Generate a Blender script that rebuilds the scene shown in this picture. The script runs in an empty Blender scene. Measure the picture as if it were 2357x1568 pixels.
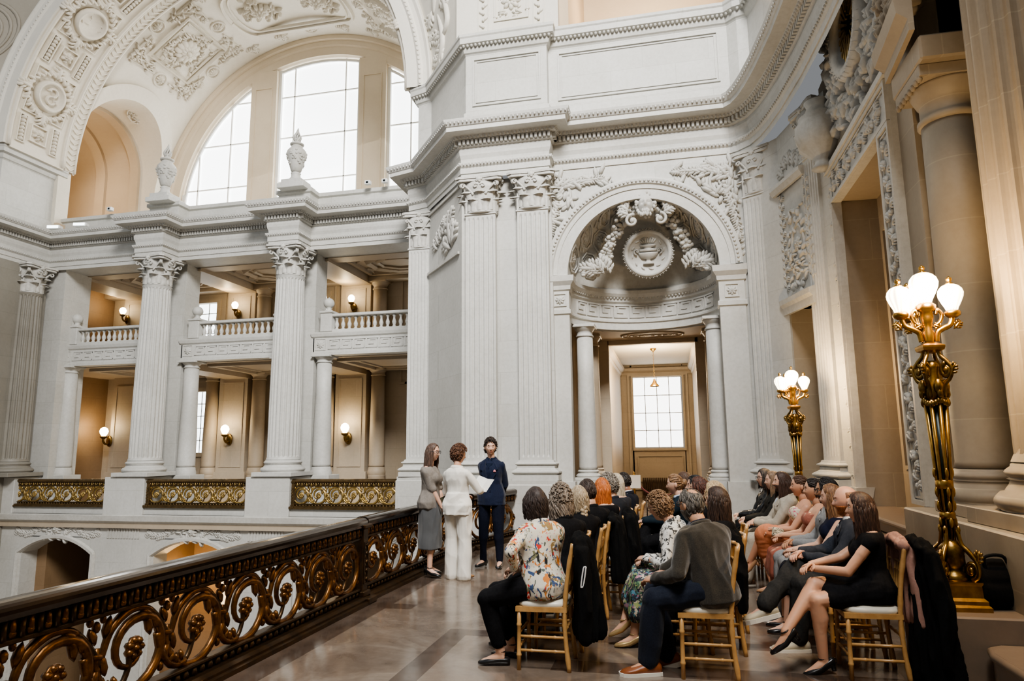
import bpy, math, random
import numpy as np
from math import sin, cos, pi, radians as R, sqrt, hypot, atan2
from mathutils import Vector, Matrix, noise as mnoise
random.seed(7)
SC = bpy.context.scene
COL = SC.collection

# ------------------------------------------------------------------ mesh builder
class MB:
    def __init__(s):
        s.v = []; s.f = []; s.mi = []; s.sm = []
    def add(s, vs, fs, mi=0, smooth=False, M=None):
        b = len(s.v)
        if M is not None:
            vs = [tuple(M @ Vector(p)) for p in vs]
        s.v.extend(tuple(p) for p in vs)
        for f in fs:
            s.f.append(tuple(i + b for i in f)); s.mi.append(mi); s.sm.append(smooth)
        return s
    def merge(s, o, M=None, fn=None):
        b = len(s.v)
        vs = o.v
        if M is not None: vs = [tuple(M @ Vector(p)) for p in vs]
        if fn is not None: vs = [tuple(fn(*p)) for p in vs]
        s.v.extend(vs); s.f.extend(tuple(i + b for i in f) for f in o.f); s.mi.extend(o.mi); s.sm.extend(o.sm)
        return s
    def box(s, x0, x1, y0, y1, z0, z1, mi=0, M=None):
        v = [(x, y, z) for z in (z0, z1) for y in (y0, y1) for x in (x0, x1)]
        return s.add(v, [(0, 2, 3, 1), (4, 5, 7, 6), (0, 1, 5, 4), (2, 6, 7, 3), (0, 4, 6, 2), (1, 3, 7, 5)], mi, False, M)
    def bbox(s, x0, x1, y0, y1, z0, z1, b=.01, mi=0, M=None):
        """box with chamfered edges"""
        X = (x0, x1); Y = (y0, y1); Z = (z0, z1); v = []; idx = {}
        for i in (0, 1):
            for j in (0, 1):
                for k in (0, 1):
                    for a in range(3):
                        p = [X[i], Y[j], Z[k]]
                        for q, (lohi, S) in enumerate(((i, X), (j, Y), (k, Z))):
                            if q != a: p[q] += b if lohi == 0 else -b
                        idx[(i, j, k, a)] = len(v); v.append(tuple(p))
        f = []
        for a in range(3):
            for e in (0, 1):
                q = []
                for (m, n) in ((0, 0), (1, 0), (1, 1), (0, 1)):
                    c = [m, n]; c.insert(a, e); q.append(idx[(*c, a)])
                f.append(tuple(q))
        for a in range(3):
            b1, b2 = [q for q in range(3) if q != a]
            for m in (0, 1):
                for n in (0, 1):
                    c0 = [0, 0, 0]; c1 = [0, 0, 0]; c0[b1] = c1[b1] = m; c0[b2] = c1[b2] = n; c1[a] = 1
                    f.append((idx[(*c0, b1)], idx[(*c0, b2)], idx[(*c1, b2)], idx[(*c1, b1)]))
        for c in [(i, j, k) for i in (0, 1) for j in (0, 1) for k in (0, 1)]:
            f.append(tuple(idx[(*c, a)] for a in range(3)))
        return s.add(v, f, mi, False, M)
    def lathe(s, prof, seg=24, c=(0, 0, 0), mi=0, smooth=True, M=None, fr=None, a0=0, a1=2 * pi):
        full = abs(a1 - a0 - 2 * pi) < 1e-6
        n = seg if full else seg + 1
        v = []; f = []
        for (r, z) in prof:
            for i in range(n):
                a = a0 + (a1 - a0) * i / seg
                k = fr(a, z) if fr else 1
                v.append((c[0] + r * k * cos(a), c[1] + r * k * sin(a), c[2] + z))
        for j in range(len(prof) - 1):
            for i in range(seg):
                i2 = (i + 1) % n
                f.append((j * n + i, j * n + i2, (j + 1) * n + i2, (j + 1) * n + i))
        if full:
            if prof[0][0] > 1e-4: f.append(tuple(range(n - 1, -1, -1)))
            if prof[-1][0] > 1e-4: f.append(tuple((len(prof) - 1) * n + i for i in range(n)))
        return s.add(v, f, mi, smooth, M)
    def tube(s, pts, rad, seg=8, mi=0, smooth=True, closed=False, caps=True, flat=1.0, up=None, M=None):
        pts = [Vector(p) for p in pts]; n = len(pts)
        if not hasattr(rad, '__len__'): rad = [rad] * n
        v = []; f = []; U = None
        for i, p in enumerate(pts):
            if closed: t = pts[(i + 1) % n] - pts[i - 1]
            else: t = pts[min(i + 1, n - 1)] - pts[max(i - 1, 0)]
            t = t.normalized() if t.length > 1e-9 else Vector((0, 0, 1))
            if up is not None:
                U = Vector(up) - t * Vector(up).dot(t)
                if U.length < 1e-4: U = t.orthogonal()
            elif U is None: U = t.orthogonal()
            else: U = U - t * U.dot(t)
            if U.length < 1e-6: U = t.orthogonal()
            U.normalize(); W = t.cross(U)
            r = rad[i]
            for k in range(seg):
                a = 2 * pi * k / seg
                q = p + U * (r * flat * cos(a)) + W * (r * sin(a))
                v.append(tuple(q))
        m = n if closed else n - 1
        for i in range(m):
            j = (i + 1) % n
            for k in range(seg):
                k2 = (k + 1) % seg
                f.append((i * seg + k, i * seg + k2, j * seg + k2, j * seg + k))
        if caps and not closed:
            f.append(tuple(range(seg - 1, -1, -1))); f.append(tuple((n - 1) * seg + k for k in range(seg)))
        return s.add(v, f, mi, smooth, M)
    def ell(s, c, r, seg=12, rings=8, mi=0, M=None, rot=None):
        v = [(0, 0, -1)]; f = []
        for j in range(1, rings):
            th = -pi / 2 + pi * j / rings
            for i in range(seg):
                a = 2 * pi * i / seg
                v.append((cos(th) * cos(a), cos(th) * sin(a), sin(th)))
        v.append((0, 0, 1)); top = len(v) - 1
        for i in range(seg):
            f.append((0, 1 + (i + 1) % seg, 1 + i)); f.append((top, top - seg + i, top - seg + (i + 1) % seg))
        for j in range(rings - 2):
            for i in range(seg):
                a = 1 + j * seg + i; b = 1 + j * seg + (i + 1) % seg
                f.append((a, b, b + seg, a + seg))
        if not hasattr(r, '__len__'): r = (r, r, r)
        T = Matrix.Translation(Vector(c))
        if rot is not None: T = T @ rot
        T = T @ Matrix.Diagonal((*r, 1))
        if M is not None: T = M @ T
        return s.add(v, f, mi, True, T)
    def grid(s, fn, nu, nv, mi=0, smooth=True, cu=False, cv=False, flip=False):
        U = nu if cu else nu + 1; V = nv if cv else nv + 1
        v = [fn(i / nu, j / nv) for j in range(V) for i in range(U)]
        f = []
        for j in range(nv):
            for i in range(nu):
                q = (j * U + i, j * U + (i + 1) % U, ((j + 1) % V) * U + (i + 1) % U, ((j + 1) % V) * U + i)
                f.append(q[::-1] if flip else q)
        return s.add(v, f, mi, smooth)
    def prism(s, poly, d, O, U, V, mi=0, smooth=False, back=True):
        """2D polygon (u,v) extruded by d along U x V from plane at O"""
        O, U, V = Vector(O), Vector(U), Vector(V); N = U.cross(V).normalized()
        n = len(poly)
        a = [O + U * p[0] + V * p[1] for p in poly]; b = [q + N * d for q in a]
        v = [tuple(q) for q in a + b]
        f = [tuple(range(n, 2 * n))]
        if back: f.append(tuple(range(n - 1, -1, -1)))
        f += [(i, (i + 1) % n, n + (i + 1) % n, n + i) for i in range(n)]
        return s.add(v, f, mi, smooth)
    def sweep(s, path, prof, closed=False, caps=True, mi=0, smooth=False):
        """profile (offset to the right of the path, z) swept along a plan polyline with mitres"""
        n = len(path); m = len(prof); v = []; f = []
        for i in range(n):
            p = Vector(path[i])
            d0 = (p - Vector(path[i - 1])) if (i > 0 or closed) else None
            d1 = (Vector(path[(i + 1) % n]) - p) if (i < n - 1 or closed) else None
            if d0 is None: d0 = d1
            if d1 is None: d1 = d0
            n0 = Vector((d0.y, -d0.x)).normalized(); n1 = Vector((d1.y, -d1.x)).normalized()
            mt = n0 + n1
            mt = mt.normalized() if mt.length > 1e-6 else n0
            k = 1 / max(.3, mt.dot(n0))
            for (o, z) in prof:
                v.append((p.x + mt.x * o * k, p.y + mt.y * o * k, z))
        for i in range(n if closed else n - 1):
            j = (i + 1) % n
            for a in range(m - 1):
                f.append((i * m + a, j * m + a, j * m + a + 1, i * m + a + 1))
        if caps and not closed:
            f.append(tuple(range(m))); f.append(tuple((n - 1) * m + a for a in range(m - 1, -1, -1)))
        return s.add(v, f, mi, smooth)

def link(name, mb, mats, parent=None, loc=None, autos=None):
    me = bpy.data.meshes.new(name)
    me.from_pydata(mb.v, [], mb.f)
    if not isinstance(mats, (list, tuple)): mats = [mats]
    for m in mats: me.materials.append(m)
    if len(mats) > 1: me.polygons.foreach_set('material_index', mb.mi)
    me.polygons.foreach_set('use_smooth', mb.sm)
    me.update()
    o = bpy.data.objects.new(name, me); COL.objects.link(o)
    if parent is not None: o.parent = parent
    if loc is not None: o.location = loc
    return o
def tag(o, label, cat, group=None, kind=None):
    o['label'] = label; o['category'] = cat
    if group: o['group'] = group
    if kind: o['kind'] = kind
    return o
def struct(name, mb, mats):
    o = link(name, mb, mats); o['kind'] = 'structure'; return o
def empty(name, label, cat, loc=(0, 0, 0), rz=0, group=None, kind=None):
    o = bpy.data.objects.new(name, None); COL.objects.link(o)
    o.location = loc; o.rotation_euler = (0, 0, rz); o.empty_display_size = .1
    return tag(o, label, cat, group, kind)
def dup(root, loc=None, rz=None, label=None, group=None, sc=None):
    r = root.copy(); COL.objects.link(r)
    if loc is not None: r.location = loc
    if rz is not None: r.rotation_euler = (0, 0, rz)
    if sc is not None: r.scale = (sc, sc, sc)
    if label: r['label'] = label
    if group: r['group'] = group
    for ch in list(root.children):
        c = ch.copy(); COL.objects.link(c); c.parent = r
        for g in list(ch.children):
            d = g.copy(); COL.objects.link(d); d.parent = c
    return r

# ------------------------------------------------------------------ materials
class NT:
    def __init__(s, name):
        s.m = bpy.data.materials.new(name); s.m.use_nodes = True
        s.t = s.m.node_tree; s.n = s.t.nodes; s.l = s.t.links
        s.b = s.n['Principled BSDF']; s.out = s.n['Material Output']
    def new(s, t, **k):
        n = s.n.new(t)
        for a, b in k.items():
            if hasattr(n, a): setattr(n, a, b)
            else: n.inputs[a.replace('_', ' ')].default_value = b
        return n
    def pos(s): return s.new('ShaderNodeNewGeometry').outputs['Position']
    def obj(s): return s.new('ShaderNodeTexCoord').outputs['Object']
    def noise(s, vec, scale, detail=4, rough=.55, out='Fac', dist=0):
        n = s.new('ShaderNodeTexNoise', Scale=scale, Detail=detail, Roughness=rough, Distortion=dist)
        if vec is not None: s.l.new(vec, n.inputs['Vector'])
        return n.outputs[out]
    def ramp(s, fac, stops, interp='LINEAR'):
        n = s.new('ShaderNodeValToRGB'); n.color_ramp.interpolation = interp
        e = n.color_ramp.elements
        while len(e) < len(stops): e.new(.5)
        for i, (p, c) in enumerate(stops):
            e[i].position = p; e[i].color = (*c, 1) if len(c) == 3 else c
        s.l.new(fac, n.inputs[0]); return n.outputs[0]
    def mix(s, fac, a, b, mode='MIX'):
        n = s.new('ShaderNodeMix', data_type='RGBA', blend_type=mode)
        for i, x in ((0, fac), (6, a), (7, b)):
            if isinstance(x, (int, float)): n.inputs[i].default_value = x
            elif isinstance(x, (tuple, list)): n.inputs[i].default_value = (*x, 1) if len(x) == 3 else x
            else: s.l.new(x, n.inputs[i])
        return n.outputs[2]
    def math(s, op, a, b=None):
        n = s.new('ShaderNodeMath', operation=op)
        for i, x in ((0, a), (1, b)):
            if x is None: continue
            if isinstance(x, (int, float)): n.inputs[i].default_value = x
            else: s.l.new(x, n.inputs[i])
        return n.outputs[0]
    def col(s, x):
        if isinstance(x, (tuple, list)): s.b.inputs['Base Color'].default_value = (*x, 1)
        else: s.l.new(x, s.b.inputs['Base Color'])
        return s
    def rough(s, x):
        if isinstance(x, (int, float)): s.b.inputs['Roughness'].default_value = x
        else: s.l.new(x, s.b.inputs['Roughness'])
        return s
    def bump(s, h, strength=.3, dist=.01):
        n = s.new('ShaderNodeBump', Strength=strength, Distance=dist)
        s.l.new(h, n.inputs['Height']); s.l.new(n.outputs[0], s.b.inputs['Normal']); return s

def stone(name, c1, c2, joints=True, bw=1.3, bh=.62, rough=.55, jc=.82, bump=.15, stain=.25):
    t = NT(name); p = t.pos()
    n1 = t.noise(p, .9, 6, .6); n2 = t.noise(p, 14, 5, .65)
    base = t.mix(t.ramp(n1, [(.3, (0, 0, 0)), (.72, (1, 1, 1))]), c1, c2)
    base = t.mix(stain, base, t.ramp(n2, [(.25, (.72, .70, .67)), (.6, (1, 1, 1))]), 'MULTIPLY')
    h = n2
    if joints:
        sp = t.new('ShaderNodeSeparateXYZ'); t.l.new(p, sp.inputs[0])
        u = t.math('ADD', sp.outputs[0], sp.outputs[1])
        cb = t.new('ShaderNodeCombineXYZ'); t.l.new(u, cb.inputs[0]); t.l.new(sp.outputs[2], cb.inputs[1])
        br = t.new('ShaderNodeTexBrick', Scale=1.0, Mortar_Size=.006, Mortar_Smooth=.2, Brick_Width=bw, Row_Height=bh, Bias=0.0)
        br.inputs['Color1'].default_value = (1, 1, 1, 1); br.inputs['Color2'].default_value = (.93, .925, .915, 1); br.inputs['Mortar'].default_value = (jc, jc, jc * .98, 1)
        t.l.new(cb.outputs[0], br.inputs['Vector'])
        base = t.mix(1.0, base, br.outputs[0], 'MULTIPLY')
    t.col(base).rough(rough).bump(h, bump, .006)
    return t.m
def plain(name, c, rough=.5, metal=0, c2=None, sc=6, bump=0, coat=0, sheen=0, spec=None, detail=4, dist=.004):
    t = NT(name); o = t.obj()
    if c2 is not None or bump: n = t.noise(o, sc, detail, .6)
    t.col(t.mix(t.ramp(n, [(.32, (0, 0, 0)), (.68, (1, 1, 1))]), c, c2) if c2 is not None else c).rough(rough)
    t.b.inputs['Metallic'].default_value = metal
    if bump: t.bump(n, bump, dist)
    if coat: t.b.inputs['Coat Weight'].default_value = coat; t.b.inputs['Coat Roughness'].default_value = .1
    if sheen: t.b.inputs['Sheen Weight'].default_value = sheen; t.b.inputs['Sheen Roughness'].default_value = .5
    if spec is not None: t.b.inputs['Specular IOR Level'].default_value = spec
    return t.m
def glow(name, c, s):
    t = NT(name); t.b.inputs['Base Color'].default_value = (*c, 1)
    t.b.inputs['Emission Color'].default_value = (*c, 1); t.b.inputs['Emission Strength'].default_value = s
    t.rough(.3); return t.m

M_STONE = stone('ashlar limestone', (.51, .505, .475), (.605, .60, .57), stain=.4)
M_STONEP = stone('carved limestone', (.51, .505, .475), (.615, .61, .58), joints=False, bump=.1, stain=.45)
M_ORN = stone('ornament limestone', (.475, .465, .43), (.60, .59, .555), joints=False, stain=.6)
M_WARM = stone('warm sandstone', (.46, .385, .29), (.53, .455, .355), bw=1.1, bh=.55, jc=.86)
M_WARMP = stone('warm sandstone plain', (.42, .345, .255), (.49, .41, .31), joints=False)
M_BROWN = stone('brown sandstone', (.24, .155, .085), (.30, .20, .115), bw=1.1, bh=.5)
M_SHADE_R = stone('shade-darkened right wall stone', (.34, .285, .215), (.40, .34, .26), bw=1.25, bh=.62, jc=1.12)  # same wall stone, with the right side's shade put into the colour
M_VAULT = stone('cream plaster', (.68, .63, .535), (.75, .70, .61), joints=False, stain=.2, rough=.8)
M_PEACH = stone('peach plaster', (.50, .39, .27), (.56, .45, .32), joints=False, stain=.1, rough=.8)
M_SKY = glow('bright window pane', (.95, .98, 1.0), 2.6)
M_SKY2 = glow('bright small window pane', (.92, .98, 1.0), 3.0)
M_BRONZE = plain('dark bronze', (.045, .030, .018), .38, .8, (.10, .055, .022), 9, .25)
M_GOLDB = plain('gilded bronze', (.25, .115, .035), .38, .85, (.07, .032, .012), 14, .45)
M_GOLDF = plain('pale gilded bronze', (.62, .43, .15), .38, .9, (.22, .15, .06), 12, .3)
M_BRASS = plain('polished brass', (.50, .31, .09), .30, 1.0, (.30, .17, .045), 14, .15)
M_BRASSD = plain('antique brass', (.30, .19, .06), .36, 1.0, (.11, .07, .025), 18, .3)
M_BLACKM = plain('dark lamp shaft', (.012, .02, .022), .3, .6)
M_MUNT = plain('grey mullion', (.50, .52, .53), .5)
def smooth_curve(P, n=8):
    """Catmull-Rom through points"""
    P = [Vector(p) for p in P]; out = []
    for i in range(len(P) - 1):
        a, b, c, d = P[max(i - 1, 0)], P[i], P[i + 1], P[min(i + 2, len(P) - 1)]
        for k in range(n):
            t = k / n
            out.append(.5 * ((2 * b) + (c - a) * t + (2 * a - 5 * b + 4 * c - d) * t * t + (3 * b - a - 3 * c + d) * t ** 3))
    out.append(P[-1]); return out
# ------------------------------------------------------------------ ornament kit in local (u, v, h) coordinates
def rotz(a): return Matrix.Rotation(a, 4, 'Z')
def petal(mb, x, y, ang, ln, wd, h, z=0):
    mb.ell((x + cos(ang) * ln / 2, y + sin(ang) * ln / 2, z), (ln / 2, wd / 2, h), 6, 4, rot=rotz(ang))
def acan(mb, x, y, ang, ln, h=.03, z=0):
    petal(mb, x, y, ang, ln, ln * .3, h, z)
    for t, s in ((.2, .55), (.45, .5), (.68, .36)):
        for d in (1, -1):
            petal(mb, x + cos(ang) * ln * t, y + sin(ang) * ln * t, ang + d * .85, ln * s, ln * .19, h * .8, z)
def rosette(mb, x, y, r, h=.04, n=8):
    for k in range(n): petal(mb, x, y, 2 * pi * k / n, r, r * .55, h)
    for k in range(n): petal(mb, x, y, 2 * pi * (k + .5) / n, r * .62, r * .4, h * 1.4)
    mb.ell((x, y, h * .8), (r * .2, r * .2, h), 8, 5)
def spiral(mb, x, y, r, a0, turns, d, wd, z=0, taper=.35):
    n = int(14 * abs(turns)) + 4; pts = []; rr = []
    for i in range(n):
        t = i / (n - 1); a = a0 + d * 2 * pi * turns * t; q = r * (1 - .9 * t)
        pts.append((x + q * cos(a), y + q * sin(a), z)); rr.append(wd * (1 - taper * t))
    mb.tube(pts, rr, 6)
    mb.ell((x, y, z), (wd * 1.4, wd * 1.4, wd * 1.3), 8, 5)
def ringt(mb, x, y, r, wd, z=0, n=36, sy=1): mb.tube([(x + r * cos(2 * pi * i / n), y + sy * r * sin(2 * pi * i / n), z) for i in range(n)], wd, 6, closed=True)
def frame(mb, x0, x1, y0, y1, w, h):
    for a in ((x0, x1, y0, y0 + w), (x0, x1, y1 - w, y1), (x0, x0 + w, y0 + w, y1 - w), (x1 - w, x1, y0 + w, y1 - w)):
        mb.box(*a, -.01, h)
def wreath(mb, x, y, r, ln, n, h=.04):
    for k in range(n):
        a = 2 * pi * k / n
        petal(mb, x + r * cos(a), y + r * sin(a), a + 1.1, ln, ln * .42, h); petal(mb, x + r * cos(a), y + r * sin(a), a + .3, ln * .9, ln * .4, h)
def scatter(mb, inside, box, n, s, h, seed):
    rg = random.Random(seed)
    for _ in range(n):
        x = rg.uniform(box[0], box[1]); y = rg.uniform(box[2], box[3])
        if inside(x, y):
            a = rg.uniform(0, 2 * pi); petal(mb, x, y, a, s * rg.uniform(.7, 1.4), s * .4, h * rg.uniform(.6, 1.3))
def rinceau(mb, x0, x1, y, r, h, seed=0):
    """running scroll along u"""
    n = max(1, round((x1 - x0) / (1.7 * r))); st = (x1 - x0) / n
    for k in range(n):
        cx = x0 + st * (k + .5); d = 1 if k % 2 == 0 else -1
        spiral(mb, cx, y, r * .75, pi if d > 0 else pi, 1.6, d, r * .13)
        for a in (.6, 2.2, 4.0, 5.4): acan(mb, cx + r * .7 * cos(a), y + r * .7 * sin(a), a + .7, r * .5, h)
        rosette(mb, cx, y, r * .3, h, 5)
def bars(mb, path, prof_o, z0, z1, step, wd, mi=0, dep=.06):
    """blocks (dentils) strung along an offset of a plan polyline"""
    for i in range(len(path) - 1):
        a, b = Vector(path[i]), Vector(path[i + 1]); d = b - a; L = d.length
        if L < .05: continue
        d.normalize(); nn = Vector((d.y, -d.x)); n = max(1, int(L / step))
        for k in range(n):
            p = a + d * ((k + .5) * L / n) + nn * prof_o
            q = [p - d * wd / 2, p + d * wd / 2, p + d * wd / 2 + nn * dep, p - d * wd / 2 + nn * dep]
            v = [(w.x, w.y, z) for z in (z0, z1) for w in q]
            mb.add(v, [(0, 3, 2, 1), (4, 5, 6, 7), (0, 1, 5, 4), (1, 2, 6, 5), (2, 3, 7, 6), (3, 0, 4, 7)], mi)
def eggs(mb, path, off, z, step, r):
    for i in range(len(path) - 1):
        a, b = Vector(path[i]), Vector(path[i + 1]); d = b - a; L = d.length
        if L < .05: continue
        d.normalize(); nn = Vector((d.y, -d.x)); n = max(1, int(L / step))
        for k in range(n):
            p = a + d * ((k + .5) * L / n) + nn * off
            mb.ell((p.x, p.y, z), (r, r, r * 1.3), 6, 4)
def offpath(path, o):
    m = MB(); m.sweep([(p[0], p[1]) for p in path], [(o, 0), (o, 1)], caps=False)
    return [(m.v[2 * i][0], m.v[2 * i][1]) for i in range(len(path))]
def plane(O, U, V=(0, 0, 1)):
    O, U, V = Vector(O), Vector(U).normalized(), Vector(V).normalized(); N = U.cross(V)
    return lambda u, v, h: tuple(O + U * u + V * v + N * h)
def key(mb, u0, u1, v0, v1, w, h, unit=None):
    """Greek key band"""
    H = v1 - v0; n = max(1, round((u1 - u0) / (H * 1.25))); s = (u1 - u0) / n
    for k in range(n):
        a = u0 + k * s
        for qi, (x0, x1, y0, y1) in enumerate(((0, .9, 0, .14), (.78, .9, 0, .86), (.22, .9, .74, .86), (.22, .34, .34, .86), (.22, .62, .34, .46), (0, .12, 0, 1), (0, 1, .9, 1))):
            mb.box(a + x0 * s, a + x1 * s, v0 + y0 * H, v0 + y1 * H, -.005, h * (1 + .06 * qi))

M_SHADE = stone('shaded grey stone', (.23, .215, .185), (.28, .265, .23))  # limestone darkened in its colour to stand for shade at the left end
# ------------------------------------------------------------------ columns
def fluted(mb, r0, r1, z0, z1, n=24, nz=8, a0=0, depth=.075):
    per = 6; N = n * per; rings = []
    zs = [z0, z0 + .06, z0 + .1] + [z0 + .1 + (z1 - z0 - .2) * i / nz for i in range(1, nz)] + [z1 - .1, z1 - .06, z1]
    v = []; f = []
    for z in zs:
        t = (z - z0) / (z1 - z0); r = r0 + (r1 - r0) * max(0, (t - .3) / .7) ** 1.3
        dp = 0 if z in (z0, z0 + .06, z1 - .06, z1) else depth
        if z in (z0, z1): r *= 1.06
        for k in range(N):
            q = (k % per) / per
            g = 0 if q < .2 else sin(pi * (q - .1667) / .8333)
            a = a0 + 2 * pi * k / N; rr = r * (1 - dp * max(0, g))
            v.append((rr * cos(a), rr * sin(a), z))
    for j in range(len(zs) - 1):
        for k in range(N):
            k2 = (k + 1) % N; f.append((j * N + k, j * N + k2, (j + 1) * N + k2, (j + 1) * N + k))
    return mb.add(v, f)
def attic(mb, r, z0, z1, sq=True):
    H = z1 - z0
    if sq: mb.bbox(-r * 1.36, r * 1.36, -r * 1.36, r * 1.36, z0, z0 + H * .26, .008)
    pr = [(r * 1.3, H * .26)]
    pr += [(r * (1.27 + .1 * sin(pi * i / 6)), H * (.26 + .28 * i / 6)) for i in range(7)]
    pr += [(r * 1.2, H * .55), (r * 1.17, H * .6), (r * 1.12, H * .66), (r * 1.1, H * .72), (r * 1.15, H * .74)]
    pr += [(r * (1.1 + .08 * sin(pi * i / 5)), H * (.75 + .17 * i / 5)) for i in range(6)]
    pr += [(r * 1.08, H * .93), (r * 1.07, H * .97), (r, H)]
    return mb.lathe(pr, 32, (0, 0, z0))
def leaf3(mb, a, r, z0, h, w, curl):
    """acanthus leaf standing on a bell at angle a"""
    def fn(u, v):
        t = v; s = (u - .5) * 2
        lobes = 1 + .22 * sin(t * 5 * pi) * abs(s)
        wd = w * (.75 + .7 * t - 1.25 * max(0, t - .45) ** 1.2 * 1.6) * lobes
        wd = max(wd, w * .12)
        out = r + curl * max(0, t - .35) ** 2 * 2.4 + .04 * w - .35 * w * s * s
        z = z0 + h * (t - 1.1 * max(0, t - .72) ** 1.6 * 2.2)
        da = s * wd / max(r, .05) * .5
        return (out * cos(a + da), out * sin(a + da), z)
    mb.grid(fn, 4, 9)
def corinthian(mb, r, z0, h, n=8):
    bell = [(r * .98, 0), (r * 1.06, .02 * h), (r * 1.0, .05 * h), (r * 1.0, .4 * h), (r * 1.08, .7 * h), (r * 1.28, .86 * h)]
    mb.lathe(bell, 24, (0, 0, z0))
    for k in range(n): leaf3(mb, 2 * pi * (k + .5) / n, r * 1.04, z0 + .03 * h, h * .46, r * 1.25, r * .42)
    for k in range(n): leaf3(mb, 2 * pi * k / n, r * 1.03, z0 + .06 * h, h * .72, r * 1.15, r * .5)
    aw = r * 1.42
    for k in range(4):
        a = pi / 4 + k * pi / 2; d = Vector((cos(a), sin(a), 0)); tt = Vector((-sin(a), cos(a), 0))
        for sgn in (1, -1):
            pts = []; rr = []
            for i in range(22):
                t = i / 21
                if t < .4:
                    q = t / .4; o = r * (1.02 + .42 * q * q); z = z0 + h * (.5 + .3 * q); s = (1 - q) * .42 * r + .05 * r
                else:
                    q = (t - .4) / .6; ang = -pi / 2 * -1 - 2 * pi * 1.25 * q; rad = r * .2 * (1 - .8 * q)
                    o = r * 1.44 + rad * cos(ang + pi * .5) + r * .05; z = z0 + h * .76 + rad * sin(ang + pi * .5); s = .05 * r
                pts.append(d * o + tt * sgn * s + Vector((0, 0, z))); rr.append(r * .075 * (1 - .4 * t))
            mb.tube(pts, rr, 6)
        p = d * r * 1.36 + Vector((0, 0, z0 + h * .55)); 
        a2 = k * pi / 2
        for sgn in (1, -1):
            c = Vector((cos(a2), sin(a2), 0)); t2 = Vector((-sin(a2), cos(a2), 0)); pts = []
            for i in range(14):
                q = i / 13; ang = pi * .9 - 2 * pi * .95 * q; rad = r * .17 * (1 - .75 * q)
                pts.append(c * r * 1.16 + t2 * sgn * (r * .22 + rad * cos(ang)) + Vector((0, 0, z0 + h * .74 + rad * sin(ang))))
            mb.tube(pts, r * .05, 5)
        mb.ell(tuple(Vector((cos(a2), sin(a2), 0)) * aw * .86 + Vector((0, 0, z0 + h * .92))), r * .2, 8, 6)
        for j in range(5): petalm = mb.ell(tuple(Vector((cos(a2), sin(a2), 0)) * aw * .9 + Vector((-sin(a2), cos(a2), 0)) * r * .16 * cos(j * 1.256) + Vector((0, 0, z0 + h * .92 + r * .16 * sin(j * 1.256)))), r * .09, 6, 4)
    pl = []
    for k in range(4):
        a = pi / 4 + k * pi / 2
        for da in (-.09, .09): pl.append((aw * 1.36 * cos(a + da), aw * 1.36 * sin(a + da)))
        for i in range(1, 6):
            t = i / 6; b = a + .09 + (pi / 2 - .18) * t
            e = aw * 1.36 * cos(.09) * (1 - .34 * sin(pi * t)); pl.append((e * cos(b), e * sin(b)))
    for (za, zb, k) in ((.87, .93, .94), (.94, 1.0, 1.0)):
        mb.prism([(x * k, y * k) for x, y in pl], h * (zb - za), (0, 0, z0 + h * za), (1, 0, 0), (0, 1, 0))
    return mb
def pilaster_shaft(mb, w, z0, z1, nf=6, d=.12):
    """flat fluted pilaster, face at y=0 looking -y, depth d behind"""
    pts = [(-w / 2, d), (-w / 2, 0)]; e = w * .07; s = (w - e) / nf
    for k in range(nf):
        a = -w / 2 + e + k * s; g = s - e
        for i in range(6): 
            t = i / 5; pts.append((a + g * t, .42 * g * sin(pi * t)))
    pts += [(w / 2, 0), (w / 2, d)]
    n = len(pts); zz = [z0, z0 + .05, z0 + .1, z1 - .1, z1 - .05, z1]
    v = []; f = []
    for i, z in enumerate(zz):
        for p in pts: v.append((p[0], p[1] if i in (2, 3) or p[1] == d else 0, z))
    for j in range(5):
        for k in range(n - 1): f.append((j * n + k, j * n + k + 1, (j + 1) * n + k + 1, (j + 1) * n + k))
    mb.add(v, f)
    mb.box(-w / 2 - .02, w / 2 + .02, -.02, d, z0 - .03, z0); mb.box(-w / 2 - .02, w / 2 + .02, -.02, d, z1, z1 + .03)
def pil_base(mb, w, z0, z1, d=.12):
    H = z1 - z0; hw = w / 2
    path = [(hw, d + .2), (hw, 0), (-hw, 0), (-hw, d + .2)][::-1]
    pr = [(0, z0 + H), (.03, z0 + H * .97), (.035, z0 + H * .92)] + [(.035 + .05 * sin(pi * i / 5), z0 + H * (.9 - .17 * i / 5)) for i in range(6)]
    pr += [(.05, z0 + H * .71), (.05, z0 + H * .6), (.08, z0 + H * .55)] + [(.08 + .06 * sin(pi * i / 5), z0 + H * (.54 - .27 * i / 5)) for i in range(6)]
    pr += [(.13, z0 + H * .26), (.13, z0)]
    mb.sweep(path, pr[::-1], caps=False)
_cache = {}
def pilaster(label, x, y, ang=0, w=.62, z=(1.04, 1.41, 6.3, 7.08), group=None, nf=6, M=None, sy=.55):
    M = M or M_STONEP
    o = empty('pilaster', label, 'pilaster', (x, y, 0), ang, group, 'thing')
    k = ('p', w, z, nf, M.name, sy)
    if k not in _cache:
        b = MB(); pil_base(b, w, z[0], z[1]); s = MB(); pilaster_shaft(s, w, z[1], z[2], nf)
        c = MB(); corinthian(c, w / 2 * 1.0, z[2] + .03, z[3] - z[2] - .03); 
        c2 = MB(); c2.merge(c, fn=lambda X, Y, Z: (X * 1.08, Y * sy + .1, Z)); c2.box(-w / 2, w / 2, 0, .2, z[2] + .03, z[3])
        _cache[k] = [link(n, m, mm, o).data for n, m, mm in (('base', b, M), ('shaft', s, M), ('capital', c2, M_ORN))]
    else:
        for n, me in zip(('base', 'shaft', 'capital'), _cache[k]):
            q = bpy.data.objects.new(n, me); COL.objects.link(q); q.parent = o
    return o
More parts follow.
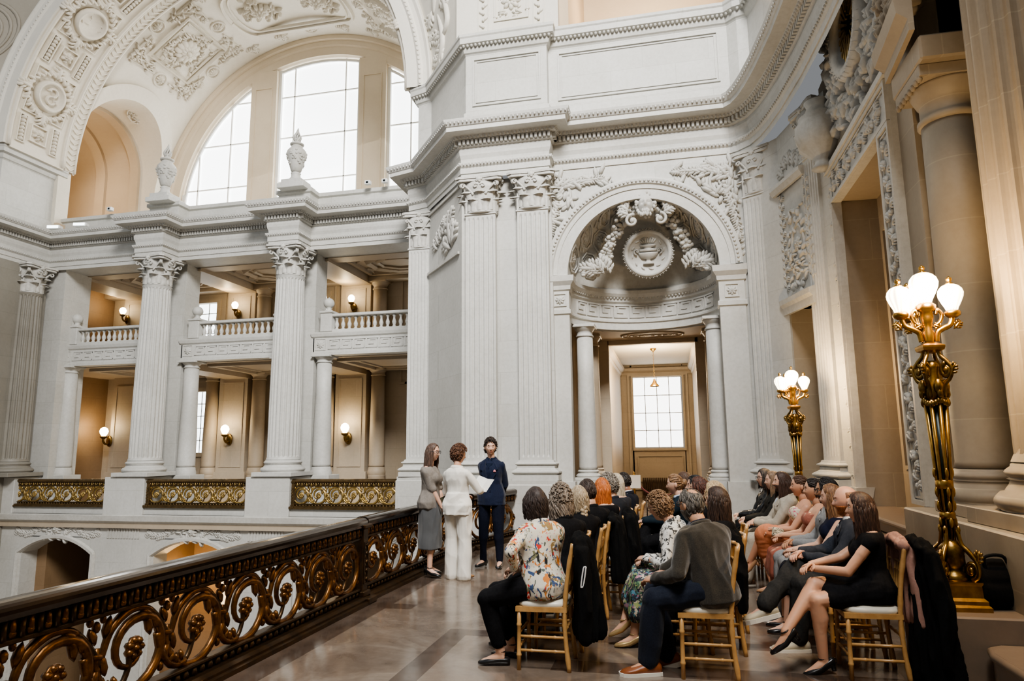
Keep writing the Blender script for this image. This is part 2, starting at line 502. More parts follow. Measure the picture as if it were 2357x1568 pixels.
def column(label, x, y, r=.41, r1=.365, z=(.98, 1.4, 6.25, 7.08), group=None, kind='fluted', ang=0, M=None):
    M = M or M_STONEP
    o = empty('column', label, 'column', (x, y, 0), ang, group, 'thing')
    k = ('c', r, r1, z, kind, M.name)
    if k not in _cache:
        b = MB(); attic(b, r, z[0], z[1]); s = MB(); c = MB()
        if kind == 'fluted':
            fluted(s, r, r1, z[1], z[2]); corinthian(c, r1 * .98, z[2], z[3] - z[2])
        else:
            s.lathe([(r * 1.05, z[1]), (r, z[1] + .06), (r, z[1] + (z[2] - z[1]) * .3), (r1 * 1.03, z[1] + (z[2] - z[1]) * .7), (r1, z[2])], 32)
            H = z[3] - z[2]
            c.lathe([(r1, 0), (r1 * 1.12, .03 * H), (r1 * 1.12, .12 * H), (r1, .16 * H), (r1, .45 * H), (r1 * 1.08, .48 * H), (r1 * 1.3, .72 * H), (r1 * 1.34, .76 * H)], 32, (0, 0, z[2]))
            c.bbox(-r1 * 1.4, r1 * 1.4, -r1 * 1.4, r1 * 1.4, z[2] + .76 * H, z[3], .008)
        _cache[k] = [link(n, m, mm, o).data for n, m, mm in (('base', b, M), ('shaft', s, M), ('capital', c, M_ORN if kind == 'fluted' else M))]
    else:
        for n, me in zip(('base', 'shaft', 'capital'), _cache[k]):
            q = bpy.data.objects.new(n, me); COL.objects.link(q); q.parent = o
    return o

# ------------------------------------------------------------------ the shell: floors
def quadbox(name, b, mat): m = MB(); m.box(*b); return struct(name, m, mat)
def floor_material():
    t = NT('polished marble floor'); p = t.pos()
    n1 = t.noise(p, 1.3, 7, .62, dist=1.2); n2 = t.noise(p, 9, 6, .65, dist=.6)
    base = t.ramp(n1, [(.3, (.135, .102, .078)), (.5, (.205, .163, .13)), (.68, (.275, .23, .19))])
    base = t.mix(.35, base, t.ramp(n2, [(.3, (.62, .58, .55)), (.65, (1, 1, 1))]), 'MULTIPLY')
    sp = t.new('ShaderNodeSeparateXYZ'); t.l.new(p, sp.inputs[0]); X, Y = sp.outputs[0], sp.outputs[1]
    def band(c, v0, v1): return t.math('MULTIPLY', t.math('GREATER_THAN', c, v0), t.math('LESS_THAN', c, v1))
    def AND(a, b): return t.math('MULTIPLY', a, b)
    def OR(a, b): return t.math('MAXIMUM', a, b)
    m = None
    # dark inlay bands: rectangles outlined on the floor
    for (x0, x1, y0, y1, w) in ((-2.05, 1.75, 3.2, 6.35, .2), (-1.75, 1.75, 6.95, 10.2, .2), (-1.75, 1.75, 10.8, 12.6, .16)):
        fr = AND(AND(band(X, x0, x1), band(Y, y0, y1)), t.math('SUBTRACT', 1.0, AND(band(X, x0 + w, x1 - w), band(Y, y0 + w, y1 - w))))
        m = fr if m is None else OR(m, fr)
    for (x0, x1, y0, y1) in ((-3.5, -2.98, 2, 13), (-3.3, -2.7, 7.0, 7.22), (-.95, 1.6, 5.35, 5.62)):
        m = OR(m, AND(band(X, x0, x1), band(Y, y0, y1)))
    dark = t.mix(1.0, base, (.46, .42, .41), 'MULTIPLY')
    t.col(t.mix(m, base, dark)).rough(t.ramp(n2, [(.3, (.11,) * 3), (.7, (.21,) * 3)]))
    t.b.inputs['Specular IOR Level'].default_value = .85
    return t.m
M_FLOOR = floor_material()
m = MB(); m.box(-3.42, 3.6, -3, 24, -.25, 0); struct('floor', m, M_FLOOR)
m = MB(); m.box(-19.2, -5.0, 15.75, 21, -.35, 0); struct('floor_gallery', m, M_WARMP)
m = MB(); m.box(-24, -3.2, -3, 19.5, -5.6, -5.2); struct('floor_lower', m, stone('lower hall marble', (.5, .43, .36), (.6, .53, .46), joints=False, rough=.25))
m = MB(); m.box(-3.44, -3.36, -3, 13.2, -5.2, -.0); struct('wall_balcony', m, M_STONE)

# ------------------------------------------------------------------ entablature running round the rotunda
cx0 = -11.95
chain_mid = [(-5.75, 16.5), (-5.75, 14.55), (-5.25, 14.4), (-3.93, 12.75), (-2.1, 12.75), (-2.1, 13.05), (1.38, 13.05)]
curve = [(1.5, 12.98), (1.72, 12.75), (1.86, 12.4), (1.96, 12.0), (2.07, 11.4), (2.2, 10.4), (2.3, 9.2), (2.36, 8.0), (2.4, 6), (2.4, -2.8)]
far_line = [(-18.15, 16.5), (-14.5, 16.5), (-14.5, 15.85), (-13.62, 15.85), (-13.62, 16.5), (-10.3, 16.5), (-10.3, 15.85), (-9.42, 15.85), (-9.42, 16.5), (-5.75, 16.5)]
left_chain = [(-23.5, 12.75), (-19.97, 12.75), (-18.65, 14.4), (-18.15, 14.55), (-18.15, 16.5)]
ENT = [(0, 7.08), (0, 7.19), (.02, 7.19), (.02, 7.31), (.05, 7.34), (.07, 7.39), (.07, 7.41), (.0, 7.43), (.01, 7.5), (.04, 7.58), (.05, 7.66), (.03, 7.73), (.08, 7.75), (.08, 7.87),
       (.16, 7.88), (.2, 7.94), (.4, 7.95), (.4, 8.04), (.42, 8.05), (.47, 8.13), (.48, 8.18), (-.2, 8.2)]
def entab(name, path, extra=None):
    m = MB(); m.sweep(path, ENT, caps=True)
    bars(m, offpath(path, .07), 0, 7.77, 7.865, .085, .05, dep=.075)
    eggs(m, offpath(path, .175), 0, 7.905, .075, .026)
    eggs(m, offpath(path, .455), 0, 8.105, .085, .022)
    eggs(m, offpath(path, .07), 0, 7.365, .07, .018)
    return struct(name, m, M_STONEP)
entab('trim_cornice_centre', chain_mid + curve)
entab('trim_cornice_gallery', far_line)
entab('trim_cornice_left', left_chain)

# attic parapet above the cornice, with raised panels
ATT = [(0, 8.15), (0, 8.62), (-.05, 8.66), (-.05, 9.95), (-.03, 9.98), (0, 10.0), (.02, 10.06), (.03, 10.12), (.12, 10.15), (.12, 10.27), (.14, 10.3), (.14, 10.36), (-.4, 10.38)]
att_path = [(-5.7, 16.8), (-5.7, 14.75), (-5.3, 14.62), (-3.93, 12.95), (-2.1, 12.95), (-2.1, 13.15), (1.45, 13.15), (1.62, 13.0), (1.8, 12.95), (1.9, 12.6), (2.1, 11.8), (2.28, 10.6), (2.35, 9), (2.45, -2.8)]
m = MB(); m.sweep(att_path, ATT); eggs(m, offpath(att_path, .07), 0, 10.13, .085, .035)
m.v and struct('trim_attic_centre', m, M_STONE)
m = MB()
for (x0, x1, y) in ((-3.75, -2.28, 13.0), (-1.95, 1.3, 13.2)):
    o = MB(); frame(o, x0, x1, 8.78, 9.86, .035, .03); frame(o, x0 + .07, x1 - .07, 8.85, 9.79, .02, .02); m.merge(o, fn=plane((0, y, 0), (1, 0, 0)))
struct('trim_attic_panels', m, M_STONEP)
m = MB(); la = [(-23, 12.95), (-19.97, 12.95), (-18.6, 14.62), (-18.2, 14.75), (-18.2, 16.8)]; m.sweep(la, ATT); struct('trim_attic_left', m, M_STONE)
# low parapet over the gallery cornice
m = MB(); m.sweep([(-18.2, 16.75), (-14.6, 16.75), (-14.6, 16.3), (-13.55, 16.3), (-13.55, 16.75), (-10.4, 16.75), (-10.4, 16.3), (-9.35, 16.3), (-9.35, 16.75), (-5.7, 16.75)], [(-.3, 8.15), (0, 8.15), (0, 8.28), (-.04, 8.3), (-.04, 8.66), (.02, 8.7), (.02, 8.8), (-.3, 8.8)]); struct('trim_gallery_parapet', m, M_STONE)

# ------------------------------------------------------------------ walls under the entablature
def wallsweep(name, path, z0, z1, mat, th=.3): m = MB(); m.sweep(path, [(-th, z0), (0, z0), (0, z1), (-th, z1)]); return struct(name, m, mat)
wallsweep('wall_return', [(-5.75, 16.6), (-5.75, 14.62), (-5.25, 14.55), (-5.12, 14.42)], -5.2, 7.08, M_STONE, .2)
wallsweep('wall_chamfer', [(-5.21, 14.42), (-3.93, 12.8)], -5.2, 7.08, M_STONE, .3)
wallsweep('wall_centre', [(-3.93, 12.92), (-2.1, 12.92)], -5.2, 7.08, M_STONE, .3)
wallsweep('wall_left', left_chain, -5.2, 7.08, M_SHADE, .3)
# plinth of the pilasters
m = MB(); PL = [(0, 0), (0, .95), (-.02, .97), (-.02, 1.04), (-.3, 1.04)]
m.sweep([(-5.9, 16.4), (-5.9, 14.3), (-5.22, 14.28), (-5.05, 14.15), (-4.05, 12.95), (-4.02, 12.6), (-2.02, 12.6), (-2.02, 13.0)], PL); struct('baseboard_centre', m, M_STONE)
# niche bay with its arched opening
NX, NZ, NR, NY = -.38, 5.0, 1.46, 13.05
m = MB()
def archwall(m, x0, x1, z0, z1, cx, zs, r, y, th, n=32):
    m.box(x0, cx - r, y, y + th, z0, zs); m.box(cx + r, x1, y, y + th, z0, zs)
    for i in range(n):
        a, b = pi - pi * i / n, pi - pi * (i + 1) / n
        p = [(cx + r * cos(a), zs + r * sin(a)), (cx + r * cos(b), zs + r * sin(b))]
        def outer(q, ang):
            return (max(x0, min(x1, q)), z1)
        c = cos(a); d = cos(b)
        o = [(cx + (x1 - cx if c > 0 else cx - x0) * c, z1), (cx + (x1 - cx if d > 0 else cx - x0) * d, z1)]
        m.add([(p[0][0], y, p[0][1]), (p[1][0], y, p[1][1]), (o[1][0], y, o[1][1]), (o[0][0], y, o[0][1]), (p[0][0], y + th, p[0][1]), (p[1][0], y + th, p[1][1])], [(0, 1, 2, 3), (1, 0, 4, 5)])
    m.add([(x0, y, zs), (cx - r, y, zs), (x0, y, z1)], [(0, 1, 2)]); m.add([(cx + r, y, zs), (x1, y, zs), (x1, y, z1)], [(0, 1, 2)])
archwall(m, -2.12, 1.5, 0, 7.08, NX, NZ, NR, NY, .12); struct('wall_niche', m, M_STONE)
# archivolt round the niche
m = MB()
def archring(m, cx, zs, y, prof, a0=0, a1=pi, n=48):
    """profile (radius, outward) swept round an arch in the xz plane; outward = -y"""
    k = len(prof); v = []; f = []
    for i in range(n + 1):
        a = a0 + (a1 - a0) * i / n
        for (r, o) in prof: v.append((cx + r * cos(a), y - o, zs + r * sin(a)))
    for i in range(n):
        for j in range(k - 1): f.append((i * k + j, i * k + j + 1, (i + 1) * k + j + 1, (i + 1) * k + j))
    m.add(v, f)
archring(m, NX, NZ, NY, [(1.44, -.1), (1.44, .03), (1.64, .03), (1.64, .05), (1.72, .055), (1.74, .09), (1.82, .1), (1.86, .09), (1.86, 0)])
for i in range(70):
    a = pi * (i + .5) / 70; m.ell((NX + 1.78 * cos(a), NY - .1, NZ + 1.78 * sin(a)), .026, 6, 4)
struct('trim_niche_arch', m, M_STONEP)
# spandrel foliage
for sg in (-1, 1):
    m = MB(); o = MB()
    cx = NX + sg * 1.72; cz = 6.72
    spiral(o, cx - sg * .12, cz - .1, .3, pi / 2, 1.5, sg, .035); spiral(o, cx - sg * .62, cz + .17, .16, 0, 1.3, -sg, .022)
    for k in range(9):
        t = k / 8; acan(o, cx - sg * (.0 + .95 * t) + sg * .08, cz + .02 + .2 * t, pi / 2 + sg * (.6 + 1.1 * t), .34 - .12 * t, .05)
    for k in range(8):
        t = k / 7; acan(o, cx + sg * (.06 + .05 * t), cz - .15 - .95 * t, -pi / 2 - sg * (.7 - .8 * t), .32 - .12 * t, .05)
    for k in range(5): petal(o, cx + sg * .1, cz - 1.05 - .13 * k, .2 + .1 * k, .2, .1, .04)
    scatter(o, lambda x, y: hypot(x - NX, y - NZ) > 1.95 and abs(x - NX) < 1.84 and (x - NX) * sg > .5, (NX - 1.85, NX + 1.85, 5.4, 7.0), 420, .24, .045, 31)
    m.merge(o, fn=plane((0, NY - .02, 0), (1, 0, 0))); r_ = link('spandrel_relief', m, M_ORN); tag(r_, 'carved leafy scroll relief in the %s corner above the niche arch' % ('left' if sg < 0 else 'right'), 'relief', 'spandrel reliefs', 'thing')
# half dome
def dome(th, ph, h=0): # th 0..pi in plan, ph 0..pi/2
    r = NR - h
    return (NX + r * cos(th) * cos(ph), NY + .1 + r * sin(th) * cos(ph), NZ + r * sin(ph))
m = MB(); m.grid(lambda u, v: dome(pi * u, pi / 2 * v), 36, 18); struct('wall_niche_dome', m, M_ORN)
m = MB()
def octa(m, fn, cu, cv, r, w, h, n=8, ph=pi / 8):
    P = [(cu + r * cos(2 * pi * i / n + ph), cv + r * sin(2 * pi * i / n + ph)) for i in range(n)]
    m.tube([fn(*p, h) for p in P], w, 4, closed=True, smooth=False)
    m.tube([fn(cu + (p[0] - cu) * .78, cv + (p[1] - cv) * .78, h * .5) for p in P], w * .7, 4, closed=True, smooth=False)
dfn = lambda u, v, h: dome(pi / 2 + u / (NR * max(.35, cos(v / NR))), v / NR, h)
for row, (v, us, r) in enumerate(((.42, (-1.95, -1.3, 1.3, 1.95), .27), (.98, (-1.5, -.95, .95, 1.5), .25), (1.5, (-.95, -.5, .5, .95), .19))):
    for u in us:
        octa(m, dfn, u * cos(v / NR) if False else u, v, r, .022, .02); o = MB(); rosette(o, u, v, r * .55, .035); m.merge(o, fn=dfn)
    for u in us:
        octa(m, dfn, u + (.34 if u < 0 else -.34), v + .3, .1, .016, .02, 4, pi / 4)
r_ = link('dome_coffers', m, M_ORN); r_.name = 'trim_dome_coffers'; r_['kind'] = 'structure'
# medallion with an urn relief, standing forward of the dome
med = empty('medallion', 'round stone medallion carved with a two-handled urn inside the niche', 'medallion', (0, 0, 0), kind='thing')
mp0 = plane((NX + .12, NY + .68, 5.52), (1, 0, 0), (0, -.22, 1)); mp = lambda u, v, h: mp0(u * .84, v * .84, h)
m = MB(); o = MB()
o.lathe([(.0, .0), (.46, 0), (.47, .03), (.49, .05), (.54, .055), (.57, .03), (.58, -.12)], 48, (0, 0, 0)); m.merge(o, fn=mp); link('disc', m, M_STONEP, med)
m = MB(); o = MB()
for pr, z in (([(0, -.3), (.16, -.3), (.14, -.26), (.06, -.22), (.06, -.16), (.2, -.12), (.27, -.02), (.28, .02), (.24, .03)], 0), ([(.24, .05), (.24, .12), (.1, .14), (.1, .17), (.22, .2), (.22, .24), (.0, .25)], 0)):
    L = MB(); L.lathe(pr, 20); o.merge(L, fn=lambda x, y, z: (x, z, -y * .25 + .02))
for sg in (-1, 1): spiral(o, sg * .31, .06, .09, -pi / 2, 1.2, sg, .02, .03)
for k in range(7): petal(o, -.12 + .04 * k, .26, pi / 2 + (k - 3) * -.22, .2, .07, .03)
for k in range(12): petal(o, .42 * cos(k * .52), .42 * sin(k * .52), k * .52 + 1.4, .16, .05, .02)
m.merge(o, fn=lambda x, y, z: mp(x * .86, y * .86, z)); link('urn_relief', m, M_ORN, med)
m = MB(); o = MB(); wreath(o, 0, 0, .55, .09, 44, .03); m.merge(o, fn=mp); link('leaf_rim', m, M_ORN, med)
# garland swags
for sg, wd in ((-1, 'left'), (1, 'right')):
    m = MB(); rg = random.Random(3 + sg)
    P = [(.14, 6.3, .2), (.45, 6.14, .36), (.68, 5.8, .55), (.86, 5.45, .66), (1.05, 5.2, .6), (1.22, 5.12, .45)]
    pts = []
    for i in range(len(P) - 1):
        for k in range(7): 
            t = k / 7; pts.append([P[i][j] * (1 - t) + P[i + 1][j] * t for j in range(3)])
    for p in pts:
        for _ in range(7):
            a = rg.uniform(0, 6.28); rr = rg.uniform(.03, .12)
            m.ell((NX + .1 + sg * p[0] + rr * cos(a), NY + p[2] - rg.uniform(0, .08), p[1] + rr * sin(a)), (.055, .05, .045), 6, 4)
    for k in range(9): 
        L = MB(); acan(L, 0, 0, 0, .36, .03)
        m.merge(L, fn=plane((NX + .1 + sg * (.72 + .04 * k), NY + .5 - .02 * k, 5.08 + .05 * (k % 3)), (sg * cos(1.2 - .13 * k), .1, sin(1.2 - .13 * k)), (-sg * sin(1.2 - .13 * k), -.4, cos(1.2 - .13 * k))))
    g_ = link('garland', m, M_ORN); tag(g_, 'carved stone fruit garland hanging on the %s side of the niche medallion' % wd, 'garland', 'niche garlands', 'thing')
# bearded mask at the crown
m = MB()
def maskf(u, v):
    a = -pi / 2 + pi * u; b = -pi / 2 + pi * v
    x, y, z = sin(a) * cos(b), -cos(a) * cos(b), sin(b)
    x *= .19; z *= .27; y *= .2
    fx, fz = x / .19, z / .27
    y -= .07 * math.exp(-((fx / .2) ** 2 + ((fz + .02) / .22) ** 2)) + .04 * math.exp(-(((fz - .25) / .12) ** 2)) * (abs(fx) < .8)
    y += .05 * math.exp(-(((abs(fx) - .38) / .18) ** 2 + ((fz - .1) / .12) ** 2))
    y -= .03 * math.exp(-(((abs(fx) - .4) / .2) ** 2 + ((fz + .2) / .15) ** 2))
    y += .03 * math.exp(-((fx / .3) ** 2 + ((fz + .4) / .07) ** 2))
    return (NX + .12 + x * .8, NY + .08 + y * .8, 6.33 + z * .8)
m.grid(maskf, 24, 24)
rg = random.Random(5)
for k in range(46):
    a = rg.uniform(0, 2 * pi); rr = 1.0; x = .2 * cos(a); z = .27 * sin(a)
    m.ell((NX + .12 + x * .8 * rg.uniform(.9, 1.2), NY + .06 - rg.uniform(0, .07), 6.33 + z * .8 * rg.uniform(.85, 1.15)), (.036, .04, .05), 6, 4)
for k in range(14): m.ell((NX + .12 + rg.uniform(-.1, .1), NY - .08, 6.15 + rg.uniform(-.06, .06)), (.028, .035, .048), 6, 4)
L = MB()
for sg in (-1, 1):
    spiral(L, sg * .27, -.3, .13, pi / 2, 1.3, -sg, .035, 0)
    for k in range(5): acan(L, sg * .3, -.2 + .08 * k, pi / 2 - sg * (1.1 - .22 * k), .3, .05)
for k in range(5): petal(L, 0, .38, pi / 2 + (k - 2) * .6, .22, .08, .05)
m.merge(L, fn=plane((NX + .12, NY + .06, 6.33), (1, 0, 0)))
k_ = link('stone_mask', m, M_ORN); tag(k_, 'carved bearded head crowning the medallion at the top of the niche', 'carved head', kind='thing')
# ring entablature of the niche, its greek key and the impost blocks
m = MB()
arc = [(NX - NR * cos(pi * i / 28), NY + .1 + NR * sin(pi * i / 28)) for i in range(29)]
NP = [(0, 4.1), (0, 4.24), (.03, 4.26), (.03, 4.3), (.0, 4.32), (.0, 4.66), (.04, 4.7), (.04, 4.76), (.09, 4.8), (.13, 4.86), (.14, 4.93), (.0, 5.0)]
m.sweep(arc, [(-.12, 4.08), (-.12, 4.1)] + NP); eggs(m, offpath(arc, .06), 0, 4.78, .07, .026)
L = MB(); key(L, .55, pi * NR - .55, 4.36, 4.64, .03, .015)
m.merge(L, fn=lambda u, v, h: (NX - (NR - h) * cos(u / NR), NY + .1 + (NR - h) * sin(u / NR), v)); struct('trim_niche_ring', m, M_STONEP)
m = MB()
for sg in (-1, 1):
    xa, xb = (NX - 1.78, NX - 1.42) if sg < 0 else (NX + 1.4, NX + 1.86)
    m.sweep([(xa, NY + .2), (xa, NY - .04), (xb, NY - .04), (xb, NY + .2)], [(0, 1.0), (0, 4.2), (.03, 4.22), (.03, 4.3), (0, 4.32), (0, 4.68), (.03, 4.7), (.04, 4.78), (.1, 4.86), (.11, 4.97), (-.1, 5.0)])
    L = MB(); frame(L, (xa + xb) / 2 - .13, (xa + xb) / 2 + .13, 4.37, 4.63, .02, .02); rosette(L, (xa + xb) / 2, 4.5, .1, .03); m.merge(L, fn=plane((0, NY - .04, 0), (1, 0, 0)))
    m.box(xa - .04, xb + .04, NY - .08, NY + .2, 0, 1.0)
struct('trim_niche_piers', m, M_STONEP)
# vestibule, corridor, end window
m = MB()
for sg in (-1, 1):
    x = NX + sg * 1.62; m.box(min(x, x + sg * .3), max(x, x + sg * .3), NY + .1, 16.05, 0, 4.3)
m.box(NX - 1.7, NX - .93, 16.0, 16.15, 0, 4.4); m.box(NX + 1.04, NX + 1.7, 16.0, 16.15, 0, 4.4); m.box(NX - .95, NX + 1.1, 16.0, 16.15, 4.0, 4.4)
struct('wall_vestibule', m, M_WARM)
m = MB()
for i in range(16):
    xa, xb = NX - 1.9 + 3.8 * i / 16, NX - 1.9 + 3.8 * (i + 1) / 16; ya = NY + .1 + max(sqrt(max(0, 1.6 ** 2 - (q - NX) ** 2)) for q in (xa, xb)); m.box(xa, xb, ya, 16.1, 4.1, 4.3)
L = MB(); ringt(L, 0, 0, .75, .03, 0, 48, .8); ringt(L, 0, 0, .5, .02, 0, 36, .8); rinceau(L, -.6, .6, 0, .2, .02); m.merge(L, fn=lambda u, v, h: (NX + .1 + u * .9, 15.35 + v * .7, 4.1 - h)); struct('ceiling_vestibule', m, M_WARMP)
m = MB()
m.box(-1.75, -1.5, 16.1, 23, 0, 4.4); m.box(.8, 1.05, 16.1, 23, 0, 4.4)
m.box(-1.6, -1.15, 23, 23.2, 0, 4.4); m.box(.47, .9, 23, 23.2, 0, 4.4); m.box(-1.2, .5, 23, 23.2, 0, 1.58); m.box(-1.2, .5, 23, 23.2, 3.9, 4.4)
m.sweep([(-1.5, 16.2), (-1.5, 22.98), (.8, 22.98), (.8, 16.2)], [(0, 3.95), (.04, 4.0), (.04, 4.05), (.12, 4.12), (.14, 4.2), (0, 4.25)])
L = MB(); frame(L, -1.3, .65, .25, 4.0, .06, .05); frame(L, -1.18, .53, 1.5, 3.98, .07, .07); frame(L, -1.05, .4, .5, 1.35, .04, .03); m.merge(L, fn=plane((0, 22.98, 0), (1, 0, 0)))
struct('wall_corridor', m, M_WARM)
m = MB(); m.box(-1.75, 1.05, 16.1, 23.2, 4.3, 4.45); struct('ceiling_corridor', m, M_VAULT)
w_ = empty('window_1', 'tall bright gridded window at the far end of the corridor', 'window', kind='structure')
m = MB(); m.box(-1.13, .43, 23.06, 23.08, 1.6, 3.9); link('pane', m, M_SKY, w_)
m = MB()
for k in range(5): x = -1.13 + 1.56 * k / 4; m.box(x - .012, x + .012, 23.03, 23.06, 1.6, 3.9)
for z in (1.6, 2.15, 2.72, 3.3, 3.9): m.box(-1.13, .43, 23.03, 23.06, z - .012, z + .012)
link('glazing_bars', m, M_MUNT, w_)

# ------------------------------------------------------------------ pilasters and columns of the near block
G1 = 'fluted pilasters of the niche wall'
pilaster('tall fluted pilaster, left one of the pair beside the niche', -3.53, 12.76, group=G1)
pilaster('tall fluted pilaster nearest the left edge of the niche', -2.46, 12.76, group=G1)
pilaster('fluted pilaster at the far end of the slanted wall, beside the gallery', -5.45, 14.42, w=.52, group=G1, z=(1.04, 1.41, 6.2, 7.08))
pilaster('fluted pilaster right of the niche where the wall begins to curve', 1.74, 12.72, -.6, w=.5, group=G1, z=(1.04, 1.41, 6.2, 7.08))
pilaster('fluted pilaster lit warm beside the carved doorway frame', 2.36, 11.2, -1.3, w=.5, group=G1, z=(1.04, 1.41, 6.2, 7.08))
G2 = 'fluted columns of the gallery'
column('tall fluted gallery column under the left urn', -14.03, 16.25, group=G2)
column('tall fluted gallery column under the right urn', -9.83, 16.25, group=G2)
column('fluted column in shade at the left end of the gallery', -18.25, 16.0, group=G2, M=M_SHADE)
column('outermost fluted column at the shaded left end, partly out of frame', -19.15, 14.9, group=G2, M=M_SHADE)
# chamfer relief panel and band
m = MB(); o = MB()
o.box(0, 1.95, 5.55, 5.6, 0, .04); o.box(0, 1.95, 6.95, 7.0, 0, .03)
acan(o, 1.5, 5.8, pi / 2 + .3, .8, .06); acan(o, 1.5, 5.8, pi / 2 - .4, .6, .06); acan(o, 1.45, 5.8, pi / 2 + 1.1, .6, .06)
for k in range(7): acan(o, .6 + .13 * k, 6.0 + .06 * k, pi / 2 + .9 - .25 * k, .42, .05)
spiral(o, .75, 6.25, .22, 0, 1.4, 1, .03); rosette(o, 1.05, 6.5, .16, .05)
m.merge(o, fn=plane((-5.21, 14.40, 0), (1.28, -1.62, 0)))
r_ = link('chamfer_relief', m, M_ORN); tag(r_, 'leafy carved relief on the slanted wall between two pilasters', 'relief', kind='thing')
# tuscan columns in the niche mouth
G3 = 'plain columns of the niche mouth'
for lab, x, y in (('plain round column at the left inside the niche', -1.6, 13.75), ('plain round column at the right inside the niche', .93, 13.55), ('plain column in shade behind the left niche column', -1.62, 15.1), ('plain column in shade behind the right niche column', .98, 15.0)):
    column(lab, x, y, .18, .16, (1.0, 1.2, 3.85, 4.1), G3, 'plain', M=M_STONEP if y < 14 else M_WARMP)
m = MB()
for x, y in ((-1.6, 13.75), (.93, 13.55), (-1.62, 15.1), (.98, 15.0)): m.box(x - .26, x + .26, y - .26, y + .26, 0, 1.0)
struct('trim_niche_plinths', m, M_STONEP)
# ------------------------------------------------------------------ gallery behind the columns
m = MB()
for x in (-14.03, -9.83): m.box(x - .38, x + .38, 16.95, 17.55, 0, 7.1)
m.box(-18.3, -17.6, 16.6, 17.55, 0, 7.1); m.box(-5.9, -5.4, 16.6, 17.55, 0, 7.1)
struct('wall_gallery_piers', m, M_STONE)
m = MB()
for x, w in ((-14.2, .62), (-9.95, .62), (-18.5, .72), (-5.75, .72)): m.bbox(x - w, x + w, 15.75, 16.9, -.05, .97, .012)
m.box(-18.2, -5.7, 15.82, 16.15, -.04, .18)
struct('trim_gallery_pedestals', m, M_STONE)
m = MB(); m.box(-18.2, -5.7, 16.52, 17.5, 7.1, 8.2); struct('trim_gallery_beam', m, M_STONEP)
for i, xc in enumerate((-16.15, -11.93, -7.73)):
    x0, x1 = xc - 1.75, xc + 1.75
    b_ = empty('balcony', ('mezzanine balcony in the leftmost gallery bay', 'mezzanine balcony in the middle gallery bay between the two urn columns', 'mezzanine balcony in the right gallery bay beside the slanted wall')[i], 'balcony', (0, 0, 0), 0, 'mezzanine balconies of the gallery', 'thing')
    m = MB(); m.sweep([(x0, 17.5), (x0, 16.95), (x1, 16.95), (x1, 17.5)], [(-.3, 4.2), (.03, 4.2), (.03, 4.28), (0, 4.3), (0, 4.68), (.04, 4.72), (.06, 4.8), (.06, 4.84), (-.3, 4.86)])
    L = MB(); key(L, x0 + .45, x1 - .45, 4.36, 4.64, .03, .015)
    for xx in (x0 + .22, x1 - .22): rosette(L, xx, 4.5, .12, .03); frame(L, xx - .16, xx + .16, 4.34, 4.66, .015, .015)
    m.merge(L, fn=plane((0, 16.95, 0), (1, 0, 0))); link('slab', m, M_STONEP, b_)
    m = MB(); m.bbox(x0 + .5, x1 - .5, 16.98, 17.24, 5.28, 5.36, .015); link('rail', m, M_STONEP, b_)
    m = MB(); m.box(x0 + .5, x1 - .5, 17.0, 17.22, 4.86, 4.92); link('plinth', m, M_STONEP, b_)
    for xx in (x0 + .36, x1 - .36):
        m = MB(); m.bbox(xx - .17, xx + .17, 16.94, 17.28, 4.86, 5.42, .012); m.bbox(xx - .2, xx + .2, 16.91, 17.31, 5.38, 5.44, .01); p_ = link('post', m, M_STONEP, b_)
        m = MB(); m.lathe([(.14, 5.44), (.1, 5.48), (.06, 5.52), (.09, 5.54)] + [(.15 * cos(-pi / 2.6 + t * (pi / 2 + pi / 2.6) / 10), 5.68 + .15 * sin(-pi / 2.6 + t * (pi / 2 + pi / 2.6) / 10)) for t in range(11)] + [(.02, 5.84), (.0, 5.86)], 16, (xx, 17.1, 0)); link('ball_finial', m, M_STONEP, p_)
    bl = MB(); bl.lathe([(.05, 0), (.05, .03), (.03, .05), (.055, .11), (.058, .15), (.028, .24), (.03, .29), (.05, .31), (.05, .36)], 10)
    k = 13; me = None
    for j in range(k):
        xx = x0 + .62 + (x1 - x0 - 1.24) * j / (k - 1)
        if me is None: q = link('baluster', bl, M_STONEP, b_, (xx, 17.1, 4.92)); me = q.data
        else: q = bpy.data.objects.new('baluster', me); COL.objects.link(q); q.parent = b_; q.location = (xx, 17.1, 4.92)
    for j, xx in enumerate((x0 + .28, x1 - .28)):
        column(('plain column carrying the left end of the %s', 'plain column carrying the right end of the %s')[j] % ('leftmost balcony', 'middle balcony', 'right balcony')[i], xx, 17.1, .24, .2, (.0, 1.2, 4.0, 4.2), 'plain columns under the mezzanine', 'plain')
m = MB()
for xc in (-16.15, -11.93, -7.73):
    for s in (-1, 1): m.bbox(xc + s * 1.47 - .38, xc + s * 1.47 + .38, 16.8, 17.42, .0, .98, .01)
struct('trim_mezzanine_plinths', m, M_STONEP)
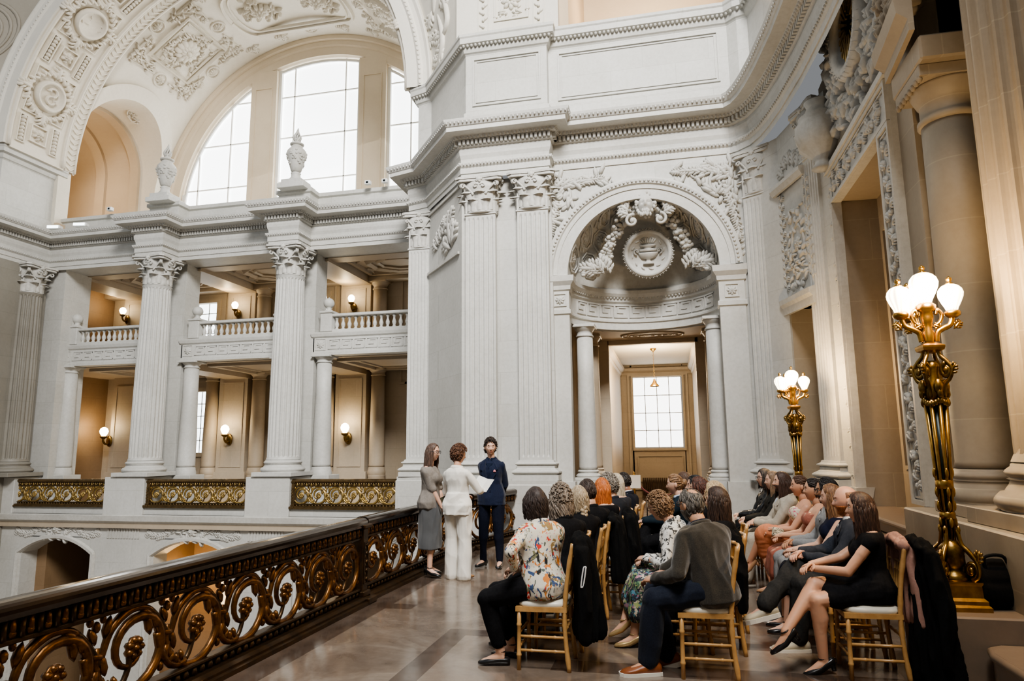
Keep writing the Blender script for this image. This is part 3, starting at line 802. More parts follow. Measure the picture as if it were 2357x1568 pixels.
# interior: mezzanine floor, ceilings, back wall with windows
m = MB(); m.box(-19.6, -5.4, 17.4, 20.7, 4.2, 4.5)
for x in (-14.05, -9.85): m.box(x - .45, x + .45, 17.4, 20.7, 4.02, 4.2)
for xc in (-16.15, -11.95, -7.75):
    L = MB(); frame(L, xc - 1.4, xc + 1.4, 17.7, 20.3, .18, .08); frame(L, xc - 1.0, xc + 1.0, 18.1, 19.9, .08, .04); m.merge(L, fn=lambda u, v, h: (u, v, 4.2 - h))
struct('ceiling_lower_gallery', m, M_WARMP)
m = MB(); m.box(-19.6, -5.4, 17.4, 20.7, 7.3, 7.5)
for x in (-14.05, -9.85, -18.2): m.box(x - .5, x + .5, 17.4, 20.7, 7.0, 7.3)
m.box(-19.6, -5.4, 20.1, 20.7, 7.08, 7.3); m.box(-19.6, -5.4, 17.4, 17.9, 7.08, 7.3)
for xc in (-16.15, -11.95, -7.75):
    L = MB(); frame(L, xc - 1.5, xc + 1.5, 17.95, 20.05, .12, .1)
    for r, w in ((.85, .1), (.6, .06)): L.tube([(xc + r * 1.25 * cos(2 * pi * i / 8 + pi / 8), 19 + r * sin(2 * pi * i / 8 + pi / 8), .03) for i in range(8)], w, 4, closed=True, smooth=False)
    for a in (-1, 1):
        for b in (-1, 1): L.tube([(xc + a * 1.3, 19 + b * .9, .03), (xc + a * .7, 19 + b * .9, .03), (xc + a * 1.3, 19 + b * .4, .03)], .05, 4, closed=True, smooth=False)
    m.merge(L, fn=lambda u, v, h: (u, v, 7.3 - h))
struct('ceiling_gallery', m, M_WARMP)
def holewall(m, x0, x1, z0, z1, y, th, holes):
    xs = sorted({x0, x1, *[h[0] for h in holes], *[h[1] for h in holes]}); 
    for i in range(len(xs) - 1):
        a, b = xs[i], xs[i + 1]; zz = [z0]
        for h in sorted(holes, key=lambda q: q[2]):
            if h[0] <= a + 1e-6 and h[1] >= b - 1e-6:
                m.box(a, b, y, y + th, zz[-1], h[2]); zz.append(h[3])
        m.box(a, b, y, y + th, zz[-1], z1)
wins = [(xc - .42, xc + .42, 1.58, 3.66) for xc in (-15.9, -11.7, -7.45)] + [(xc - .65, xc + .65, 5.0, 6.78) for xc in (-15.9, -11.7, -7.4)]
m = MB(); holewall(m, -19.6, -5.3, 0, 7.3, 20.6, .3, wins)
L = MB()
for w in wins: frame(L, w[0] - .14, w[1] + .14, w[2] - .14, w[3] + .14, .14, .06); frame(L, w[0] - .35, w[1] + .35, max(.15, w[2] - 1.3), w[3] + .4, .07, .04)
m.merge(L, fn=plane((0, 20.6, 0), (1, 0, 0)))
for xc in (-14.18, -9.92, -18.4):
    m.box(xc - .53, xc + .53, 20.2, 20.6, 0, 4.2); m.box(xc - .6, xc + .6, 20.15, 20.6, 0, .95); m.box(xc - .53, xc + .53, 20.4, 20.6, 4.2, 7.3)
    L = MB(); frame(L, xc - .4, xc + .4, 1.1, 3.9, .04, .025); m.merge(L, fn=plane((0, 20.2, 0), (1, 0, 0)))
    L = MB(); frame(L, xc - .36, xc + .36, 4.7, 6.9, .04, .025); m.merge(L, fn=plane((0, 20.4, 0), (1, 0, 0)))
struct('wall_gallery_back', m, M_WARM)
m = MB(); m.box(-19.8, -19.55, 16.6, 20.8, 0, 7.3); m.box(-19.6, -18.2, 17.5, 17.6, 0, 7.3); m.box(-5.55, -5.35, 17.5, 20.8, 0, 7.3); struct('wall_gallery_end', m, M_BROWN)
for i, w in enumerate(wins):
    w_ = empty('window_%d' % (i + 2), 'bright gallery window', 'window', kind='structure')
    m = MB(); m.box(w[0], w[1], 20.75, 20.77, w[2], w[3]); link('pane', m, M_SKY2, w_)
    m = MB()
    for k in range(1, 3): x = w[0] + (w[1] - w[0]) * k / 3; m.box(x - .012, x + .012, 20.72, 20.75, w[2], w[3])
    for k in range(1, 5): z = w[2] + (w[3] - w[2]) * k / 5; m.box(w[0], w[1], 20.72, 20.75, z - .012, z + .012)
    link('glazing_bars', m, M_MUNT, w_)
G4 = 'plain columns along the gallery back wall'
for lab, x in (('plain engaged column left of the middle lower gallery sconce', -15.0), ('plain engaged column left of the right lower gallery sconce', -10.75), ('plain engaged column right of the right lower gallery sconce', -9.0), ('plain engaged column right of the middle lower gallery sconce', -13.25)):
    column(lab, x, 20.25, .24, .21, (.0, 1.1, 3.95, 4.2), G4, 'plain', M=M_WARMP)
for lab, x in (('upper round half column right of the middle gallery sconce', -13.3), ('upper round half column right of the right gallery sconce', -9.05)):
    column(lab, x, 20.4, .25, .22, (4.5, 4.8, 6.8, 7.1), G4, 'plain', M=M_WARMP)

# wall below the gallery with segmental arches, and the hall under it
m = MB()
LWY = 15.85
holes = [(xc - 1.12, xc + 1.12, -5.2, -.62) for xc in (-16.3, -12.1, -7.9)]
holewall(m, -19.5, -5.6, -5.2, -.3, LWY, .5, holes)
for xc in (-16.3, -12.1, -7.9):
    n = 12
    for i in range(n):
        a, b = xc - 1.12 + 2.24 * i / n, xc - 1.12 + 2.24 * (i + 1) / n
        za, zb = [-1.05 + .38 * (1 - ((q - xc) / 1.12) ** 2) for q in (a, b)]
        m.add([(a, LWY, za), (b, LWY, zb), (b, LWY, -.6), (a, LWY, -.6), (a, LWY + .5, za), (b, LWY + .5, zb)], [(0, 1, 2, 3), (1, 0, 4, 5)])
# cut the strip above openings (arch spandrel sits in front of it)
for xc in (-16.3, -12.1, -7.9): pass
struct('wall_lower', m, M_STONE)
m = MB(); m.sweep([(-19.5, LWY), (-5.6, LWY)], [(-.3, -.3), (.05, -.3), (.1, -.22), (.18, -.16), (.2, -.02), (.16, .0), (-.3, .0)])
o = MB()
for xc in (-16.3, -12.1, -7.9):
    pts = [(xc - 1.22, -5), (xc - 1.22, -1.05)] + [(xc - 1.22 + 2.44 * i / 14, -1.02 + .42 * (1 - ((i - 7) / 7) ** 2)) for i in range(15)] + [(xc + 1.22, -1.05), (xc + 1.22, -5)]
    o.tube([(p[0], p[1], .02) for p in pts], .07, 6, smooth=False)
    for s in (-1, 1):
        for k in range(8): acan(o, xc + s * (.18 + .14 * k), -.42 - .015 * k, (0 if s > 0 else pi) + s * .5 * sin(k), .26, .04)
        spiral(o, xc + s * 1.35, -.5, .12, pi / 2, 1.3, s, .025)
    scatter(o, lambda x, y: True, (xc - .32, xc + .32, -.66, -.3), 40, .16, .07, 4); rosette(o, xc, -.42, .16, .08)
    for k in range(12): o.box(xc + 1.62 + k * .085, xc + 1.67 + k * .085, -.62, -.38, 0, .02)
m.merge(o, fn=plane((0, LWY, 0), (1, 0, 0))); struct('trim_lower_ledge', m, M_ORN)
m = MB(); m.box(-19.5, -5.6, 18.2, 18.4, -5.2, -.3); m.box(-19.5, -5.6, 16.3, 18.4, -.36, -.3)
for x in (-17.3, -14.0, -9.9): m.box(x - .2, x + .2, 16.35, 18.3, -5.2, -.3)
struct('wall_lower_hall', m, M_BROWN)
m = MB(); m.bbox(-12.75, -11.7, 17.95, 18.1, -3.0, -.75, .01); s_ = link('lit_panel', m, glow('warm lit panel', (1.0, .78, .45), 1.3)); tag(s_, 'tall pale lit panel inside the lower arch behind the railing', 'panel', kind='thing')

# ------------------------------------------------------------------ the great arch, vault and lunette
VX, VZ = -11.95, 10.35
def vpt(Rr, k=2.0):
    return lambda u, v, h: (VX + (Rr - h * k) * cos(u / Rr), v, VZ + (Rr - h * k) * sin(u / Rr))
def vsurf(m, Rr, y0, y1, a0=0, a1=pi, nu=60, nv=2): m.grid(lambda u, v: (VX + Rr * cos(a0 + (a1 - a0) * u), y0 + (y1 - y0) * v, VZ + Rr * sin(a0 + (a1 - a0) * u)), nu, nv)
m = MB(); vsurf(m, 6.05, 14.6, 16.55)
m.box(-18.5, -18.0, 14.75, 16.55, 10.3, 10.4); 
f6 = vpt(6.05)
def arcu(deg, Rr=6.05): return R(deg) * Rr
L = MB()
for y in (14.68, 16.47): L.tube([(arcu(a), y, .0) for a in range(0, 181, 3)], .05, 4)
def trio(L, u, Rr=6.05):
    for y in (14.98, 16.06):
        frame(L, u - .42, u + .42, y - .13, y + .13, .03, .035); 
        for k in range(7): L.ell((u - .33 + .11 * k, y, .02), (.07, .06, .05), 6, 4)
    frame(L, u - .27, u + .27, 15.25, 15.79, .035, .04); rosette(L, u, 15.52, .2, .06, 6)
def medal(L, u, S=False):
    frame(L, u - .72, u + .72, 14.86, 16.18, .03, .035); wreath(L, u, 15.52, .58, .28, 22, .07)
    for a in (0, pi / 2, pi, -pi / 2): acan(L, u + .5 * cos(a), 15.52 + .5 * sin(a), a, .5, .08)
    L.lathe([(0, .05), (.36, .05), (.38, .09), (.44, .1), (.47, .06), (.48, 0)], 28, (u, 15.52, 0))
    if S:
        pts = [(.13 * cos(t), .11 + .12 * sin(t)) for t in np.linspace(-.2, 1.5 * pi, 12)] + [(.13 * cos(t), -.13 + .12 * sin(t)) for t in np.linspace(pi / 2, -pi + .2, 12)]
        L.tube([(u + p[1], 15.52 - p[0] * -1, .07) for p in pts], .032, 6)
        for p in (pts[0], pts[-1]): L.ell((u + p[1], 15.52 + p[0], .07), .05, 6, 4)
    else: scatter(L, lambda x, y: hypot(x - u, y - 15.52) < .32, (u - .32, u + .32, 15.2, 15.84), 30, .14, .06, 9)
for k, a in enumerate((174.1, 150.0, 125.8, 101.6, 77.4, 53.2, 29, 5)): trio(L, arcu(a))
for k, a in enumerate((162.3, 138.0, 113.8, 89.5, 65.3, 41, 17)): medal(L, arcu(a), k == 0)
m.merge(L, fn=f6)
struct('ceiling_great_arch', m, M_VAULT)
# archivolt face and spandrel walls of the great arch
m = MB()
def cring(m, y, prof, Rs=None, n=72): 
    k = len(prof); v = []; f = []
    for i in range(n + 1):
        a = pi * i / n
        for (r, o) in prof: v.append((VX + r * cos(a), y - o, VZ + r * sin(a)))
    for i in range(n):
        for j in range(k - 1): f.append((i * k + j, i * k + j + 1, (i + 1) * k + j + 1, (i + 1) * k + j))
    m.add(v, f)
cring(m, 14.6, [(6.05, 0), (6.07, .04), (6.35, .04), (6.4, .08), (6.46, .08), (6.5, .04), (6.6, .05), (6.68, .1), (6.72, .1), (6.75, 0)])
for i in range(160):
    a = pi * (i + .5) / 160; m.ell((VX + 6.43 * cos(a), 14.52, VZ + 6.43 * sin(a)), (.035, .03, .035), 6, 4)
struct('trim_great_arch', m, stone('shaded cream plaster', (.66, .63, .56), (.72, .69, .62), joints=False, stain=.15))
M_PEND = stone('pendentive plaster', (.60, .57, .50), (.66, .63, .56), joints=False, stain=.2)
def pend(sg):
    def f(u, z, h):
        q = max(-1, min(1, (z - VZ) / 6.72)); X = VX + sg * 6.72 * sqrt(max(0, 1 - q * q)) if z > VZ else VX + sg * 6.72
        xe = VX + sg * 7.78; t = u; y = 14.6 - 1.18 * t
        return (X + (xe - X) * t - sg * h * .7, y - h * .7, z)
    return f
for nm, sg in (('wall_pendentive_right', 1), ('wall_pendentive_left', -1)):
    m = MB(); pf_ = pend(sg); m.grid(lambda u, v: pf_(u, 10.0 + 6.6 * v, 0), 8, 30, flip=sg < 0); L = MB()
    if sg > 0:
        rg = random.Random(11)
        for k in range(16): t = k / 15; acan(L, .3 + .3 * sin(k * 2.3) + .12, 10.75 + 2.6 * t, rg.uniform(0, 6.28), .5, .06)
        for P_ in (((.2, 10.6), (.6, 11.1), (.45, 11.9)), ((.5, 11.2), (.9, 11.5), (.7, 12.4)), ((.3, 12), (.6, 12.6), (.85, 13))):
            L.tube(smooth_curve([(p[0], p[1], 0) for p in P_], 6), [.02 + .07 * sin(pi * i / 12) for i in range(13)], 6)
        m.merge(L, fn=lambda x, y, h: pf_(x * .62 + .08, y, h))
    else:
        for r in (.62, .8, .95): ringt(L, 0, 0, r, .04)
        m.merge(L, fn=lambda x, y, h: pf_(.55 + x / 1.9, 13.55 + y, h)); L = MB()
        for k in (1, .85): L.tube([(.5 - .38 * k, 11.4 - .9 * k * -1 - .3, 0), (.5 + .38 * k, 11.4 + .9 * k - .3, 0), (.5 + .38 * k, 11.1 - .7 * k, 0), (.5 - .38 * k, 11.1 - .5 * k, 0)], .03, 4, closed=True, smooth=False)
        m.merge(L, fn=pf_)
    struct(nm, m, M_PEND if sg > 0 else stone('shaded pendentive plaster', (.33, .30, .25), (.38, .35, .295), joints=False, stain=.2))  # left one: same plaster, shade painted in as a darker colour
# chevron rib
m = MB(); vsurf(m, 6.1, 16.55, 17.0); L = MB()
for y in (16.58, 16.97): L.tube([(arcu(a, 6.1), y, 0) for a in range(0, 181, 3)], .035, 4)
for i in range(110):
    u = pi * 6.1 * (i + .5) / 110
    L.tube([(u - .05, 16.63, .0), (u + .05, 16.78, .012), (u - .05, 16.93, 0)], .02, 4, smooth=False)
m.merge(L, fn=vpt(6.1)); vsurf(m, 6.2, 17.0, 17.08); struct('trim_chevron_rib', m, M_VAULT)
# barrel vault with a side penetration on the left
SY, SZ, SR = 18.7, 11.75, 1.95
m = MB(); nu, nv = 120, 40; Rv = 6.3; y0, y1 = 17.05, 21.3
def inside(a, y):
    z = VZ + Rv * sin(a)
    return a > pi / 2 and abs(y - SY) < SR and (z < SZ or hypot(y - SY, z - SZ) < SR)
for i in range(nu):
    for j in range(nv):
        a0_, a1_ = pi * i / nu, pi * (i + 1) / nu; b0, b1 = y0 + (y1 - y0) * j / nv, y0 + (y1 - y0) * (j + 1) / nv
        if inside((a0_ + a1_) / 2, (b0 + b1) / 2): continue
        m.add([(VX + Rv * cos(a), y, VZ + Rv * sin(a)) for a, y in ((a0_, b0), (a1_, b0), (a1_, b1), (a0_, b1))], [(0, 1, 2, 3)], smooth=True)
L = MB(); P = lambda d: R(d) * Rv
def diamond(L, a, y, ru, ry, w, h):
    L.tube([(P(a) - ru, y - ry, 0), (P(a) + ru, y - ry, 0), (P(a) + ru, y + ry, 0), (P(a) - ru, y + ry, 0)], w, 4, closed=True, smooth=False)
for a in (127, 53):
    diamond(L, a, 18.8, .93, .93, .06, 0); diamond(L, a, 18.8, .8, .8, .035, 0); rosette(L, P(a), 18.8, .5, .09, 12)
    wreath(L, P(a), 18.8, .5, .2, 16, .06)
    scatter(L, lambda x, y: hypot(x - P(a), y - 18.8) > .5, (P(a) - .72, P(a) + .72, 18.08, 19.52), 130, .19, .06, 3)
    for da, dy in ((0, -1.42), (0, 1.42), (12.6, 0), (-12.6, 0)):
        ringt(L, P(a + da), 18.8 + dy, .24, .03); rosette(L, P(a + da), 18.8 + dy, .17, .05)
    for sa in (-1, 1):
        for sy in (-1, 1):
            pts = [(P(a) + sa * 1.32, 18.8 + sy * .36, 0), (P(a) + sa * 1.08, 18.8 + sy * 1.05, 0), (P(a) + sa * .36, 18.8 + sy * 1.3, 0), (P(a) + sa * 1.42, 18.8 + sy * 1.42, 0)]
            L.tube(pts, .035, 4, closed=True, smooth=False)
            scatter(L, lambda x, y: max((x - P(a)) * sa, (y - 18.8) * sy) > 1.08 and min((x - P(a)) * sa, (y - 18.8) * sy) > .5, tuple(sorted((P(a) + sa * .3, P(a) + sa * 1.38))) + tuple(sorted((18.8 + sy * .3, 18.8 + sy * 1.38))), 150, .18, .06, 8)
# central cartouche with rounded ends
for w_, k in ((.07, 1), (.04, .9)):
    pts = [(P(90) + 1.75 * k * (1 if c > 0 else -1) + .45 * c * k, 18.9 + 1.05 * k * s_, 0) for c, s_ in [(cos(t), sin(t)) for t in np.linspace(0, 2 * pi, 40)]]
    L.tube(pts, w_, 4, closed=True, smooth=False)
for da in (-10, 10): scatter(L, lambda x, y: hypot(x - P(90 + da), y - 18.9) < .62, (P(90 + da) - .62, P(90 + da) + .62, 18.28, 19.52), 90, .22, .09, 6); rosette(L, P(90 + da), 18.9, .35, .1)
for a in (112, 101, 79, 68, 90): 
    for y in (17.35, 20.35): 
        if a == 90: rosette(L, P(a), y, .2, .05); ringt(L, P(a), y, .27, .03)
        else:
            for k in range(4): acan(L, P(a) - .35 + .2 * k, y + .04 * (k % 2), .2 + k, .32, .06)
m.merge(L, fn=vpt(Rv))
struct('ceiling_vault', m, M_VAULT)
# rim of the side arch and the side barrel beyond
m = MB(); N = 40; ring = []
for i in range(-14, N + 15):
    t = i / N
    if 0 <= t <= 1: y, z = SY - SR * cos(pi * t), SZ + SR * sin(pi * t)
    else:
        k = (-i if i < 0 else i - N) / 14; y = SY - SR if i < 0 else SY + SR; z = SZ - 3.2 * k
    x = VX - sqrt(max(0, Rv ** 2 - (z - VZ) ** 2)) if z > VZ else VX - Rv
    ring.append((x, y, z))
def shr(p, k): 
    y, z = SY + (p[1] - SY) * k, (SZ + (p[2] - SZ) * k if p[2] > SZ else p[2]); return y, z
v = []; f = []; n = len(ring)
for p in ring:
    ya, za = shr(p, 1.13); yb, zb = shr(p, .9)
    xo = lambda z: VX - (sqrt(max(0, Rv ** 2 - (z - VZ) ** 2)) if z > VZ else Rv)
    v += [(xo(za), ya, za), (xo(za) + .13, ya, za), (xo(zb) + .13, yb, zb), (xo(zb) - .25, yb, zb), (-18.75, yb, zb)]
for i in range(n - 1):
    for j in range(4): f.append((i * 5 + j, i * 5 + j + 1, (i + 1) * 5 + j + 1, (i + 1) * 5 + j))
m.add(v, f, smooth=False); struct('trim_side_arch', m, M_VAULT)
m = MB(); v = []; f = []
xs = [(-18.75, .9), (-18.75, .84), (-19.1, .84), (-19.1, .9), (-20.2, .9), (-20.2, .84), (-20.6, .84), (-20.6, .9), (-22, .9), (-22, .84), (-22.4, .84), (-22.4, .0)]
for (x, k) in xs:
    for p in ring: y, z = shr(p, k); v.append((x, y, z))
for i in range(len(xs) - 1):
    for j in range(n - 1): f.append((i * n + j, i * n + j + 1, (i + 1) * n + j + 1, (i + 1) * n + j))
m.add(v, f); L = MB(); 
struct('wall_side_vault', m, M_PEACH)
m = MB(); m.box(-22.4, -18.0, 16.5, 21, 8.4, 8.6); struct('floor_side_vault', m, M_PEACH)
m = MB(); m.box(-18.6, -18.25, 20.5, 21.3, 8.2, 12.2); m.box(-18.6, -18.25, 16.5, 17.0, 8.2, 12.0); m.box(-5.66, -5.5, 16.5, 21.3, 8.2, 10.4); struct('wall_vault_side', m, M_VAULT)
# rosette panels on the first bay of the side barrel
m = MB(); L = MB(); ringt(L, 0, 0, .33, .035, 0, 30, .6); scatter(L, lambda x, y: hypot(x, y / .6) < .3, (-.3, .3, -.2, .2), 40, .12, .05, 4)
m.merge(L, fn=plane((-18.05, 19.2, 13.42), (-.3, 1, -.35), (-.9, -.3, -.2)))
r_ = link('vault_roundel', m, M_VAULT); tag(r_, 'oval leafy roundel under the small side arch left of the great window', 'relief', kind='thing')
# lunette wall and the thermal window
m = MB()
LY = 21.1
cring(m, LY, [(6.35, .2), (6.28, .22), (6.15, .22), (6.12, .12), (5.95, .12), (5.9, .05), (5.62, .03), (5.6, -.3)])
for x in (-14.15, -9.8): m.box(x - .52, x + .52, LY - .05, LY + .3, 8.2, VZ + sqrt(5.6 ** 2 - (abs(x - VX) - .3) ** 2)); L = MB(); frame(L, x - .36, x + .36, 8.9, VZ + 4.6, .04, .03); m.merge(L, fn=plane((0, LY - .05, 0), (1, 0, 0)))
m.box(-17.6, -6.3, LY - .1, LY + .4, 7.6, 8.6)
for s in (-1, 1): m.box(*sorted((VX + s * 5.58, VX + s * 6.4)), LY - .1, LY + .4, 8.2, VZ)
struct('wall_lunette', m, M_PEACH if False else stone('lunette plaster', (.66, .56, .42), (.72, .62, .48), joints=False, stain=.1))
w_ = empty('window_20', 'great arched three part window flooding the vault with daylight', 'window', kind='structure')
m = MB(); n = 40
pts = [(VX + 5.62 * cos(pi * i / n), VZ + 5.62 * sin(pi * i / n)) for i in range(n + 1)] + [(VX - 5.62, 8.3), (VX + 5.62, 8.3)]
m.add([(p[0], LY + .25, p[1]) for p in pts], [tuple(range(len(pts)))]); link('pane', m, M_SKY, w_)
m = MB()
for x in (-16.9, -15.6, -13.0, -10.95, -8.4, -7.0):
    zt = VZ + sqrt(max(0, 5.58 ** 2 - (x - VX) ** 2)); m.box(x - .02, x + .02, LY + .16, LY + .22, 8.6, zt)
for z in (9.6, 11.3, 13.0, 14.6):
    w = sqrt(max(0, 5.58 ** 2 - (z - VZ) ** 2)) if z > VZ else 5.58; m.box(VX - w, VX + w, LY + .16, LY + .22, z - .02, z + .02)
for (xa, xb) in ((-17.5, -14.67), (-13.63, -10.32), (-9.28, -6.4)):
    for x in (xa + .05, xb - .05): m.box(x - .06, x + .06, LY + .1, LY + .22, 8.6, VZ + sqrt(max(.1, 5.56 ** 2 - (x - VX) ** 2)))
for i in range(48):
    a, b = pi * i / 48, pi * (i + 1) / 48
    m.tube([(VX + 5.5 * cos(a), LY + .16, VZ + 5.5 * sin(a)), (VX + 5.5 * cos(b), LY + .16, VZ + 5.5 * sin(b))], .06, 4, caps=False)
link('glazing_bars', m, plain('white sash', (.80, .79, .75), .5), w_)

# ------------------------------------------------------------------ upper stage over the niche wall
m = MB(); m.box(-4.25, -1.95, 13.42, 14.2, 10.2, 16)
L = MB()
frame(L, -3.75, -3.5, 10.2, 15, .02, .02); frame(L, -2.5, -2.25, 10.2, 15, .02, .02); frame(L, -3.38, -2.6, 10.95, 11.85, .05, .03); rosette(L, -2.99, 11.4, .24, .06)
scatter(L, lambda x, y: hypot(x + 2.99, y - 11.4) > .22, (-3.3, -2.68, 11.02, 11.78), 46, .14, .05, 2)
for xx in (-3.625, -2.375):
    for k in range(26): petal(L, xx, 10.7 + k * .16, pi / 2 + (.9 if k % 2 else -.9), .13, .07, .04); L.ell((xx, 10.7 + k * .16, .02), .035, 6, 4)
m.merge(L, fn=plane((0, 13.42, 0), (1, 0, 0))); struct('wall_upper_pier', m, M_PEND)
m = MB(); m.box(-1.95, -1.75, 13.6, 17, 10, 16); m.box(2.0, 2.2, 13.6, 17, 10, 16); m.box(-2, 2.2, 16.9, 17.1, 10, 16)
archring(m, .05, 10.35, 16.6, [(1.4, -.3), (1.4, 0), (1.6, .02), (1.62, .1), (1.75, .1), (1.78, 0), (1.95, .0), (1.97, .12), (2.05, .12), (2.06, 0)])
struct('wall_upper_room', m, M_PEACH)
m = MB(); m.box(-2, 2.2, 13.3, 17, 10.0, 10.1); struct('floor_upper_room', m, M_PEACH)

# ------------------------------------------------------------------ right-hand wall: curved bay, portal, columns
rw = [(1.45, 13.06), (1.66, 12.9), (1.98, 12.45), (2.1, 12.3)]
wallsweep('wall_curve', rw, 0, 7.08, M_STONE, .3)
m = MB(); m.sweep([(2.1, 12.3), (2.33, 11.4)], [(-.35, 3.95), (0, 3.95), (0, 7.08), (-.35, 7.08)]); m.sweep([(2.33, 11.45), (2.5, 10.9), (2.56, 10.72)], [(-.3, 0), (0, 0), (0, 7.08), (-.3, 7.08)]); struct('wall_curve_door', m, M_STONE)
m = MB(); m.sweep([(2.1, 12.3), (2.9, 12.45), (3.0, 11.3), (2.33, 11.4)][::-1], [(0, 0), (.02, 0), (.02, 4.0), (0, 4.0)]); m.add([(2.1, 12.3, 3.95), (2.9, 12.45, 3.95), (3.0, 11.3, 3.95), (2.33, 11.4, 3.95)], [(0, 1, 2, 3)])
m.add([(2.75, 12.5, 0), (2.8, 11.3, 0), (2.8, 11.3, 4.0), (2.75, 12.5, 4.0)], [(0, 1, 2, 3), (3, 2, 1, 0)]); L = MB(); frame(L, .12, .9, .9, 3.7, .03, .02); m.merge(L, fn=plane((2.75, 12.5, 0), (.05, -1.2, 0))); struct('wall_door_recess', m, M_SHADE_R)
m = MB(); m.sweep([(2.08, 12.4), (2.36, 11.3)], [(0, 3.85), (.06, 3.85), (.07, 3.97), (.12, 4.02), (.13, 4.1), (0, 4.14)]); 
L = MB()
m.sweep([(2.02, 12.42), (2.33, 11.35)], [(0, 6.0), (.05, 6.0), (.1, 6.08), (.1, 6.14), (0, 6.16)])
for s_, e_ in ((.02, .1), (.98, 1.06)):
    for k in range(22): acan(L, s_, 4.25 + .08 * k, pi / 2 + (.8 if k % 2 else -.8), .14, .04)
ringt(L, .54, 4.95, .22, .03, 0, 30, 1.5); rosette(L, .54, 4.95, .14, .04)
scatter(L, lambda x, y: (abs(x - .54) < .4 - .25 * abs(y - 4.9)) and hypot(x - .54, (y - 4.95) / 1.5) > .22, (.1, 1.0, 4.2, 5.6), 120, .16, .06, 12)
for k in range(6): acan(L, .2 + .13 * k, 6.25 + .1 * sin(k), pi / 2 + .8 - .3 * k, .32, .05)
m.merge(L, fn=plane((2.1, 12.3, 0), (.23, -.9, 0))); r_ = link('overdoor_relief', m, M_ORN); tag(r_, 'carved cartouche and hood moulding above the narrow recessed doorway', 'relief', kind='thing')
# portal: carved frame, recessed stone panel
PX = 2.62
m = MB(); m.box(PX + .02, PX + .9, 10.71, 11.3, 0, 7.3); m.box(PX + .02, PX + .9, 7.5, 8.35, 0, 5.6); m.box(PX + .01, PX + .9, 7.3, 11.3, 5.6, 7.4); m.box(PX + .55, PX + .7, 8.3, 10.8, 0, 5.4); m.box(PX + .03, PX + .6, 8.3, 10.8, 5.26, 5.7); m.box(PX + .005, PX + .6, 7.96, 10.79, 0, .77)
L = MB(); frame(L, -10.55, -8.45, 1.3, 4.75, .05, .03); frame(L, -10.45, -8.55, 1.4, 4.65, .03, .015); m.merge(L, fn=plane((PX + .55, 0, 0), (0, -1, 0)) if False else (lambda u, v, h: (PX + .55 - h, -u, v)))
L = MB(); L.prism([(PX + .1, -10.6), (PX + .5, -10.6), (PX + .5, -8.5)], .02, (0, 0, 0), (1, 0, 0), (0, 1, 0)); struct('wall_portal', m, M_SHADE_R)
pf = empty('portal_frame', 'tall doorway frame with carved vine bands on the right wall', 'doorway frame', kind='thing')
pw = lambda u, v, h: (PX - h, -u, v)
def band(nm, u0, u1, v0, v1, horiz):
    m = MB(); L = MB(); L.box(u0, u1, v0, v1, -.05, .05); frame(L, u0 + .004, u1 - .004, v0 + .004, v1 - .004, .05, .09); frame(L, u0 + .07, u1 - .07, v0 + .07, v1 - .07, .02, .07)
    if horiz:
        n = int((u1 - u0) / .12)
        for k in range(n): acan(L, u0 + .15 + (u1 - u0 - .3) * k / n, (v0 + v1) / 2 + .05 * sin(k * 2.1), k * 1.9, .17, .05, .055)
        for k in range(int(n / 2)): L.ell((u0 + .2 + (u1 - u0 - .4) * k / (n / 2), (v0 + v1) / 2, .06), .05, 6, 4)
    else:
        n = int((v1 - v0) / .11)
        for k in range(n): acan(L, (u0 + u1) / 2 + .04 * sin(k * 2.1), v0 + .15 + (v1 - v0 - .3) * k / n, pi / 2 + (1 if k % 2 else -1), .17, .05, .055)
        for k in range(int(n / 3)): L.ell(((u0 + u1) / 2, v0 + .2 + (v1 - v0 - .4) * k / (n / 3), .06), .045, 6, 4)
    m.merge(L, fn=pw); o = link(nm, m, M_ORN, pf); return o
band('jamb', -11.12, -10.68, 1.0, 5.24, False); band('jamb', -8.38, -7.95, 1.0, 5.24, False); band('lintel', -11.12, -7.95, 5.24, 5.74, True)
m = MB(); L = MB(); L.box(-11.2, -7.85, 5.74, 5.82, -.05, .12); m.merge(L, fn=pw); link('cap_moulding', m, M_STONEP, pf)
# clock with gold rays and its carved surround
ck = empty('wall_clock', 'carved stone clock with gilded rays above the doorway frame', 'clock', kind='thing')
cy, cz = -9.1, 7.15
m = MB(); L = MB(); L.lathe([(0, .04), (.5, .04)], 40, (cy, cz, 0)); m.merge(L, fn=pw); link('dial', m, M_STONEP, ck)
m = MB(); L = MB(); L.lathe([(.5, .02), (.5, .12), (.56, .16), (.68, .17), (.72, .1), (.76, .0)], 40, (cy, cz, 0)); wreath(L, cy, cz, .62, .12, 36, .19); m.merge(L, fn=pw); link('dial_rim', m, M_ORN, ck)
for k in range(24):
    m = MB(); L = MB(); a = 2 * pi * k / 24; r0, r1 = (.14, .46) if k % 2 == 0 else (.24, .44)
    L.prism([(r0, -.012), (r1, -.035), (r1, .035), (r0, .012)], .03, (0, 0, .05), (1, 0, 0), (0, 1, 0)); L2 = MB(); L2.merge(L, M=Matrix.Translation((cy, cz, 0)) @ rotz(a)); m.merge(L2, fn=pw); link('gold_ray', m, M_GOLDF, ck)
m = MB(); L = MB()
scatter(L, lambda x, y: .72 < hypot(x - cy, (y - cz) / 1.1) < 1.35 and y > 5.95, (cy - 1.4, cy + 1.4, 5.85, 8.3), 520, .26, .13, 21)
for s in (-1, 1):
    for k in range(12): acan(L, cy + s * (.25 + .11 * k), 6.15 + .04 * k, (0 if s > 0 else pi) + s * .5, .42, .12)
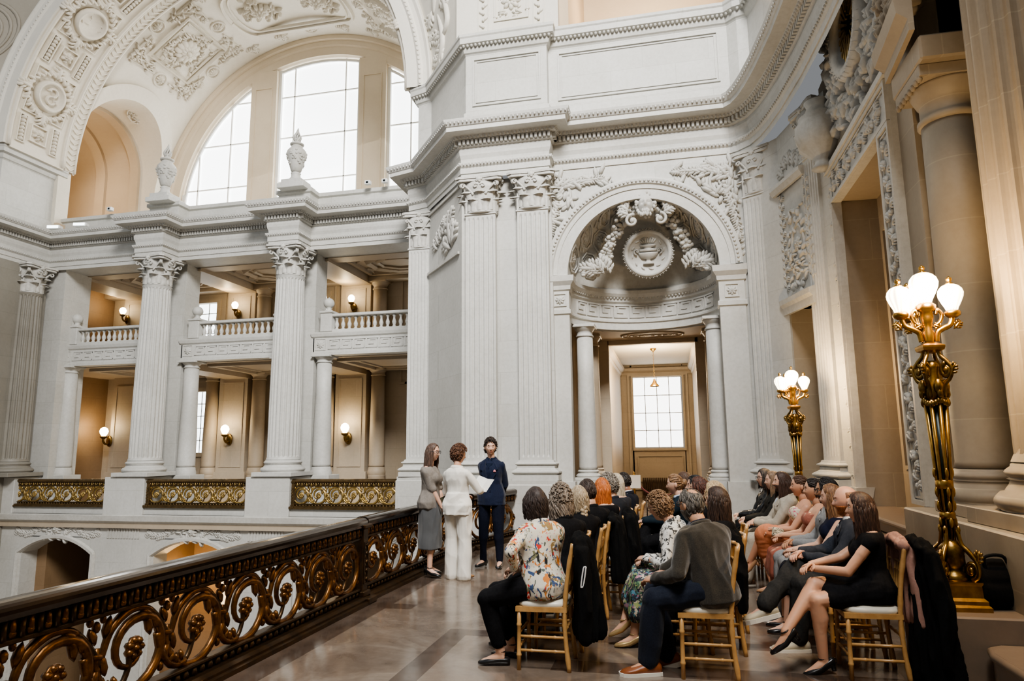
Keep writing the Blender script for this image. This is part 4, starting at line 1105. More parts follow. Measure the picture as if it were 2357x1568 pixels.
m.merge(L, fn=pw); r_ = link('clock_relief', m, M_ORN); tag(r_, 'deep carved fruit and drapery surrounding the gilded clock', 'relief', kind='thing')
# ribbed stone urn beside the clock
m = MB(); m.lathe([(0, 5.75), (.16, 5.78), (.1, 5.88), (.1, 5.92), (.3, 6.1), (.36, 6.3), (.34, 6.48), (.28, 6.56), (.3, 6.6), (.2, 6.68), (.16, 6.78), (.2, 6.86), (.0, 6.95)], 48, (2.45, 10.65, 0), fr=lambda a, z: 1 + (.05 * cos(a * 12 + z * 9) if 5.95 < z < 6.5 else 0))
u_ = link('ribbed_urn', m, M_ORN); tag(u_, 'spiral ribbed stone urn on the wall at the left of the clock', 'urn', kind='thing')
# engaged round column and the near fluted column
column('plain round column with an egg-and-dart capital beside the doorway frame', 2.84, 7.15, .27, .25, (1.0, 1.42, 4.75, 5.25), kind='plain', M=M_SHADE_R)
column('huge fluted column at the right edge lit warm by the lamp', 3.02, 5.95, .45, .42, (1.0, 1.5, 9.5, 10.3), kind='fluted', M=M_SHADE_R, ang=.05)
m = MB(); eggs(m, [(2.5, 7.5), (2.5, 6.8)], 0, 5.12, .08, .03); m.bbox(2.48, 3.3, 6.7, 7.55, 5.25, 5.5, .02); m.sweep([(2.5, 7.62), (2.42, 6.6)], [(0, 5.5), (.05, 5.5), (.05, 5.62), (.14, 5.7), (.16, 5.85), (0, 5.9)])
L = MB(); scatter(L, lambda x, y: True, (-7.6, -6.7, 5.95, 6.6), 120, .22, .12, 5); m.merge(L, fn=lambda u, v, h: (2.5 - h, -u, v)); struct('trim_column_block', m, M_SHADE_R)
m = MB(); m.box(3.15, 3.5, -3, 8.0, 0, 13); m.box(2.9, 3.3, 7.3, 11.2, 5.5, 13); struct('wall_right', m, M_SHADE_R)
m = MB(); m.bbox(2.32, 3.4, 5.2, 7.95, 0, 1.0, .015); m.bbox(2.28, 3.4, 5.2, 7.98, 0, .42, .015); m.bbox(2.9, 3.4, 2, 5.2, 0, 1.0, .01); struct('baseboard_right', m, M_SHADE_R)
m = MB(); m.sweep([(1.4, 13.0), (1.62, 12.8), (2.02, 12.25), (2.12, 12.2)], PL); m.sweep([(2.25, 11.4), (2.42, 10.85), (2.5, 10.6)], PL); struct('baseboard_curve', m, M_STONE)
M_STEP = stone('worn step stone', (.20, .15, .11), (.26, .20, .15), joints=False, rough=.35)
def stepprof(z, r=.035): return [(-.6, z - .17), (-.03, z - .17), (-.03, z - .06), (0, z - .055)] + [(r * cos(t) - .0, z - .03 + .03 * sin(t)) for t in np.linspace(-pi / 2, pi / 2, 6)] + [(-.6, z)]
for k, (pth, z) in enumerate((([(2.25, 11.0), (2.25, 7.95)], .6), ([(2.42, 10.8), (2.42, 7.95)], .78), ([(2.05, 11.3), (2.05, 7.95)], .42))):
    m = MB(); m.sweep(pth, stepprof(z)); struct('stair_step' if False else 'trim_step_%d' % (k + 1), m, M_STEP)
for k, (pth, z) in enumerate((([(3.2, 5.46), (2.12, 5.46), (2.03, 5.4), (1.99, 5.25), (2.0, 4.4), (2.04, 3.2)], .3), ([(3.2, 5.44), (2.5, 5.44), (2.41, 5.38), (2.37, 5.22), (2.37, 4.2), (2.4, 3.2)], .46))):
    m = MB(); m.prism(pth + [(3.2, 3.2)], z, (0, 0, 0), (1, 0, 0), (0, 1, 0)); m.tube([(x, y, z - .03) for x, y in pth[1:]], .03, 10); struct('trim_step_%d' % (k + 4), m, M_STEP)
m = MB(); m.bbox(1.75, 2.6, 5.47, 6.25, 0, .47, .012); struct('trim_lamp_block', m, M_STEP)
m = MB(); m.bbox(1.5, 2.3, 10.4, 11.3, 0, .42, .012); struct('trim_far_lamp_block', m, M_STEP)
# enclosing walls behind the viewer
m = MB(); m.box(-4, 3.6, -3.2, -3, 0, 13); struct('wall_back', m, M_STONE)
# ------------------------------------------------------------------ bronze railings
def scroll_panel(L, z0, z1, per, dark, gold, lod=1):
    """running scrolls; dark / gold are builders in (u, 0, z)"""
    H = z1 - z0; n = max(1, int(round(L / per))); st = L / n; q = st / .61; hz = H / .52
    uz = lambda u, z: (u, 0, z0 + z * hz)
    sg = 6 if lod else 5
    for k in range(n):
        c = st * (k + .5); r0 = .235
        pts = []; rr = []; N = 30 if lod else 22
        for i in range(N):
            t = i / (N - 1); a = R(165) + R(500) * t; r = r0 * (1 - t) ** .8 + .085 * min(1, 2 - t * 1.2)
            pts.append(uz(c + r * q * cos(a), .255 + r * .93 * sin(a))); rr.append(.018 + .018 * sin(pi * min(1, t * 1.15)))
        gold.tube(pts, rr, sg, up=(0, 1, 0), flat=.8)
        gold.ell(uz(c, .255), (.075, .022, .075), 10, 6)
        for j in range(7): gold.ell(uz(c + .05 * cos(j * .898), .255 + .05 * sin(j * .898)), (.026, .034, .026), 6, 4)
        gold.ell(uz(c, .255), (.025, .042, .025), 6, 4)
        pts = smooth_curve([uz(c - .27 * q, .27), uz(c - .21 * q, .42), uz(c - .07 * q, .505), uz(c + .08 * q, .49), uz(c + .2 * q, .4), uz(c + .34 * q, .22)], 6 if lod else 4)
        m_ = len(pts); cut = int(m_ * .68)
        gold.tube(pts[:cut + 1], [.03 - .01 * abs(2 * i / cut - 1) for i in range(cut + 1)], sg, up=(0, 1, 0)); dark.tube(pts[cut:], .02, sg)
        pts = smooth_curve([uz(c + .2 * q, .3), uz(c + .25 * q, .16), uz(c + .36 * q, .045), uz(c + .5 * q, .04), uz(c + .57 * q, .15), uz(c + .56 * q, .24)], 5 if lod else 3)
        cut = int(len(pts) * .6)
        if k < n - 1:
            gold.tube(pts[:cut + 1], [.026] * (cut + 1), sg, up=(0, 1, 0)); dark.tube(pts[cut:], .018, sg)
        # husks, leaf tips, buds
        for (du, z, a, ln) in ((-.29, .3, -1.2, .13), (.03, .49, -.5, .1), (.09, .46, -1.3, .13), (.13, .43, -1.0, .1), (.33, .05, 1.2, .08), (.4, .03, 1.5, .07), (.46, .04, 1.7, .07), (.24, .3, -.3, .1), (-.3, .22, -1.9, .12), (-.33, .35, 2.0, .1), (-.27, .38, 1.2, .11), (.22, .2, -.9, .12)):
            if (du > .3 and k == n - 1) or (du < -.28 and k == 0): continue
            b = MB(); petal(b, 0, 0, a, ln * 1.25, ln * .5, .026); o = uz(c + du * q, z)
            gold.merge(b, fn=lambda x, y, h: (o[0] + x, h, o[2] + y))
        for (du, z, r) in ((-.33, .46, .026), (-.28, .5, .02), (-.38, .5, .022), (-.34, .4, .02), (.28, .12, .022), (.31, .2, .02), (.25, .07, .024)):
            if du < -.25 and k == 0: continue
            gold.ell(uz(c + du * q, z), (r, r, r * 1.4), 6, 5)
def railing(label, p0, p1, z0=0.0, lod=1, gold=None, dark=None, name='bronze_railing', group=None, H=.9, posts=(0, 1)):
    gold = gold or M_GOLDB; dark = dark or M_BRONZE
    L = hypot(p1[0] - p0[0], p1[1] - p0[1]); o = empty(name, label, 'railing', (p0[0], p0[1], z0), atan2(p1[1] - p0[1], p1[0] - p0[0]), group, 'thing')
    k = H / .9
    m = MB(); prof = [(-.07, .8), (-.085, .83), (-.085, .85)] + [(-.085 * cos(t), .855 + .045 * sin(t)) for t in np.linspace(.3, pi - .3, 9)] + [(.085, .85), (.085, .83), (.07, .8), (.03, .785), (-.03, .785)]
    m.sweep([(0, 0), (L, 0)], [(a, b * k) for a, b in prof] + [(prof[0][0], prof[0][1] * k)], smooth=False); link('handrail', m, plain('polished bronze handrail', (.05, .034, .022), .16, .7, coat=.6) if lod else dark, o)
    m = MB(); m.bbox(0, L, -.04, .04, .665 * k, .69 * k, .005); m.box(0, L, -.022, .022, .69 * k, .79 * k); g = MB()
    n = int(L / (.105 * (1 if lod else 1.2)))
    for i in range(n):
        u = L * (i + .5) / n
        m.tube([(u, -.03, .695 * k), (u, -.03, .785 * k)], .02, 6)
        g.ell((u + L / n / 2, -.028, .745 * k), (.022, .018, .045 * k), 6, 5); g.ell((u + L / n / 2, -.03, .715 * k), (.03, .014, .022), 6, 4)
    f = link('frieze', m, dark, o); link('frieze_leaves', g, gold, f)
    d = MB(); g = MB(); scroll_panel(L, .16 * k, .665 * k, .61 * k, d, g, lod); d.mi = [1] * len(d.mi); g.merge(d); link('scrollwork', g, [gold, dark], o)
    m = MB(); m.bbox(0, L, -.05, .05, .135 * k, .16 * k, .006); m.box(0, L, -.02, .02, .07 * k, .14 * k)
    n = int(L / .085)
    for i in range(n):
        u = L * (i + .5) / n; m.ell((u, -.03, .105 * k), (.034, .022, .03 * k), 6, 4)
    m.sweep([(0, 0), (L, 0)], [(-.16, 0), (-.16, .035), (-.13, .04), (-.13, .06), (-.09, .075), (.09, .075), (.13, .06), (.13, .04), (.16, .035), (.16, 0)], smooth=False); link('base', m, dark, o)
    for e in posts:
        m = MB(); u = L * e; w = .065
        m.bbox(u - w, u + w, -w, w, .0, .79 * k, .008); m.bbox(u - w - .04, u + w + .04, -w - .1, w + .1, 0, .07, .01); m.bbox(u - w - .02, u + w + .02, -w - .03, w + .03, .07, .13 * k, .01); m.bbox(u - .1, u + .1, -.1, .1, .785 * k, .83 * k, .01)
        q = MB(); frame(q, -.045, .045, .2 * k, .64 * k, .008, .01)
        for j in range(9): petal(q, 0, (.23 + .045 * j) * k, pi / 2 + (.7 if j % 2 else -.7), .06, .03, .015)
        m.merge(q, fn=lambda x, y, h: (u + x, -w - h, y)); link('post', m, dark, o)
    return o
railing('near dark bronze scroll railing running out of the lower left corner', (-3.42, 1.9), (-3.37, 7.2), posts=(1,), group=None)
railing('middle stretch of dark bronze railing behind the standing couple', (-3.42, 7.33), (-3.32, 10.95), posts=(1,))
railing('last short stretch of dark bronze railing meeting the stone pier', (-3.26, 11.1), (-2.86, 12.55), posts=())
for lab, x0, x1 in (('pale gilt far railing in the leftmost gallery bay', -18.05, -14.84), ('pale gilt far railing in the middle gallery bay', -13.56, -10.58), ('pale gilt far railing in the right gallery bay beside the pier', -9.32, -6.48)):
    railing(lab, (x0, 15.92), (x1, 15.92), .18, 0, M_GOLDF, M_BRONZE if False else plain('aged dark bronze', (.10, .07, .035), .4, .8, (.2, .13, .06), 9, .2), 'gilt_railing', 'gilt railings of the gallery', .74, (0, 1))

# ------------------------------------------------------------------ candelabra
def globe_material():
    t = NT('lit ribbed glass globe'); o = t.obj(); sp = t.new('ShaderNodeSeparateXYZ'); t.l.new(o, sp.inputs[0])
    t.col((1.0, .93, .8)).rough(.25); t.b.inputs['Emission Color'].default_value = (1.0, .80, .54, 1); 
    at = t.math('ARCTAN2', sp.outputs[1], sp.outputs[0]); rib = t.math('MULTIPLY_ADD', t.math('SINE', t.math('MULTIPLY', at, 12.0)), 2.6)
    rib.node.inputs[2].default_value = 6.0; t.l.new(rib, t.b.inputs['Emission Strength'])
    return t.m
M_GLOBE = globe_material()
def candelabrum(label, loc, rz=0, sc=1):
    o = empty('candelabrum', label, 'floor lamp', loc, rz, 'gilt candelabra by the doorway', 'thing'); B = M_BRASS
    m = MB(); m.sweep([(-.19, -.19), (-.19, .19), (.19, .19), (.19, -.19)][::-1], [(0, 0), (.02, 0), (.02, .03), (.0, .045), (.0, .07), (-.025, .09), (-.03, .17), (-.02, .185), (-.02, .195), (-.19, .195)], closed=True); link('plinth', m, B, o)
    m = MB(); m.lathe([(.13, .19), (.14, .21), (.11, .24), (.08, .26), (.08, .28), (.12, .31), (.115, .38), (.12, .42), (.08, .45), (.05, .48)], 24, fr=lambda a, z: 1 + (.04 * cos(a * 16) if .3 < z < .42 else 0)); link('foot_vase', m, M_BRASSD, o)
    for k in range(4):
        a = k * pi / 2 + pi / 4; m = MB(); q = MB()
        spiral(q, .17, .27, .07, -pi / 2, 1.4, -1 if False else 1, .022); q.tube(smooth_curve([(.17, .2, 0), (.235, .24, 0), (.23, .33, 0), (.16, .4, 0), (.1, .45, 0), (.075, .56, 0)], 6), [.022] * 30 + [.016], 6)
        acan(q, .22, .3, 1.2, .13, .02); q.ell((.09, .55, 0), (.02, .035, .02), 6, 5)
        m.merge(q, fn=lambda x, y, h: (x * cos(a) - h * sin(a), x * sin(a) + h * cos(a), y)); link('scroll_foot', m, B, o)
    m = MB(); d = MB()
    for (z0, z1, r0, r1) in ((.45, 1.5, .045, .1),):
        d.lathe([(r0 * .8, z0), (r1 * .82, z1)], 16)
        for k in range(8):
            a = k * pi / 4; m.tube([(r0 * cos(a), r0 * sin(a), z0), (r1 * cos(a), r1 * sin(a), z1)], [.012, .024], 6)
    m.lathe([(.06, .62), (.075, .63), (.075, .67), (.06, .68)], 20); m.lathe([(.07, .84), (.085, .85), (.085, .9), (.07, .91)], 20)
    for k in range(4):
        a = k * pi / 2; 
        for zz, rr in ((.6, .07), (.72, .075), (.82, .08), (.96, .085)): m.ell((rr * cos(a), rr * sin(a), zz), (.022, .022, .04), 6, 5)
    link('shaft', m, B, o); link('shaft_core', d, M_BLACKM, o)
    # head: wreath, scrolls, masks
    m = MB()
    for i in range(26):
        a = 2 * pi * i / 26; m.ell((.115 * cos(a), .115 * sin(a), 1.5 - .03 * abs(sin(2 * a))), (.028, .028, .026), 6, 4)
    for k in range(4):
        a = k * pi / 2 + pi / 4; q = MB(); spiral(q, .14, 1.72, .055, pi / 2, 1.5, 1, .024); q.tube(smooth_curve([(.1, 1.52, 0), (.12, 1.62, 0), (.17, 1.66, 0), (.2, 1.73, 0), (.15, 1.79, 0), (.09, 1.84, 0), (.075, 1.9, 0)], 5), .02, 6); acan(q, .17, 1.68, .9, .12, .02)
        m.merge(q, fn=lambda x, y, h: (x * cos(a) - h * sin(a), x * sin(a) + h * cos(a), y))
        b = k * pi / 2; m.ell((.11 * cos(b), .11 * sin(b), 1.6), (.05, .05, .06), 8, 6); m.ell((.13 * cos(b), .13 * sin(b), 1.55), (.03, .03, .04), 6, 5)
    m.lathe([(.1, 1.5), (.105, 1.58), (.08, 1.64), (.06, 1.7), (.07, 1.75), (.05, 1.8)], 20); link('scrolled_capital', m, M_BRASSD, o)
    m = MB(); m.lathe([(.06, 1.86), (.12, 1.88), (.13, 1.9), (.13, 1.915), (.09, 1.93), (.05, 1.94)], 4, a0=pi / 4, a1=2 * pi + pi / 4, smooth=False); m.lathe([(.045, 1.92), (.04, 1.96), (.05, 2.02), (.035, 2.05), (.045, 2.1), (.055, 2.14), (.05, 2.18), (.08, 2.2), (.085, 2.23), (.06, 2.25)], 20); link('stem', m, B, o)
    for a in (0, pi, pi / 2 + .3):
        m = MB(); q = MB()
        P = smooth_curve([(.06, 1.95, 0), (.075, 2.02, 0), (.12, 2.05, 0), (.18, 2.08, 0), (.205, 2.15, 0)], 6)
        q.tube(P, [.022] * len(P), 8); q.tube(smooth_curve([(.05, 2.07, 0), (.1, 2.1, 0), (.12, 2.16, 0), (.085, 2.2, 0), (.07, 2.16, 0)], 6), .016, 6); acan(q, .2, 2.04, .8, .1, .02); acan(q, .12, 2.04, 2.6, .09, .02)
        m.merge(q, fn=lambda x, y, h: (x * cos(a) - h * sin(a), x * sin(a) + h * cos(a), y)); m.lathe([(.03, 2.13), (.06, 2.15), (.065, 2.17), (.055, 2.185)], 16, (.205 * cos(a), .205 * sin(a), 0)); link('arm', m, B, o)
        globe(o, .205 * cos(a), .205 * sin(a), 2.185, .84)
    globe(o, 0, 0, 2.25, .98)
    l = bpy.data.lights.new('bulb', 'POINT'); l.energy = 95; l.color = (1, .68, .34); l.shadow_soft_size = .08; lo = bpy.data.objects.new('bulb', l); COL.objects.link(lo); lo.parent = o; lo.location = (.0, -.2, 2.36)
    for ch in o.children:
        if ch.type == 'MESH':
            k = {'arm': .9, 'plinth': .78, 'glass_globe': 1, 'stem': .85}.get(ch.name.split('.')[0], .70)
            if k != 1:
                for v_ in ch.data.vertices: v_.co.x *= k; v_.co.y *= k
            else: ch.location.x *= .9; ch.location.y *= .9
    o.scale = (sc, sc, sc); return o
def globe(o, x, y, z, s):
    m = MB(); P = [(.045, 0), (.055, .03), (.08, .08), (.1, .13), (.105, .165), (.095, .2), (.07, .23), (.04, .245), (.02, .25)]
    m.lathe([(r * s, zz * s) for r, zz in P], 32, (0, 0, 0), fr=lambda a, zz: 1 + .02 * cos(a * 12)); g = link('glass_globe', m, M_GLOBE, o, (x, y, z))
    m = MB(); m.lathe([(.028, 0), (.03, .01), (.012, .02), (.022, .035), (.022, .05), (.0, .07)], 12); link('finial', m, M_BRASS, g, (0, 0, .245 * s))
candelabrum('large gilt candelabrum with lit glass globes, near right edge on stone block', (1.98, 5.78, .47), .05)
candelabrum('smaller-looking gilt candelabrum with lit globes behind the seated guests', (1.8, 10.75, .42), .15, .93)

# ------------------------------------------------------------------ urns on the gallery parapet
for lab, x in (('carved stone urn with flame finial over the left gallery column', -14.05), ('carved stone urn with flame finial over the right gallery column', -9.83)):
    o = empty('urn', lab, 'urn', (x, 16.3, 8.8), 0, 'urns on the gallery parapet', 'thing')
    m = MB(); m.bbox(-.4, .4, -.3, .4, -.04, .1, .01); m.bbox(-.3, .3, -.26, .3, .1, .22, .01); m.lathe([(.22, .22), (.13, .34), (.12, .42), (.14, .45), (.1, .48)], 24); link('pedestal', m, M_STONEP, o)
    m = MB(); m.lathe([(.09, .48), (.14, .52), (.18, .66), (.25, .92), (.27, 1.02), (.255, 1.1), (.2, 1.17), (.17, 1.19), (.15, 1.25), (.12, 1.28)], 28)
    rg = random.Random(4)
    for k in range(70):
        a = rg.uniform(0, 6.28); z = .74 + .3 * rg.random() + .08 * sin(a * 4); r = .16 + .1 * min(1, max(0, (z - .55) / .45)); m.ell((r * cos(a), r * sin(a), z), (.038, .038, .036), 6, 4)
    link('body', m, M_ORN, o)
    m = MB(); m.lathe([(.13, 1.27), (.19, 1.29), (.19, 1.32), (.11, 1.35), (.07, 1.39), (.09, 1.42), (.1, 1.47)], 20)
    for k in range(9):
        a = k * .7; m.tube(smooth_curve([(.06 * cos(a), .06 * sin(a), 1.42), (.1 * cos(a + .4), .1 * sin(a + .4), 1.52), (.05 * cos(a + 1), .05 * sin(a + 1), 1.64), (.02, 0, 1.74 + .06 * (k % 3 == 0))], 4), [.035 - .0022 * i for i in range(13)], 5)
    link('flame_lid', m, M_ORN, o)
# ------------------------------------------------------------------ wall sconces
M_SCON = glow('lit sconce globe', (1.0, .84, .58), 9)
for lab, x, y, z, s in (('lit brass sconce on the middle lower gallery pilaster', -14.2, 20.18, 2.1, 1.2), ('lit brass sconce on the right lower gallery pilaster', -9.93, 20.18, 2.08, 1.2), ('lit brass sconce in the dark left lower gallery bay', -18.9, 20.18, 2.1, 1.2), ('small lit sconce above the middle mezzanine balcony', -14.25, 20.38, 6.35, 1), ('small lit sconce above the right mezzanine balcony', -9.95, 20.38, 6.33, 1), ('small lit sconce above the leftmost mezzanine balcony', -18.75, 20.38, 6.4, 1)):
    o = empty('wall_sconce', lab, 'wall lamp', (x, y, z), 0, 'gallery wall sconces', 'thing'); o.scale = (s, s, s)
    m = MB(); m.ell((0, -.03, -.08), (.1, .04, .16), 12, 8); m.tube(smooth_curve([(0, -.04, -.14), (0, -.16, -.16), (0, -.24, -.08), (0, -.24, 0)], 6), .03, 8); m.lathe([(.03, -.02), (.09, .02), (.1, .05), (.07, .06)], 16, (0, -.24, 0)); link('bracket', m, M_BRASSD, o)
    m = MB(); m.lathe([(.05, .06), (.1, .14), (.115, .2), (.09, .27), (.04, .31), (0, .32)], 16, (0, -.24, 0)); link('glass_globe', m, M_SCON, o)
# ------------------------------------------------------------------ corridor fittings
o = empty('pendant_lamp', 'small brass pendant lamp hanging on a chain before the corridor window', 'pendant lamp', (-.34, 19.0, 4.3), kind='thing')
m = MB(); m.lathe([(.09, 0), (.08, -.03), (.03, -.07), (.015, -.1)], 16); link('ceiling_rose', m, M_BRASSD, o)
m = MB()
for k in range(18): m.tube([(.012 * cos(t), .0 if k % 2 else .012 * cos(t), -.1 - .042 * k - .022 + .024 * sin(t)) if not k % 2 else (0, .012 * cos(t), -.1 - .042 * k - .022 + .024 * sin(t)) for t in np.linspace(0, 2 * pi, 9)[:-1]], .005, 4, closed=True)
link('chain', m, M_BRASSD, o)
m = MB(); m.lathe([(.012, -.84), (.03, -.86), (.035, -.9), (.06, -.95), (.1, -1.0), (.13, -1.04), (.12, -1.05), (.05, -1.0)], 20); link('lamp_shade', m, M_BRASS, o)
M_IRON = plain('brown painted iron', (.09, .055, .035), .5, .2)
o = empty('radiator', 'dark brown cast iron radiator below the corridor window', 'radiator', (-.52, 22.72, 0), kind='thing')
for k in range(13):
    m = MB(); x = -.36 + .06 * k; m.bbox(x - .022, x + .022, -.1, .1, .08, .6, .02)
    for y in (-.06, 0, .06): m.tube([(x, y, .1), (x, y, .64)], .022, 6)
    link('radiator_section', m, M_IRON, o)
m = MB()
for x in (-.34, .34): m.box(x - .03, x + .03, -.08, .08, 0, .1)
link('foot', m, M_IRON, o)
o = empty('stanchion', 'polished brass stanchion post standing at the corridor mouth', 'stanchion', (-.96, 18.5, 0), kind='thing')
m = MB(); m.lathe([(.17, 0), (.17, .02), (.1, .05), (.04, .07), (.03, .1)], 28); link('base', m, M_BRASS, o)
m = MB(); m.lathe([(.024, .08), (.024, .88), (.035, .89), (.035, .92), (.02, .94), (.03, .965), (.0, .99)], 16); link('post', m, M_BRASS, o)
m = MB(); m.bbox(-.17, .17, -.045, -.035, .56, .9, .002); s_ = link('sign_card', m, plain('white card', (.8, .8, .76), .6)); s_.location = (-.96, 18.5, 0); tag(s_, 'blank white sign card hung on the brass stanchion', 'sign', kind='thing')
m = MB(); m.tube(smooth_curve([(-.92, 18.5, .82), (-.75, 18.5, .55), (-.5, 18.5, .4), (-.2, 18.5, .37), (.15, 18.5, .5), (.45, 18.5, .78)], 6), .022, 8); r_ = link('rope', m, plain('dark red velvet', (.12, .015, .02), .7, sheen=.5)); tag(r_, 'dark red velvet rope sagging from the brass stanchion', 'rope', kind='thing')
# ------------------------------------------------------------------ small fittings on the cornice
M_WHITE = plain('white plastic', (.78, .78, .77), .4)
for lab, x in (('white floodlight lying on the gallery parapet, nearest the left pier', -17.9), ('white floodlight lying on the gallery parapet, second from the left pier', -16.95)):
    o = empty('floodlight', lab, 'floodlight', (x, 16.35, 8.32), .2, 'floodlights on the parapet', 'thing'); m = MB(); m.bbox(-.2, .2, -.1, .1, .0, .12, .03); link('housing', m, M_WHITE, o); m = MB(); m.box(-.17, .17, -.115, -.1, .02, .1); link('lens', m, M_SKY2, o)
for lab, x in (('small white camera box on the parapet left of the left urn', -16.1), ('small white camera box on the parapet right of the right urn', -7.75), ('white angled bracket box on the parapet nearest the slanted pier', -7.25)):
    o = empty('camera_box', lab, 'security camera', (x, 16.5, 8.8), 0, 'devices on the parapet', 'thing'); m = MB(); m.bbox(-.08, .08, -.06, .06, 0, .11, .01); link('housing', m, M_WHITE, o); m = MB(); m.box(-.03, .03, -.07, -.06, .03, .08); link('lens', m, M_BLACKM, o)

# ------------------------------------------------------------------ chairs
M_WOOD = plain('honey bamboo wood', (.45, .245, .085), .38, 0, (.55, .32, .125), 22, .08, coat=.2)
M_CUSH = plain('ivory cushion vinyl', (.74, .70, .60), .35, 0, (.70, .66, .56), 8)
def ringed(m, a, b, r, n):
    """a bamboo-look turned rod"""
    a, b = Vector(a), Vector(b); P = []; rr = []
    for i in range(n):
        t0 = i / n
        for t, k in ((.0, 1.0), (.44, 1.0), (.47, 1.22), (.5, 1.28), (.53, 1.22), (.56, 1.0)): P.append(a.lerp(b, t0 + t / n)); rr.append(r * k)
    P.append(b); rr.append(r); m.tube(P, rr, 8)
_chair = None
def make_chair(label, x, y, rz, group):
    global _chair
    if _chair is not None:
        c = dup(_chair, (x, y, 0), rz, label, group); return c
    o = empty('chiavari_chair', label, 'chair', (x, y, 0), rz, group, 'thing'); W = M_WOOD
    # local frame: the sitter looks along +y
    for sx in (-1, 1):
        m = MB(); ringed(m, (sx * .185, .18, 0), (sx * .18, .175, .43), .016, 2); link('leg', m, W, o)
        m = MB(); P = smooth_curve([(sx * .18, -.2, 0), (sx * .175, -.175, .25), (sx * .17, -.175, .45), (sx * .165, -.2, .68), (sx * .165, -.245, .92)], 5)
        m.tube(P, [.017 + (.004 if i % 5 == 2 else 0) for i in range(len(P))], 8); link('back_post', m, W, o)
    m = MB(); pl = [(-.2, .2), (.2, .2), (.185, -.19), (-.185, -.19)]
    m.prism(pl, .035, (0, 0, .42), (1, 0, 0), (0, 1, 0)); link('seat_frame', m, W, o)
    m = MB()
    def cush(u, v):
        a = 2 * pi * u; c, s = cos(a), sin(a); k = (abs(c) ** 5 + abs(s) ** 5) ** (-1 / 5)
        r = (1, 1.03, 1.0, .9, .6, .0)[int(round(v * 5))]; z = (.455, .468, .485, .498, .505, .508)[int(round(v * 5))]
        return (.187 * k * c * r * (1 + .04 * s), .187 * k * s * r, z)
    m.grid(cush, 28, 5, cu=True); link('seat_cushion', m, M_CUSH, o)
    for (a, b, n) in (((-.18, .18, .16), (.18, .18, .16), 3), ((-.18, .18, .26), (.18, .18, .26), 3), ((-.18, .17, .14), (-.178, -.185, .14), 2), ((-.18, .17, .24), (-.178, -.185, .24), 2), ((.18, .17, .14), (.178, -.185, .14), 2), ((.18, .17, .24), (.178, -.185, .24), 2), ((-.17, -.18, .3), (.17, -.18, .3), 3)):
        m = MB(); ringed(m, a, b, .0105, n); link('stretcher', m, W, o)
    m = MB(); m.tube(smooth_curve([(-.165, -.24, .9), (0, -.262, .91), (.165, -.24, .9)], 6), .015, 8); link('crest_rail', m, W, o)
    for z, y in ((.8, -.222), (.56, -.186)): m = MB(); m.tube(smooth_curve([(-.165, y, z), (0, y - .012, z), (.165, y, z)], 5), .011, 8); link('back_rail', m, W, o)
    for k in range(6): xx = -.125 + .05 * k; m = MB(); ringed(m, (xx, -.196, .56), (xx, -.232, .8), .0085, 2); link('spindle', m, W, o)
    _chair = o; return o
# ------------------------------------------------------------------ people
TMP = bpy.data.scenes.new('tmp_remesh')
def remesh(mb, vox, smooth=4, fac=.5):
    me = bpy.data.meshes.new('tmp'); me.from_pydata(mb.v, [], mb.f); me.update()
    o = bpy.data.objects.new('tmp', me); TMP.collection.objects.link(o)
    r = o.modifiers.new('r', 'REMESH'); r.mode = 'VOXEL'; r.voxel_size = vox
    s = o.modifiers.new('s', 'SMOOTH'); s.factor = fac; s.iterations = smooth
    with bpy.context.temp_override(scene=TMP, view_layer=TMP.view_layers[0]):
        dg = bpy.context.evaluated_depsgraph_get(); dg.update()
        ev = o.evaluated_get(dg); out = bpy.data.meshes.new_from_object(ev)
    n = len(out.vertices); co = np.empty(n * 3, 'f'); out.vertices.foreach_get('co', co); co = co.reshape(-1, 3)
    no = np.empty(n * 3, 'f'); out.vertices.foreach_get('normal', no); no = no.reshape(-1, 3)
    f = [tuple(p.vertices) for p in out.polygons]
    bpy.data.objects.remove(o); bpy.data.meshes.remove(me); bpy.data.meshes.remove(out)
    return co, no, f
def folds(co, no, amp, sc, seed, stretch=(1, 1, .45)):
    out = co.copy()
    for i in range(len(co)):
        p = co[i]; v = mnoise.noise(Vector((p[0] * sc * stretch[0] + seed, p[1] * sc * stretch[1], p[2] * sc * stretch[2] + seed * .7)))
        w = 1 - 2 * abs(v); out[i] += no[i] * (amp * (w - .5))
    return out
def rot_to(d, up=(0, 0, 1)):
    """matrix whose +y axis is d"""
    d = Vector(d).normalized(); x = d.cross(Vector(up)); x = x.normalized() if x.length > 1e-4 else Vector((1, 0, 0)); z = x.cross(d)
    return Matrix((x, d, z)).transposed().to_4x4()
def ik(a, b, l1, l2, pole):
    a, b = Vector(a), Vector(b); d = b - a; L = min(d.length, (l1 + l2) * .999); d.normalize()
    k = (l1 * l1 - l2 * l2 + L * L) / (2 * L); h = sqrt(max(0, l1 * l1 - k * k)); p = Vector(pole) - d * Vector(pole).dot(d); p.normalize()
    return a + d * k + p * h, a + d * L
def limb(mb, P, rad, seg=12, n=5, flat=1.0):
    Q = []; rr = []
    for i in range(len(P) - 1):
        for k in range(n):
            t = k / n; Q.append(Vector(P[i]).lerp(Vector(P[i + 1]), t)); rr.append(rad[i] * (1 - t) + rad[i + 1] * t)
    Q.append(Vector(P[-1])); rr.append(rad[-1]); mb.tube(Q, rr, seg, flat=flat)
    for p, r in zip(P, rad): mb.ell(tuple(p), r * .99, 10, 8)
SKINS = {}
